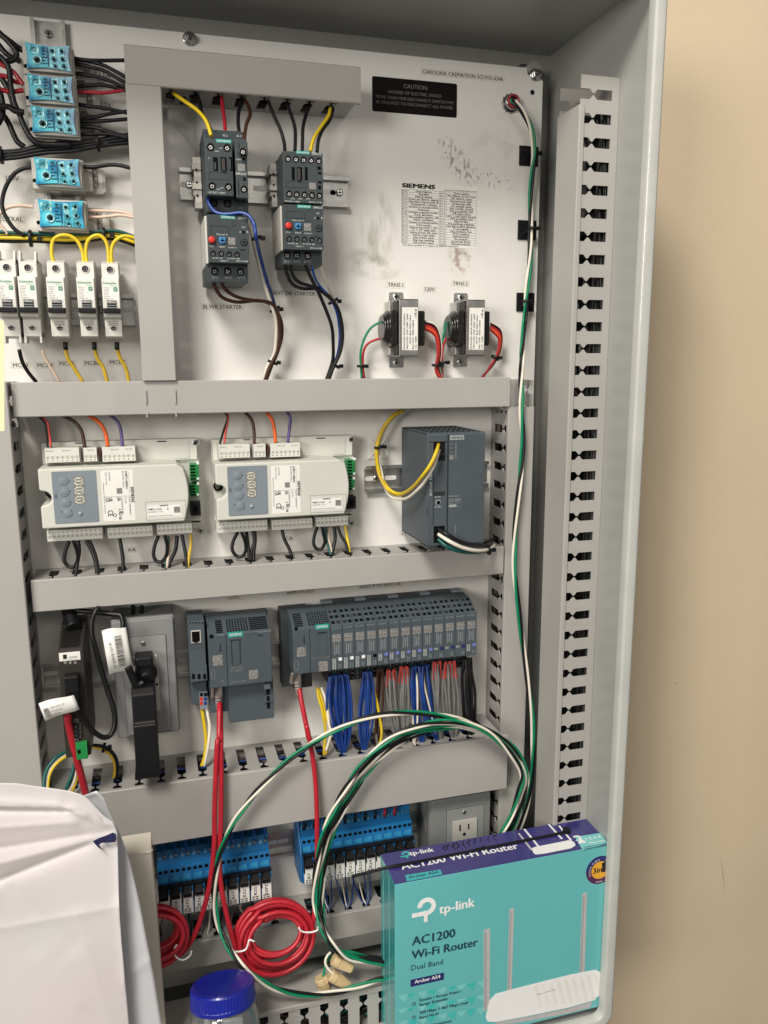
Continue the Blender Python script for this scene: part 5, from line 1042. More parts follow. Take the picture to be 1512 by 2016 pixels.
wire(WP(4,(70,16),(352,535),(370,620),(395,710),(450,780),(560,812),(700,800),(790,820),(850,880),(885,970),(885,1080),(850,1200),(810,1290),(770,1400)), 2.1, 'wbrown', 'lower brown wire from the left overload relay', 'wires of the left starter')
wire(WP(4,(70,20),(412,560),(430,640),(470,720),(560,775),(680,800),(790,812),(850,870),(870,970),(872,1080),(855,1180),(800,1290),(760,1400)), 2.1, 'wbrown', 'upper brown wire from the left overload relay', 'wires of the left starter')
for pts, mt, lab, g_ in ((((905,435),(915,520),(925,600),(970,680),(1050,712),(1150,715),(1230,770),(1290,840),(1320,930),(1335,1060),(1320,1180),(1280,1280),(1220,1400)), 'wblack', 'lower looping black wire from the right overload relay', 22),
   (((960,440),(955,520),(965,600),(1010,660),(1100,692),(1170,710),(1240,770),(1300,850),(1330,950),(1340,1070),(1320,1190),(1270,1300),(1235,1400)), 'wblack', 'upper looping black wire from the right overload relay', 28),
   (((1065,540),(1100,620),(1160,740),(1220,880),(1260,1000),(1270,1130),(1265,1250),(1215,1400)), 'wblack', 'straight black wire dropping from the right overload relay', 12),
   (((1115,548),(1130,620),(1170,690),(1240,770),(1290,870),(1312,980),(1318,1080),(1300,1200),(1250,1330),(1228,1400)), 'wblue', 'dark blue wire inside the black ones, right starter', 9),
   (((1150,450),(1180,560),(1220,660),(1265,780)), 'wwhite', 'white wire slanting from the right overload relay', 30)):
    wire(WP(4,(66,g_),*pts), 2.1 if mt == 'wblack' else (1.35 if mt == 'wblue' else 1.7), mt, lab, 'wires of the right starter')
tie(W(4,700,335,94), 'tie joining blue and white wires beside the left overload relay', 6, (.3,-1,0)); tie(W(4,835,865,22), 'tie round the brown wires above BLWR wires bend', 7, (.6,-1,0)); tie(W(4,820,1262,20), 'tie round the brown wires just above the duct', 6.5, (-.4,-1,0))
tie(W(4,1270,805,26), 'tie round the black wires right of the FRNT DR STARTER tag', 7, (.6,-1,0)); tie(W(4,1290,1288,22), 'tie round the black starter wires just above the duct', 5.5, (-.5,-1,0))
# ---- transformer leads
def leads(dx, dy, nm):
    for pts, mt, lab in ((((292,505),(230,545),(185,620),(165,700),(165,780),(172,870)), 'wgreen', 'green'), (((290,612),(220,640),(185,690),(178,780),(188,870)), 'wred', 'red')):
        if nm == 'right': pts = [(718+(x-292)*.55 if x > 250 else 690+(x-172)*.35, y) for x, y in pts]
        wire(WP(6,(22,14),*pts), 1.5, mt, '%s lead leaving the left side of the %s transformer' % (lab, nm), 'transformer leads')
    R_ = (((578,505),(640,530),(670,600),(678,700),(665,800),(690,870)),) if nm == 'left' else (((1005,512),(1060,550),(1075,610),(1062,700),(1010,790),(950,860)),)
    for j, (mt, ox, oy) in enumerate((('wwhite',8,-4),('wblack',2,4),('wred',-4,18),('wpinkred',-9,26),('worange',-12,34),('wred',-16,44))):
        pts = [(x+ox*(1 if 0 < i_ < 5 else .2), y+oy*(1 if i_ < 2 else .35)) for i_, (x, y) in enumerate(R_[0])]
        wire(WP(6,(22,15+j),*pts), 1.5, mt, '%s lead leaving the right side of the %s transformer, %s' % ({'wwhite':'white','wblack':'black','wred':'red','wpinkred':'pinkish red','worange':'orange'}[mt], nm, ['outermost','second','third','fourth','fifth','innermost'][j]), 'transformer leads')
leads(0, 0, 'left'); leads(0, 0, 'right')
tie(W(6,168,792,18), 'tie on the green and red leads left of the left transformer', 5.5); tie(W(6,655,785,20), 'tie on the red leads between the transformers, left one', 6); tie(W(6,697,768,20), 'tie on the green lead between the transformers, right one', 5.5); tie(W(6,1035,738,20), 'tie on the red leads below the right transformer', 6, (-.6,-1,0))
# ---- right-hand three-wire run and the big coil
def trio(C, r, R_, turns, lab, g_, cols=('wgreen','wwhite','wblack'), ph=0.):
    P = [Vector(p) for p in C]; Q = []
    for i in range(len(P)-1):
        a = P[max(i-1,0)]; b = P[i]; c = P[i+1]; e_ = P[min(i+2,len(P)-1)]
        for k in range(7):
            t = k/7; Q.append(.5*((2*b)+(c-a)*t+(2*a-5*b+4*c-e_)*t*t+(3*b-a-3*c+e_)*t**3))
    Q.append(P[-1])
    for j, mt in enumerate(cols):
        out = []
        for i, q in enumerate(Q):
            T = (Q[min(i+1,len(Q)-1)]-Q[max(i-1,0)]).normalized(); u = T.cross(Vector((0,0,1))).normalized(); v = T.cross(u)
            a_ = 2*math.pi*(turns*i/len(Q)+j/3+ph); out.append(tuple(q+u*math.cos(a_)*R_+v*math.sin(a_)*R_*.8))
        mb = MB(); mb.tube(out, r, mt, 8, smooth=False); tag(mb.build('wire'), lab % {'wgreen':'green','wwhite':'white','wblack':'black','wteal':'dark green'}[mt], 'wire', g_)
run = [W(5,1130,478,4), W(5,1140,480,20)]+WP(17,(22,12),(200,880),(260,1010),(285,1190),(270,1350),(258,1550),(255,1790))+WP(18,(14,16),(325,80),(305,300),(295,430),(280,620))+WP(18,(61,68),(262,850),(257,1000),(256,1150),(258,1300),(268,1500),(258,1700),(238,1880))+WP(19,(68,74),(295,150),(290,330),(302,500),(328,700),(350,900),(378,1100),(402,1300),(408,1450),(403,1620),(385,1780),(345,1930),(300,2050))
trio(run, 1.75, 2.1, 5.5, '%s wire of the twisted run down the right panel edge', 'green, white and black twisted wires')
tie(W(5,1280,830,14), 'tie on the topmost black mount, right panel edge', 6.5); tie(W(5,1268,1338,14), 'tie on the middle black mount, right panel edge', 6.5); tie(W(6,1240,372,14), 'tie on the lowest black mount, right panel edge', 6.5)
L1p = WP(13,0,(1330, 700, 95),(1365, 600, 95),(1400, 500, 95),(1420, 400, 95),(1375, 300, 95),(1300, 238, 95),(1200, 190, 95),(1100, 157, 95),(980, 140, 95),(830, 140, 95),(690, 175, 95),(560, 235, 95),(430, 320, 95),(320, 420, 95),(240, 510, 95),(170, 610, 95),(120, 720, 95),(94, 830, 95),(92, 940, 95),(112, 1050, 104),(155, 1140, 121),(215, 1220, 135),(300, 1285, 141),(400, 1325, 141),(520, 1335, 141),(620, 1322, 141),(700, 1300, 141),(790, 1272, 141),(900, 1255, 141))
trio(L1p, 1.75, 2.2, 7, '%s wire of the widest loop hanging across the lower cabinet', 'green, white and black looped wires')
L2 = ((1300,700),(1360,590),(1395,480),(1405,400),(1355,310),(1270,232),(1150,188),(1040,190),(940,215),(850,262),(760,340),(700,415),(650,495),(605,580),(570,665),(548,760),(536,850),(535,960),(555,1060),(600,1135),(660,1168),(740,1185),(860,1200))
for i, (ox, oy, d_) in enumerate(((0,0,102),(-16,-12,110),(14,12,96))):
    pts = [(x+ox*(1 if 3 < k < 18 else .5), y+oy*(1 if k < 20 else -.6)) for k, (x, y) in enumerate(L2)]
    pts = [(x, y, d_+max(0, min(1, (y-950)/180))*32) for x, y in pts]
    trio(WP(13,0,*pts), 1.7, 2.3, 5+i*.7, '%%s wire of the %s inner loop, running past the relays to the router box' % ['middle','outer','nearest'][i], 'green, white and black looped wires', ph=i*.3)
# wire nuts
for i, (xa, ya, xb, yb, lab) in enumerate(((1185,1030,1300,1095,'upper tan wire nut, pointing right, beside the router box'), (1165,1125,1285,1205,'middle tan wire nut, between the two others'), (1105,1145,1150,1270,'lower left tan wire nut, pointing down'))):
    a = W(14,xa,ya,128-6*i); b = W(14,xb,yb,134-6*i); ax = Vector(b)-Vector(a); L = ax.length; m = MB(); s_ = 36; ax.normalize()
    prof = [(0,7.2),(1,8.2),(L*.26,8.2),(L*.34,7.2),(L*.65,6.2),(L*.97,5.0),(L*1.03,3.6)]
    n = len(m.v); u_ = ax.orthogonal().normalized(); v_ = ax.cross(u_)
    for a_, r_ in prof:
        for k in range(s_):
            t = 2*math.pi*k/s_; rr_ = r_*(1+(.07 if k % 2 else -.03)*(1 if a_ > L*.3 else 0)); rr_ *= (1.2 if (k % 18) == 0 and a_ < L*.3 else 1); m.v.append(tuple(Vector(a)+ax*a_+(u_*math.cos(t)+v_*math.sin(t))*rr_))
    for j in range(len(prof)-1):
        for k in range(s_): q = (k+1) % s_; m.face([n+j*s_+k, n+j*s_+q, n+(j+1)*s_+q, n+(j+1)*s_+k], 'nut')
    m.face([n+k for k in range(s_)][::-1], 'nut'); e_ = n+(len(prof)-1)*s_; m.face([e_+k for k in range(s_)], 'nut'); tag(m.build('wire_nut'), lab, 'wire nut', 'tan wire nuts')
wire(WP(14,(112,126),(1180,985),(1150,1010),(1135,1050),(1150,1090),(1185,1125)), 1.6, 'wwhite', 'short white wire end curling into the middle wire nut'); wire(WP(14,(110,118),(1175,1000),(1140,1060),(1128,1110),(1120,1160)), 1.6, 'wgreen', 'short green wire end running into the lower wire nut')
wire(WP(14,(106,130),(1160,960),(1185,1000),(1210,1035)), 1.6, 'wblack', 'short black wire end running into the upper wire nut')
# ---- controllers
CW = (((270,360),(315,400),(330,480),(338,580),'wblack',1.3,'thin black'), ((280,358),(335,400),(350,480),(362,575),'wpinkred',1.3,'thin red'), ((440,350),(530,400),(580,470),(602,580),'wbrown',2,'dark brown'), ((620,348),(700,400),(745,470),(765,572),'worange',2.2,'orange'), ((780,348),(835,400),(858,470),(868,572),'wviolet',1.9,'violet'))
for c_ in CW: wire(WP(7,(34,40),*c_[:4]), c_[5], c_[4], '%s wire dropping into the top of the left burner controller' % c_[6], 'wires into the controller tops')
CW2 = (((225,190),(245,230),(215,320),(190,410),'wblack',1.3,'thin black'), ((238,190),(250,230),(232,320),(222,405),'wpinkred',1.3,'thin red'), ((370,188),(415,240),(432,320),(434,408),'wbrown',2,'dark brown'), ((520,186),(560,240),(578,320),(585,402),'worange',2.2,'orange'), ((665,185),(690,230),(682,310),(672,400),'wviolet',1.9,'violet'))
for c_ in CW2: wire(WP(8,(34,40),*c_[:4]), c_[5], c_[4], '%s wire dropping into the top of the right burner controller' % c_[6], 'wires into the controller tops')
def below(k, S, nm):
    for pts, mt, r_, lab in S: wire(WP(k,(28,40),*pts), r_, mt, lab+' under the '+nm+' burner controller', 'wires under the controllers')
below(7, ((((490,1245),(465,1310),(455,1380),(490,1425),(530,1420),(552,1370),(545,1310),(520,1240)),'wblack',2.1,'black loop at the left'), (((555,1240),(562,1320),(548,1400),(538,1490)),'wblack',2.1,'black wire beside the left loop'), (((615,1240),(655,1320),(680,1400),(690,1480)),'wblack',2.4,'first of two slanting black wires'), (((632,1240),(668,1320),(688,1400),(700,1480)),'wblack',2.1,'second of two slanting black wires'), (((848,1225),(862,1300),(872,1380),(875,1470)),'wblack',2.2,'single black wire in the middle'),
   (((1125,1205),(1098,1270),(1088,1340),(1110,1385),(1150,1385),(1180,1340),(1185,1270),(1168,1205)),'wblack',2.1,'black loop at the right'), (((1190,1205),(1200,1300),(1180,1380),(1178,1440)),'wteal',1.8,'dark green wire'), (((1220,1205),(1205,1290),(1190,1370),(1182,1440)),'wpink',1.9,'pale wire'), (((1255,1205),(1245,1300),(1210,1380),(1188,1440)),'wblack',2.3,'black wire crossing the pale one'), (((1290,1200),(1305,1280),(1318,1350),(1325,1425)),'wblack',2.1,'black wire beside the yellow one'), (((1352,1195),(1352,1280),(1340,1350),(1332,1430)),'wyelo',1.9,'yellow wire')), 'left')
below(8, ((((318,1035),(285,1100),(278,1160),(310,1205),(350,1205),(375,1160),(368,1100),(345,1035)),'wblack',2.1,'black loop at the left'), (((378,1035),(388,1110),(402,1240)),'wblack',2.1,'black wire beside the left loop'), (((425,1030),(435,1100),(415,1170),(410,1240)),'wblack',2.1,'first of two crossing black wires'), (((438,1030),(440,1100),(432,1170),(430,1240)),'wblack',2.1,'second of two crossing black wires'), (((632,1015),(645,1080),(680,1150),(700,1205)),'wblack',2.1,'single black wire in the middle'),
   (((882,998),(860,1060),(855,1120),(880,1155),(915,1150),(935,1100),(925,1050),(915,998)),'wblack',2.1,'black loop at the right'), (((940,998),(945,1080),(962,1140),(975,1195)),'wteal',1.9,'dark green wire'), (((965,998),(960,1080),(975,1140),(985,1195)),'wpink',1.8,'pale wire'), (((1000,998),(1008,1080),(995,1140),(985,1195)),'wblack',2.3,'black wire crossing the pale one'), (((1025,995),(1050,1060),(1080,1110),(1105,1180)),'wblack',2.0,'black wire beside the yellow one'), (((1078,985),(1090,1060),(1100,1120),(1108,1180)),'wyel',2.0,'yellow wire')), 'right')
# ---- power supply wires
wire(WP(9,(20,20),(380,110),(290,160),(215,260),(172,380),(165,480),(180,570),(210,650))+WP(9,0,(270,735,38),(350,765,52),(440,720,92),(520,630,122),(590,530,132),(635,430,130),(650,378,110)), 2.1, 'wyel', 'yellow wire looping from the duct into the power supply', 'wires of the power supply')
wire(WP(9,(20,20),(372,105),(280,158),(205,265),(165,380),(160,480),(180,600))+WP(9,0,(240,720,34),(325,775,44),(420,740,84),(500,660,112),(570,560,126),(625,460,128),(648,400,110)), 1.9, 'wyelo', 'second yellow wire hugging the first, into the power supply', 'wires of the power supply')
wire(WP(9,(16,16),(390,115),(300,175),(230,280),(190,380),(185,480),(200,580))+WP(9,0,(240,740,28),(310,800,40),(400,800,74),(490,730,106),(560,640,120),(620,530,126),(655,420,110)), 1.9, 'wwhite', 'white wire with black stripe looping into the power supply', 'wires of the power supply')
tie(W(9,185,397,20), 'tie on the white square mount left of the power supply', 6.5, (-.2,1,0))
for pts, mt, lab in ((((645,1040,111),(720,1085,122),(820,1138,122),(930,1168,116),(1020,1166,98),(1070,1140,70)),'wblack','black'), (((648,1080,111),(740,1140,124),(850,1190,122),(960,1210,112),(1045,1198,92),(1085,1165,66)),'wwhite','white'), (((645,1120,111),(720,1180,120),(820,1215,118),(930,1225,108),(1030,1210,92),(1075,1180,66)),'wteal','dark green')):
    wire(WP(9,0,*pts), 2.3, mt, '%s mains wire bowing right under the power supply' % lab, 'mains wires under the power supply')
wire(WP(9,(66,50),(1010,1150),(1060,1140),(1055,1175),(1005,1170),(1020,1145),(1100,1110)), 1.6, 'wblack', 'small black wire curl at the right end of the burner duct'); tie(W(9,1040,1205,93), 'tie on the mains wires at the right of the power supply', 6.5, (1,.2,0))
# ---- gateway wires and tags
wire(WP(10,(106,80),(390,1050),(400,1120),(425,1220),(455,1360),(500,1530),(550,1720),(590,1800)), 4.1, 'eth', 'thick red network cable hanging from the black gateway', 'red network cables', 'network_cable', 'network cable', 12)
wire(WP(10,(110,60),(430,1000),(470,1020),(540,1100),(610,1180),(690,1225),(750,1200),(782,1110),(770,980),(730,860),(680,700),(630,520),(595,380),(592,270),(620,190),(650,150)), 3.0, 'wblack', 'black adapter cord looping beside the gateway', 'adapter cords', 'cord', 'cord', 12)
wire(WP(10,(40,66),(400,170),(500,180),(620,190),(760,205),(830,215),(848,270),(852,330),(880,560),(900,650)), 3.0, 'wblack', 'black adapter cord passing behind the barcode tag', 'adapter cords', 'cord', 'cord', 12)
wire(WP(10,(40,60),(400,178),(420,250),(440,320)), 8, 'wblack', 'thick black plug sleeve on top of the gateway', None, 'cable_sleeve', 'cable sleeve', 16)
for i, (pts, mt) in enumerate(((((385,1340),(300,1390),(230,1470),(200,1560),(195,1640)),'wteal'), (((388,1375),(310,1430),(250,1510),(228,1600),(228,1660)),'wyel'), (((380,1360),(290,1420),(235,1500),(212,1590),(212,1660)),'wwhite'), (((445,1440),(430,1520),(400,1600),(370,1670)),'wteal'), (((460,1460),(450,1560),(420,1640),(400,1680)),'wwhite'), (((475,1480),(460,1580),(435,1650),(420,1690)),'wyel'))):
    wire(WP(10,(60,84),*pts), 2.1, mt, '%s wire curling %s the gateway foot' % ({'wteal':'dark green','wyel':'yellow','wwhite':'white'}[mt], 'left of' if i < 3 else 'under'), 'wires at the gateway foot')
wire(WP(10,(40,50),(600,1290),(680,1300),(750,1340),(795,1410),(800,1500),(790,1560)), 2.2, 'wblack', 'black wire arching right of the gateway into the wide duct'); wire(WP(10,(40,50),(600,1305),(680,1325),(745,1370),(778,1440),(782,1500),(775,1560)), 2.1, 'wyelo', 'yellow wire arching right of the gateway into the wide duct'); tie(W(10,690,1310,46), 'tie on the yellow and black arch right of the gateway', 6, (1,-.3,0))
def papertag(label, k, quad, d, lines, name='cable_tag'):
    Q = [Vector(W(k,x,y,d+dz)) for x, y, dz in quad]; m = MB(); N = 10; n = len(m.v)
    for i in range(N+1):
        for j in range(3):
            u = i/N; v = j/2; p = Q[0]*(1-u)*(1-v)+Q[1]*u*(1-v)+Q[2]*u*v+Q[3]*(1-u)*v; m.v.append((p.x, p.y+1.6*math.sin(u*4.5), p.z+2.2*math.sin(u*3.3)))
    for i in range(N):
        for j in range(2): m.face([n+i*3+j, n+i*3+j+1, n+(i+1)*3+j+1, n+(i+1)*3+j], 'sticker', True)
    e = MB(); o = m.build(name, solid=.35); m2 = MB(); lines(m2, Q); m2.build('printed_marking', o); tag(o, label, 'cable tag', 'white cable tags')
def l1(m, Q):
    p0, p1, p2, p3 = Q; dn = (p3-p0); al = (p1-p0); n_ = Vector((0,0,1)); z = Vector((0,0,3.2))
    for j, s_ in enumerate(('0053 A.B.1.0.F','PHN:HOTW/TN','DIN:24V1')): a_ = p0+al*.26+dn*(.38+.2*j)+z; m.text(s_, a_, a_+al*(.42-.1*j), n=n_, h=2.4, m='inkgrey')
    a_ = p0+al*.08+dn*.3+z; m.poly([a_, a_+al*.13, a_+al*.13+dn*.5, a_+dn*.5], 'printsm')
papertag('white paper tag fluttering left off the red gateway cable', 10, ((150,945,6),(440,865,0),(490,985,2),(205,1090,8)), 112, l1)
def l2(m, Q):
    p0, p1, p2, p3 = Q; al = (p3-p0); ac = (p1-p0); z = Vector((0,0,3.2)); n_ = Vector((0,0,1))
    a_ = p0+ac*.36+al*.86+z; m.text('27 00918 121-R', a_, p0+ac*.30+al*.27+z, n=n_, h=3, m='ink')
    rr_ = random.Random(9); v = .16
    while v < .84:
        t_ = rr_.uniform(.006,.02); a_ = p0+ac*.46+al*v+z; m.poly([a_, a_+ac*.28, a_+ac*.28+al*t_, a_+al*t_], 'ink'); v += t_+rr_.uniform(.008,.018)
papertag('white tag printed with a barcode, hung before the left outlet box', 10, ((672,345,4),(872,305,0),(935,655,2),(735,708,6)), 84, l2)
# ---- processor wires and network cables
for pts, mt, lab, r_ in ((((270,1200),(285,1290),(300,1400),(310,1520),(300,1640),(270,1740)),'wyel','yellow wire under the port module beside the processor',2.2), (((315,1200),(330,1280),(345,1370),(340,1470),(325,1580),(290,1740)),'wwhite','white wire with black stripe under the port module',2.0)): wire(WP(11,(40,50),*pts), r_, mt, lab, 'supply wires of the processor')
def boot(label, k, pts, d):
    e = thing('network_plug', label, 'network plug', W(k,*pts[0],d), 'grey network plugs'); m = MB(); p = W(k,*pts[0],d); q = W(k,*pts[1],d)
    m.hexa([(p[0]-5,p[1]-8,d-14),(p[0]+5,p[1]-8,d-14),(p[0]+5,p[1]+6,d-14),(p[0]-5,p[1]+6,d-14),(p[0]-5,p[1]-8,d-4),(p[0]+5,p[1]-8,d-4),(p[0]+5,p[1]+6,d-4),(p[0]-5,p[1]+6,d-4)], 'plugtan'); m.prism([(d-14,p[1]-8),(d-4,p[1]-8),(d+6,p[1]+10),(d+3,p[1]+11),(d-8,p[1])], p[0]-9, p[0]-5.5, 'plugtan', 'x'); m.build('plug_body', e, bevel=1)
    m = MB(); ax = Vector(q)-Vector(p); L = ax.length; ax.normalize()
    for j in range(5): m.lathe(Vector(p)+ax*(6+j*4)+Vector((0,0,-8)), ax, [(0,5.2-j*.3),(2.6,5.2-j*.3)], 'plugtan', 14)
    m.lathe(Vector(p)+ax*4+Vector((0,0,-8)), ax, [(0,4.2),(22,3.6)], 'plugtan', 14); m.build('strain_relief', e)
boot('grey network plug under the processor module', 11, ((428,1060),(436,1180)), 52); boot('grey network plug under the interface module', 11, ((1165,930),(1180,1040)), 56)
def eth(pts, lab, r=3.15): wire(pts, r, 'eth', lab, 'red network cables', 'network_cable', 'network cable', 12)
coil1c = W(14,90,895,100); coil2c = W(14,828,892,100)
eth(WP(11,(46,78),(436,1150),(434,1250),(432,1400),(430,1512))+WP(13,(86,104),(104,260),(97,400),(92,560),(90,700),(75,840),(52,950),(20,1050),(-12,1115),(-55,1165),(-110,1180)), 'red network cable from the processor to the left coil')
eth(WP(11,(40,78),(442,1150),(446,1250),(448,1400),(450,1512))+WP(13,(84,100),(118,280),(120,420),(118,600),(112,740),(118,860),(140,980),(162,1070),(185,1150)), 'red network cable from the processor to the round coil')
eth(WP(11,(50,76),(1178,1020),(1200,1150),(1240,1350),(1262,1470))+WP(13,(80,100),(482,190),(505,300),(520,420),(526,540),(528,680),(527,800),(522,900),(515,1000),(495,1090)), 'red network cable from the interface module to the round coil')
def coil(c, rx, ry, w_, n, lab, d0, tilt):
    mb = MB(); pts = []
    rr_ = random.Random(n)
    for i in range(n*26+1):
        t = 2*math.pi*i/26; k = i/26/n; s_ = .5+.5*math.sin(k*9.1+rr_.random()*.02)
        R1 = rx-w_*s_; R2 = ry-w_*(.9*s_); oy = -w_*.55*math.sin(k*5)*1
        pts.append((c[0]+R1*math.cos(t)+w_*.12*math.sin(k*13), c[1]+R2*math.sin(t)+oy, d0+8*math.sin(k*11+t)+tilt*math.sin(t)))
    mb.tube(pts, 3.1, 'eth', 10, smooth=False); return tag(mb.build('network_cable_coil'), lab, 'cable coil', 'coils of red network cable')
def coil(c, rx, ry, n, lab, d0, tilt, spread):
    mb = MB()                                      # one cable: each turn sits beside the last and sags a little further
    pts = []
    for i in range(n*30+1):
        t = 2*math.pi*i/30+2.2; k = i/30; f = (k*2.37) % 1.0; g = math.sin(k*2*math.pi/n*1.0)
        turn = k/n; e_ = abs(2*((turn*1.0) % 1)-1)
        R1 = rx-5.6*(n-1)*.5*e_*spread; R2 = ry-7.5*(n-1)*.5*e_*spread
        pts.append((c[0]+R1*math.cos(t)+2*math.sin(turn*7), c[1]+R2*math.sin(t)-8*e_*max(0,-math.sin(t))*0+4*e_, d0+6*math.sin(turn*6.2)+tilt*math.sin(t)+(3 if int(k) % 2 else -3)))
    mb.tube(pts, 3.1, 'eth', 10, smooth=False); return tag(mb.build('network_cable_coil'), lab, 'cable coil', 'coils of red network cable')
def sz(k, x0, x1, y, d): return abs(W(k,x1,y,d)[0]-W(k,x0,y,d)[0])/2
ccx = W(14,825,895,98); coil(ccx, sz(14,562,1085,890,98)-3, 44, 8, 'full round coil of red network cable in front of the lower ducts', 98, -12, 1.05)
cc1 = W(14,80,890,105); coil(cc1, sz(14,-140,300,890,105)-2, 34, 7, 'red network cable coil half hidden by the white carton', 105, -8, .9)
for (a_, lab) in ((((970,838),(990,862),(1040,868),(1085,855),(1088,835)), 'white twist tie at the right of the round red coil'), (((565,985),(600,988),(640,975),(655,945),(665,915),(695,925)), 'white twist tie at the left of the round red coil'), (((215,945),(196,980),(210,1020),(250,1040),(295,1015),(305,985)), 'white twist tie round the half-hidden red coil')):
    wire(WP(14,118,*a_), 1.1, 'pwhite', lab, 'white twist ties', 'twist_tie', 'twist tie')
# ---- field wires under the input modules
def fan(k, xs_, y0, xe, ye, n, mt, r_, d0, d1, name, lab, bulge=0, tip=None):
    rr_ = random.Random(int(xs_[0])+n)
    for i in range(n):
        f = (i+.5)/n; xa = xs_[0]+(xs_[1]-xs_[0])*f; xb = xe+(f-.5)*16; b_ = (f-.5)*2*bulge; ya = y0(xa) if callable(y0) else y0
        mid = ya+(ye-ya)*.45; pts = ((xa,ya-8),(xa+b_*.5+rr_.uniform(-4,4),ya+(ye-ya)*.2),(xa*.75+xb*.25+b_+rr_.uniform(-8,8),mid),(xa*.35+xb*.65+b_*.8+rr_.uniform(-8,8),ya+(ye-ya)*.75),(xb,ye),(xb+2,ye+22))
        dd = rr_.uniform(-5,5); P = WP(k,(d0,d1),*pts); P = [(p[0],p[1],p[2]+dd*(1 if 0 < q < 4 else .2)) for q, p in enumerate(P)]
        if tip and i % 3 != 2:
            wire(P, r_, mt, lab, name); mb = MB(); a_ = Vector(P[0]); b2 = Vector(P[1]); mb.tube([a_+Vector((0,3,.8)), a_.lerp(b2,.5)+Vector((0,0,.8)), a_.lerp(b2,.95)+Vector((0,0,.6))], r_*.75, tip, 6); tag(mb.build('wire_end'), 'red stripped core at the top of a grey wire under the modules', 'wire end', 'red cores of the grey wires')
        else: wire(P, r_, mt, lab, name)
yb = lambda x: 705-(x-380)*.11
g_ = 'blue field wires'
fan(12, (368,500), lambda x: yb(x)+25, 468, 1250, 14, 'wblue', 1.55, 46, 60, 'blue field wires, left bundle', 'blue wire in the wide bundle under the first and second modules', 34)
fan(12, (600,655), lambda x: yb(x)+22, 605, 1235, 9, 'wblue', 1.55, 46, 60, 'blue field wires, middle bundle', 'blue wire in the bundle under the fourth module', 26)
fan(12, (930,985), lambda x: yb(x)+22, 1000, 1185, 7, 'wblue', 1.5, 46, 62, 'blue field wires, eighth module', 'blue wire in the bundle under the eighth module', 22)
fan(12, (1000,1050), lambda x: yb(x)+22, 1105, 1170, 6, 'wblue', 1.5, 46, 62, 'blue field wires, ninth module', 'blue wire in the bundle under the ninth module', 20)
fan(12, (760,830), lambda x: yb(x)+40, 850, 1200, 6, 'wgrey', 1.9, 46, 60, 'grey field wires, left bundle', 'grey wire in the bundle under the sixth module', 14, 'wpinkred')
fan(12, (850,915), lambda x: yb(x)+30, 880, 1180, 6, 'wgrey', 1.9, 46, 60, 'grey field wires, middle bundle', 'grey wire in the bundle under the seventh module', 14, 'wpinkred')
fan(12, (1070,1130), lambda x: yb(x)+20, 1130, 1170, 5, 'wgrey', 1.9, 46, 60, 'grey field wires, tenth module', 'grey wire in the bundle under the tenth module', 12, 'wpinkred')
fan(12, (1150,1225), lambda x: yb(x)+30, 1215, 1160, 8, 'wgrey', 1.8, 46, 60, 'grey field wires, right bundle', 'grey wire in the bundle under the eleventh and twelfth modules', 24, 'wpinkred')
fan(12, (1280,1335), lambda x: yb(x)+10, 1335, 1145, 10, 'wblack', 1.8, 46, 60, 'black field wires', 'black wire in the bundle under the last input module', 28)
fan(12, (695,735), lambda x: yb(x)+15, 690, 1200, 4, 'wbrown', 1.5, 46, 56, 'brown field wires', 'brown wire under the fifth input module', 10)
fan(12, (940,960), lambda x: yb(x)+30, 945, 1170, 2, 'wwhite', 1.3, 44, 60, 'white field wires, eighth module', 'thin white wire beside the blue bundle of the eighth module', 6); fan(12, (1000,1012), lambda x: yb(x)+40, 1100, 1165, 2, 'wwhite', 1.3, 44, 62, 'white field wires, ninth module', 'thin white wire beside the blue bundle of the ninth module', 6)
for pts, mt, lab in ((((290,800),(300,870),(325,960),(345,1080),(340,1180),(335,1260)),'wyel','yellow wire leftmost under the interface module'), (((300,810),(325,900),(350,1000),(375,1080),(370,1180),(345,1255)),'wyel','second yellow wire under the interface module'), (((318,800),(345,880),(360,960),(372,1060),(385,1110),(350,1230)),'wwhite','white wire under the interface module'), (((672,800),(690,880),(705,960),(725,1080),(722,1150),(708,1195)),'wyel','yellow wire under the fifth input module'), (((685,1080),(692,1140),(700,1190)),'wgrey','short grey wire beside the yellow one, fifth module')):
    wire(WP(12,(46,66),*pts), 1.8, mt, lab, 'supply wires of the input row')
# ---- wires into and out of the relays
rw = random.Random(4)
for i in range(10):
    x_ = x4+pr*(i-1)+4; wire([(x_+rw.uniform(-3,3),-572,40),(x_+rw.uniform(-2,2),YL+74,44),(x_,YL+56,33)], 1.3, ['wblue','wyelo'][i % 2], 'thin %s wire into the top of the left relay row' % ['blue','yellow'][i % 2], 'thin %s wires above the left relays' % ['blue','yellow'][i % 2])
    wire([(x_+6+rw.uniform(-3,3),-574,52),(x_+4,YL+60,58),(x_+5,YL+42,47)], 1.0, 'wblue', 'thin blue wire hanging before the left relay row', 'thin blue wires above the left relays')
    m = MB(); m.cyl((x_+5,YL+41,48), (0,1,.3), 1.6, 7, 'wgrey', 10); tag(m.build('ferrule'), 'grey ferrule on a blue wire of the left relay row', 'ferrule', 'grey ferrules of the left relay row')
    wire([(x_+2,YL-34,44),(x_+rw.uniform(-4,4),YL-50,44),(x_+rw.uniform(-8,8),YL-66,44),(x_+rw.uniform(-6,6),-735,44)], 1.2, ['wgrey','wwhite','wblack'][i % 3], 'thin %s wire from under the left relay row into the duct' % ['grey','white','black'][i % 3], 'thin %s wires below the left relays' % ['grey','white','black'][i % 3])
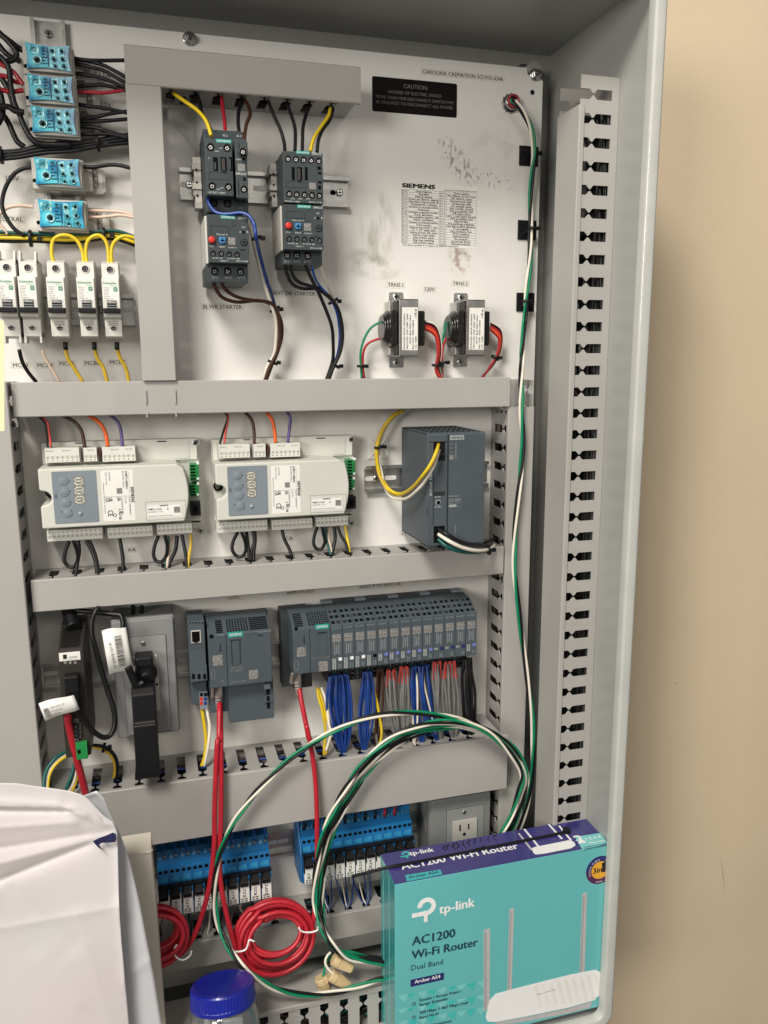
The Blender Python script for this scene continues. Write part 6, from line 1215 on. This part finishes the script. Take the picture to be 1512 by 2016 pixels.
for i in range(10):
    x_ = x19+pr2*(i-2)+5; mt = 'wred' if i in (8, 9) else 'wblack'; wire([(x_+rw.uniform(-2,2),-571,54),(x_,YR+62,56),(x_,YR+43,47)], 1.5, mt, '%s wire into the top of the right relay row' % ('red' if mt == 'wred' else 'black'), '%s wires above the right relays' % ('red' if mt == 'wred' else 'black'))
    m = MB(); m.cyl((x_,YR+40,48), (0,1,.25), 2.0, 10, mt, 10); tag(m.build('ferrule'), '%s ferrule seated in the right relay row' % ('red' if mt == 'wred' else 'black'), 'ferrule', '%s ferrules of the right relay row' % ('red' if mt == 'wred' else 'black'))
for g, (x_, y_) in enumerate(((1160,735),(1275,722),(1392,702))):
    for j in range(5):
        c = W(14,x_,y_,48); ox = (j-2)*7; mt = ['wblue','wwhite','wblue','wgrey','wblue'][j]; q_ = rw.uniform(-3,3)
        wire([(c[0]+ox*1.3-6, YR-34, 34), (c[0]+ox*.9-4+q_, YR-42, 38), (c[0]+ox*.45+q_*.5, c[1]+9, 42), (c[0]+ox*.15, c[1]+2, 46), (c[0]+ox*.12, c[1]-8, 44)], .95, mt, 'thin %s wire in the %s tuft under the right relays' % ({'wblue':'blue','wwhite':'white','wgrey':'grey'}[mt], ['left','middle','right'][g]), 'thin %s wires, %s tuft' % ({'wblue':'blue','wwhite':'white','wgrey':'grey'}[mt], ['left','middle','right'][g]))
# ---- wires lying inside the ducts: nobody could count them
def filling(ax, a0, a1, b0, b1, D, n, cols, lab, seed):
    rr_ = random.Random(seed); mb = MB()
    for i in range(n):
        b = b0+4+(b1-b0-8)*rr_.random(); d_ = 8+(D-22)*rr_.random(); P = []
        k = max(3, int((a1-a0)/45))
        for j in range(k+1):
            a_ = a0+4+(a1-a0-8)*j/k; bb = min(b1-5, max(b0+5, b+rr_.uniform(-5,5))); dd = min(D-10, max(5, d_+rr_.uniform(-5,5))); P.append((a_, bb, dd) if ax == 'x' else (bb, a_, dd))
        mb.tube(P, rr_.uniform(1.7,2.3), rr_.choice(cols), 6, sub=3)
    o = mb.build('wire_filling'); tag(o, lab, 'wires'); o['kind'] = 'stuff'
ck = ['wblack','wblack','wblack','wbrown','wteal','hole']
filling('x', -8, 225, 285, 319, 62, 16, ck, 'dark wires lying inside the top duct', 1); filling('x', -140, 430, -55, -22, 56, 16, ck, 'dark wires lying inside the duct below the breakers', 2)
filling('x', -140, 428, -272, -241, 55, 16, ck+['wteal'], 'dark wires lying inside the duct below the controllers', 3); filling('x', -140, 428, -570, -498, 66, 34, ck+['wblue'], 'dark wires lying inside the widest duct', 4)
filling('x', -140, 428, -764, -732, 54, 14, ck, 'dark wires lying inside the duct below the relays', 5); filling('y', -780, -60, 437, 468, 52, 14, ck+['wyelo'], 'dark wires lying inside the tall right duct', 6)
filling('y', -780, -60, -180, -148, 66, 14, ck, 'dark wires lying inside the upright duct at the left edge', 7)
mb = MB(); rr_ = random.Random(8)
for i in range(22):
    P = [(XW-5-rr_.random()*(8 if i > 6 else 22), 282-915*j/16, 85+((i*1.9) % 40)+rr_.uniform(-2,2)) for j in range(17)]; mb.tube(P, 2.2, rr_.choice(['wblack','wblack','dark','brownblk']), 6, sub=3)  # extra dark wires added against the wall so the slots look dark
o = mb.build('wire_filling'); tag(o, 'dark wires inside the duct on the cabinet side wall, extra ones added to darken its slots', 'wires'); o['kind'] = 'stuff'
mb = MB()
for i in range(16):
    P = [(-160+600*j/14, YB+8+rr_.random()*44, 86+rr_.random()*34) for j in range(15)]; mb.tube(P, 2.2, rr_.choice(ck), 6, sub=3)
o = mb.build('wire_filling'); tag(o, 'dark wires lying inside the duct on the cabinet floor', 'wires'); o['kind'] = 'stuff'

# ================================================================== router box
DFr, DBk, YTp = 190, 128, -602; XL_ = at(777,1753,DFr)[0]; XR_ = XW-.8; YBt = YB+14
bo = thing('router_carton', 'teal and navy shrink-wrapped wireless router carton at the bottom right', 'carton', ((XL_+XR_)/2, YBt, 160))
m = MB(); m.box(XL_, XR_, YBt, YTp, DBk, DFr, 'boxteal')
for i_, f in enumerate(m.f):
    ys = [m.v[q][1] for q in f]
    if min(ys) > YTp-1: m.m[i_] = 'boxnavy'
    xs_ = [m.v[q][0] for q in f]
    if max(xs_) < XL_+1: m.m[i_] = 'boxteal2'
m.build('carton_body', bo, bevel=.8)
o = DFr+.15
def fp(x, y): return at(*px(15,x,y), DFr)
def ft(s_, xa, ya, xb, yb, mt, h=None, bold=0):
    a_ = fp(xa,ya); b_ = fp(xb,yb); m.text(s_, (a_[0],a_[1],DFr), (b_[0],a_[1]+(b_[1]-a_[1])*.5,DFr), m=mt, h=h, bold=bold, off=.5)
m = MB(); ft('tp-link', 497,700,685,655,'pwhite',bold=.05); ft('AC1200', 352,868,580,822,'pdark',bold=.05); ft('Wi-Fi Router', 350,940,700,872,'pdark',bold=.05); ft('Dual Band', 348,1000,518,968,'pdark')
m.build('title_lettering', bo); m = MB(); ft('Router / Access Point /', 393,1165,612,1118,'pdark',h=4,bold=.04); ft('Range Extender', 393,1190,545,1155,'pdark',h=4,bold=.04); ft('300 Mbps + 867 Mbps Dual', 393,1232,648,1180,'pdark',h=4,bold=.04); ft('Band Wi-Fi', 393,1258,492,1238,'pdark',h=4,bold=.04); ft('4 Antennas', 440,1300,562,1276,'pdark',h=4,bold=.04)
def hull(x0, y0, x1, y1, mt, dz=.3, r=2):
    a_ = fp(x0,y0); b_ = fp(x1,y1); m.prism(rring(a_[0], b_[0], b_[1], a_[1], r, 4), DFr+.02, DFr+dz, mt)
m.build('feature_lettering', bo)
m = MB(); a_ = fp(346,1052); b_ = fp(523,1052); z1 = DFr+.3; yy0 = (fp(346,1088)[1]+fp(523,1048)[1])/2; yy1 = (fp(346,1050)[1]+fp(523,1012)[1])/2
m.prism(rring(a_[0], b_[0], yy0, yy1, .8, 3), DFr+.02, z1, 'tabnavy'); m.text('Archer A54', (a_[0]+5, yy0+3.6, z1), (b_[0]-5, yy0+3.6, z1), m='pwhite', bold=.04); m.build('model_bar', bo)
m = MB(); c = fp(425,680)                                                # leaf-like maker mark built from a ring and two bars
cx_, cy_ = fp(432,660)[:2]; R_ = sz(15,380,478,660,DFr)
ring = [(cx_+R_*math.cos(t), cy_+R_*math.sin(t)) for t in [math.radians(-118+298*i/28) for i in range(29)]]; rin = [(cx_+R_*.52*math.cos(t), cy_+R_*.52*math.sin(t)) for t in [math.radians(180-298*i/28) for i in range(29)]]
m.prism(ring+rin, DFr+.02, DFr+.3, 'pwhite'); m.prism([(cx_-R_*1.0,cy_-R_*.98),(cx_-R_*.3,cy_-R_*.98),(cx_-R_*.3,cy_-R_*1.75),(cx_+R_*.1 -R_*.0,cy_-R_*1.75),(cx_+R_*.1,cy_-R_*.5),(cx_-R_*1.0 ,cy_-R_*.5)], DFr+.32, DFr+.5, 'pwhite'); m.prism([(cx_-R_*1.6,cy_-R_*.98),(cx_-R_*1.02,cy_-R_*.98),(cx_-R_*1.02,cy_-R_*.5),(cx_-R_*1.6,cy_-R_*.5)], DFr+.32, DFr+.5, 'pwhite'); m.build('maker_mark', bo)
def pic(dims, name, mt, dz): 
    pass
m = MB()
def slab(pts, mt, z0, z1): m.prism([(fp(x,y)[0], fp(x,y)[1]) for x, y in pts], DFr+z0, DFr+z1, mt)
# pictured router: antennas then body
for (x0, y0, x1, y1, w0, w1) in ((752,785,750,1205,17,16), (884,675,870,1150,12,12), (1272,592,1255,1080,12,14), (1392,665,1375,1060,12,12)):
    slab(((x0-w0,y0),(x0+w0,y0-8),(x1+w1,y1),(x1-w1,y1+10)), 'pgrey', .02, .25); slab(((x0-w0+3,y0+12),(x0-2,y0+10),(x1-2,y1),(x1-w1+3,y1)), 'inklight', .26, .36)
slab(((745,1250),(765,1160),(800,1122),(1000,1070),(1200,1020),(1330,995),(1358,1010),(1366,1060),(1362,1120),(1310,1160),(1190,1195),(950,1245),(800,1272),(755,1270)), 'pwhite', .4, .7)
for i in range(9): x_ = 1000+i*40; slab(((x_-240,1165+i*2),(x_+20,1235-i*12),(x_+34,1228-i*12),(x_-226,1158+i*2)) if 0 else ((x_,1080-i*8),(x_+18,1078-i*8),(x_+18-30+60,1190-i*5),(x_+30,1195-i*5)), 'lbl', .71, .78)
slab(((790,1290),(930,1275),(1190,1225),(1300,1195),(1310,1165),(1190,1200),(950,1250),(800,1276)), 'pgrey', .38, .6)
a_ = fp(1015,1130); b_ = fp(1118,1100); m.text('tp-link', (a_[0],a_[1],DFr), (b_[0],a_[1]+1,DFr), m='inkgrey', h=2.4, off=.9)
m.build('router_picture', bo)
m = MB()                                                                 # round three-in-one badge
c = fp(1352,466); R_ = sz(15,1280,1424,466,DFr); m.lathe((c[0],c[1],DFr), (0,0,1), [(0,R_),(.25,R_)], 'tabnavy', 40); m.poly([(c[0]+R_*.99*math.cos(math.pi+math.pi*i/20), c[1]+R_*.99*math.sin(math.pi+math.pi*i/20), DFr+.35) for i in range(21)], 'pplum'); m.lathe((c[0],c[1],DFr+.3), (0,0,1), [(0,R_*.62),(.2,R_*.62)], 'porange', 32)
m.text('3in', (c[0]-R_*.5, c[1]-R_*.18, DFr+.5), (c[0]+R_*.12, c[1]-R_*.14, DFr+.5), m='ink', bold=.04); m.text('1', (c[0]+R_*.16, c[1]-R_*.2, DFr+.5), (c[0]+R_*.42, c[1]-R_*.18, DFr+.5), m='ink', h=R_*.75, bold=.04); m.text('Router', (c[0]-R_*.24, c[1]-R_*.88, DFr+.45), (c[0]+R_*.24, c[1]-R_*.86, DFr+.45), m='pwhite')
for s_, t0, dt in (('Access Point', 205, -9.5), ('Router', 62, -11)):
    for i_, ch in enumerate(s_):
        if ch != ' ':
            t = math.radians(t0+dt*i_); t2 = math.radians(t0+dt*(i_+.75)); m.text(ch, (c[0]+R_*.72*math.cos(t), c[1]+R_*.72*math.sin(t), DFr+.45), (c[0]+R_*.72*math.cos(t2), c[1]+R_*.72*math.sin(t2), DFr+.45), m='pwhite', h=R_*.14)
m.build('badge', bo)
m = MB(); rr_ = random.Random(2)                                         # faceted pattern bands
for y0 in (1125, 1200, 1265):
    for i in range(9):
        x0 = 280+i*52; a_ = [(x0, y0-i*9+12), (x0+52, y0-i*9-2), (x0+rr_.uniform(10,40), y0-i*9+rr_.uniform(30,48))]; slab(a_, 'pteal2' if i % 2 else 'pteallight', .02, .08+.02*(i % 2))
m.build('facet_pattern', bo)
m = MB()
for xy in ((364,1180),(364,1250)):
    c = fp(*xy); r_ = 2.6; m.lathe((c[0],c[1],DFr), (0,0,1), [(0,r_),(.3,r_)], 'pdark', 18); m.disc((c[0],c[1],DFr+.36), r_*.72, 'boxteal', 16); m.rect(c[0]-.3, c[0]+.5, c[1]-.3, c[1]+1.4, DFr+.45, 'pdark')
m.build('feature_icon', bo)
# top side prints
def tp(x, y): return atY(*px(15,x,y), YTp)
def tt(s_, xa, ya, xb, yb, mt, h=None, bold=0): a_ = tp(xa,ya); b_ = tp(xb,yb); dm = (a_[2]+b_[2])/2; m.text(s_, (a_[0],YTp,dm), (b_[0],YTp,dm), n=(0,1,0), m=mt, h=h, bold=bold, off=.3)
m = MB(); tt('tp-link', 345,395,470,365,'pwhite',bold=.04); tt('AC1200 Wi-Fi Router', 302,470,920,350,'pwhite',bold=.05); tt('2', 1238,325,1275,318,'pwhite',bold=.05)
m.build('top_lettering', bo)
def tslab(pts, mt, z0, z1): m.prism([(tp(x,y)[0], tp(x,y)[2]) for x, y in pts], YTp+z0, YTp+z1, mt, 'y')
m = MB(); tslab(((318,495),(505,465),(515,490),(328,527)), 'pteal', .02, .2); a_ = tp(338,515); b_ = tp(495,485); dm = (a_[2]+b_[2])/2; m.text('Archer A54', (a_[0],YTp,dm), (b_[0],YTp,dm), n=(0,1,0), m='boxnavy', off=.5, bold=.03)
m.build('model_tag', bo); m = MB(); tslab(((1220,292),(1355,270),(1396,325),(1262,362)), 'pteallight', .02, .2)
for s_, xa, ya, xb, yb in (('Y E A R',1280,315,1362,292),('Warranty',1300,332,1380,312)): a_ = tp(xa,ya); b_ = tp(xb,yb); dm = (a_[2]+b_[2])/2; m.text(s_, (a_[0],YTp,dm), (b_[0],YTp,dm), n=(0,1,0), m='pwhite', off=.5, bold=.03)
a_ = tp(1238,330); b_ = tp(1276,322); m.text('2', (a_[0],YTp,a_[2]), (b_[0],YTp,a_[2]), n=(0,1,0), m='pwhite', off=.5, bold=.05, h=9)
for i in range(2): tslab(((1270,346+i*9),(1385,326+i*9),(1386,328+i*9),(1271,349+i*9)), 'pdark', .25, .32)
m.build('warranty_tag', bo)
m = MB(); cc_ = tp(322,382); R_ = 5.5; ring = [(cc_[0]+R_*math.cos(t), cc_[2]-R_*math.sin(t)) for t in [math.radians(-118+298*i/20) for i in range(21)]]; rin = [(cc_[0]+R_*.5*math.cos(t), cc_[2]-R_*.5*math.sin(t)) for t in [math.radians(180-298*i/20) for i in range(21)]]
m.prism(ring+rin, YTp+.02, YTp+.2, 'pteal', 'y'); m.box(cc_[0]-R_*1.5, cc_[0]+.5, YTp+.22, YTp+.3, cc_[2]+R_*.5, cc_[2]+R_*.95, 'pteal'); m.box(cc_[0]-R_*.4, cc_[0]+.5, YTp+.31, YTp+.4, cc_[2]+R_*.5, cc_[2]+R_*1.6, 'pteal')
m.build('maker_mark', bo)
m = MB()
for (x0, y0, x1, y1) in ((920,272,990,360),(950,250,1025,340),(1080,225,1150,300),(1135,232,1200,310)): tslab(((x0-4,y0),(x0+5,y0-2),(x1+6,y1),(x1-5,y1+2)), 'pwhite' if x0 > 930 else 'pgrey', .02, .2)
tslab(((990,352),(1010,345),(1185,310),(1215,318),(1224,336),(1200,352),(1060,380),(1010,385),(998,375)), 'pwhite', .22, .4); m.build('router_picture', bo)
# scribbled black pen on the top
rr_ = random.Random(12); m = MB()
for i, (x0, y0) in enumerate(((528,348),(548,345),(572,340),(598,335),(625,330),(655,322),(690,312),(725,306),(760,300),(795,292))):
    P = []
    for j in range(5): q = tp(x0+rr_.uniform(-9,12), y0+(-14+7*j)+rr_.uniform(-3,3)); P.append((q[0], YTp+.25, q[2]))
    m.tube(P, .7 if i < 7 else .45, 'ink', 6)
P = [tp(x,y) for x, y in ((690,355),(720,348),(745,335))]; m.tube([(p[0],YTp+.25,p[2]) for p in P], .6, 'ink', 6); m.build('pen_scribble', bo)
# plastic wrap seams on the left side
m = MB()
for dz in (141, 166): m.box(XL_-.25, XL_+.05, YBt, YTp-4, dz, dz+.8, 'pteallight')
m.build('wrap_seam', bo)
# long black strap tie lying over the top
m = MB(); P = [Vector(W(15,38,500,150))]+[Vector(q) for q in [(tp(x,y)[0], YTp+1.1, tp(x,y)[2]) for x, y in ((240,455),(400,425),(600,385),(800,345),(1000,305),(1180,268))]]
P[0] = Vector(at(*px(15,38,500),142)); n = len(m.v)
m.tube([tuple(p) for p in P], 2.1, 'black', 6); h_ = P[-1]; m.box(h_.x-5, h_.x+3, YTp+.3, YTp+6, h_.z-4, h_.z+4, 'black'); tag(m.build('strap_tie', bevel=.4), 'long black strap tie lying across the top of the router carton', 'cable tie')
# ================================================================== jar with blue lid
c = at(*px(14,497,1185), 170); R_ = sz(14,297,697,1190,170); ly = c[1]; jr = thing('plastic_jar', 'clear plastic jar with ribbed blue screw lid at the bottom edge', 'jar', (c[0], ly-110, c[2])); m = MB(); s_ = 120; n = 0
prof = [(0,R_*1.0,1),(-1.5,R_*1.03,1),(-20,R_*1.03,1),(-22,R_*1.05,0),(-24,R_*1.05,0),(-24,R_*.9,0)]; prof = [(0.0,R_*.97,0)]+[(-1.6,R_*1.0,0),(-2.2,R_*1.0,1),(-16,R_*1.01,1),(-17,R_*1.03,0),(-20.5,R_*1.03,0)]
for y_, r_, rib in prof:
    for k in range(s_): t = 2*math.pi*k/s_; q = r_*(1+(.012 if (rib and k % 2) else 0)); m.v.append((c[0]+q*math.cos(t), ly+y_, c[2]+q*math.sin(t)))
for j in range(len(prof)-1):
    for k in range(s_): q = (k+1) % s_; m.face([j*s_+k, j*s_+q, (j+1)*s_+q, (j+1)*s_+k], 'lidblue')
m.face([k for k in range(s_)][::-1], 'lidblue'); m.face([(len(prof)-1)*s_+k for k in range(s_)], 'lidblue'); m.v = m.v; m.lathe((c[0],ly,c[2]), (0,1,0), [(-.2,R_*.9),(.25,R_*.88),(.3,R_*.8),(-.1,R_*.78)], 'lidblue', 60); m.build('lid', jr)
m = MB(); m.lathe((c[0],ly-20.5,c[2]), (0,-1,0), [(0,R_*.95),(6,R_*.98),(14,R_*1.05),(86,R_*1.05),(86,R_*1.0),(14,R_*1.0),(6,R_*.93),(0,R_*.9)], 'jarplastic', 60); m.build('glass_body', jr)
m = MB(); rr_ = random.Random(3)
for i in range(26):
    t = rr_.uniform(0,6.28); r_ = R_*.75*math.sqrt(rr_.random()); b_ = Vector((c[0]+r_*math.cos(t), ly-40-rr_.random()*55, c[2]+r_*math.sin(t))); ax = Vector((rr_.uniform(-1,1),rr_.uniform(-1,1),rr_.uniform(-1,1))).normalized(); m.cyl(b_, ax, 3.2, 12, rr_.choice(['pwhite','steel','wgrey','sticker','dsteel']), 8)
m.box(c[0]-R_*.1, c[0]+R_*.55, ly-62, ly-36, c[2]+R_*.4, c[2]+R_*.44, 'sticker'); o = m.build('loose_fittings'); tag(o, 'pale loose fittings lying inside the blue-lidded jar', 'small parts'); o['kind'] = 'stuff'
jr.rotation_euler.x = math.radians(-17); jr.location.y -= .031; jr.location.z += .004
# ================================================================== papers and carton at the left
ca = thing('white_carton', 'narrow cream-white carton standing behind the paper folder', 'carton', (-100, YB, 130)); m = MB()
tl = W(16,905,660,150); tr = W(16,1075,655,150); m.hexa([(tl[0]-140,YB+2,110),(tr[0]+4,YB+2,110),(tr[0],tl[1],110),(tl[0]-140,tl[1],110),(tl[0]-140,YB+2,150),(tr[0]+5,YB+2,150),(tr[0],tl[1],150),(tl[0]-140,tl[1],150)], 'carton'); m.build('carton_body', ca, bevel=1.2)
m = MB(); p = [W(16,905,655,151), W(16,1068,640,151), W(16,1085,622,146), W(16,1060,592,128), W(16,900,612,128)]; n = len(m.v)
m.poly(p, 'carton'); m.build('torn_flap', ca, solid=.8)
m = MB(); m.box(tr[0]+.2, tr[0]+.5, YB+90, tl[1]-6, 118, 121, 'wbrown'); m.build('brown_smudge', ca)
def sheet(name, label, cat, xl, top, right, d0, mt, creases, thick, n=(70,90), slope=-.02):
    """draped sheet: top(x)->y and right(y)->x in photo pixels, d0 distance, creases: (x0,y0,x1,y1,height,width)"""
    m = MB(); NX, NY = n; YBm = 2060
    for j in range(NY+1):
        for i in range(NX+1):
            s_ = i/NX; t_ = j/NY; x = xl+s_*(right(1700)-xl); y = top(x)+(YBm-top(x))*t_
            for _ in range(3): xr_ = right(y); x = xl+s_*(xr_-xl); y = top(x)+(YBm-top(x))*t_
            h = 0
            for (xa, ya, xb, yb_, hh, ww) in creases:
                L = math.hypot(xb-xa, yb_-ya); ux, uy = (xb-xa)/L, (yb_-ya)/L; al = (x-xa)*ux+(y-ya)*uy; ac = -(x-xa)*uy+(y-ya)*ux
                f = 1 if 0 <= al <= L else math.exp(-((min(abs(al), abs(al-L)))/18)**2); h += hh*f*math.exp(-abs(ac)/ww)
            h += 1.6*math.sin(x*.013+y*.006)+1.1*math.sin(y*.019-x*.011+1)
            m.v.append(at(x, y, d0+h+(y-1540)*slope))
    for j in range(NY):
        for i in range(NX): a_ = j*(NX+1)+i; m.face([a_, a_+NX+1, a_+NX+2, a_+1], mt, True)
    o = m.build(name, solid=thick); o['label'] = label; o['category'] = cat; return o
def lerpc(P):
    def f(v):
        if v <= P[0][0]: return P[0][1]
        for (a_, b_), (c_, d_) in zip(P, P[1:]):
            if v <= c_: return b_+(d_-b_)*(v-a_)/(c_-a_)
        return P[-1][1]
    return f
K16 = lambda P, sw=False: sorted([((px(16,x,y)[1], px(16,x,y)[0]) if sw else px(16,x,y)) for x, y in P])
top1 = lerpc(K16([(-300,155),(0,150),(120,152),(250,172),(400,192),(500,208),(560,226),(600,245),(640,275),(660,302),(740,385),(800,420),(840,470)]))
right1 = lerpc(K16([(640,280),(735,380),(800,430),(832,500),(835,650),(838,800),(842,1000),(862,1300),(888,1550),(915,1860),(930,2000)], True))
top2 = lerpc(K16([(-300,260),(400,250),(590,240),(640,222),(700,200),(712,206),(740,260),(770,330)]))
right2 = lerpc(K16([(700,200),(740,290),(800,410),(855,520),(890,620),(915,690),(950,830),(990,1000),(1040,1260),(1090,1520),(1145,1860),(1170,2000)], True))
c16 = lambda x0, y0, x1, y1, h, w_: (*px(16,x0,y0), *px(16,x1,y1), h, w_)
cr1 = [c16(-50,345,500,348,-5,7), c16(0,310,520,330,4,8), c16(0,720,620,560,3.5,16), c16(0,840,620,590,-5,13), c16(520,350,690,410,4.5,6), c16(690,410,790,395,-3,6), c16(0,610,820,480,-2.5,10), c16(-50,470,500,430,3,16), c16(0,280,400,300,2.5,14), c16(840,640,842,1060,2.5,5), c16(0,1180,830,1030,1.2,10), c16(300,1400,560,1700,1.0,20), c16(100,900,500,1300,-1.4,26), c16(850,1030,880,1550,2.4,6), c16(550,1100,780,1860,1.0,30)]
sheet('paper_folder', 'large crumpled white paper folder filling the bottom left corner', 'folder', -110, top1, right1, 222, 'foldp', cr1, .5, n=(110,150))
cr2 = [c16(590,240,700,205,3,4), c16(850,500,860,1860,-2,8), c16(960,1470,1070,1400,1.5,6), c16(880,1500,960,1860,1.2,16), c16(700,220,860,520,1.5,6)]
sheet('paper_sheet', 'second bluish-white paper sheet peeking out behind the crumpled folder', 'paper', -110, top2, right2, 208, 'paper2', cr2, .4, n=(60,80))
right3 = lerpc(K16([(860,700),(915,900),(960,1200),(1020,1500),(1100,1860),(1120,2000)], True))
m = MB(); D_ = 226.5; m.poly([W(16,x,y,D_) for x, y in ((658,562),(700,540),(760,518),(800,500),(822,512),(826,540),(818,566),(760,572),(722,572),(704,584),(712,604),(738,628),(700,608),(676,584))], 'navy'); tag(m.build('torn_scrap', solid=.3), 'small dark navy torn scrap showing at the folder corner', 'paper scrap')
m = MB(); p = [at(-12,632,215), at(8,632,215), at(9,848,216), at(-12,850,216)]; m.poly(p, 'yelcard'); m.build; tag(m.build('card', solid=.6), 'pale yellow card edge sticking in at the left photo edge', 'card')

wl = bpy.data.objects['wall']
m = MB(); a_ = at(1420,1690,-49.4); b_ = at(1424,1730,-49.4); c_ = at(1427,1760,-49.4); m.poly([(a_[0]-.2,a_[1],-49.3),(a_[0]+.2,a_[1],-49.3),(b_[0]+.7,b_[1],-49.3),(c_[0]+.2,c_[1],-49.3),(b_[0]-.5,b_[1],-49.3)], 'wallmark'); m.build('scratch', wl)
m = MB(); a_ = at(1330,1345,-49.3); m.lathe(a_, (0,0,1), [(0,1.4),(.3,1.1)], 'wallmark', 9); m.build('scuff', wl)
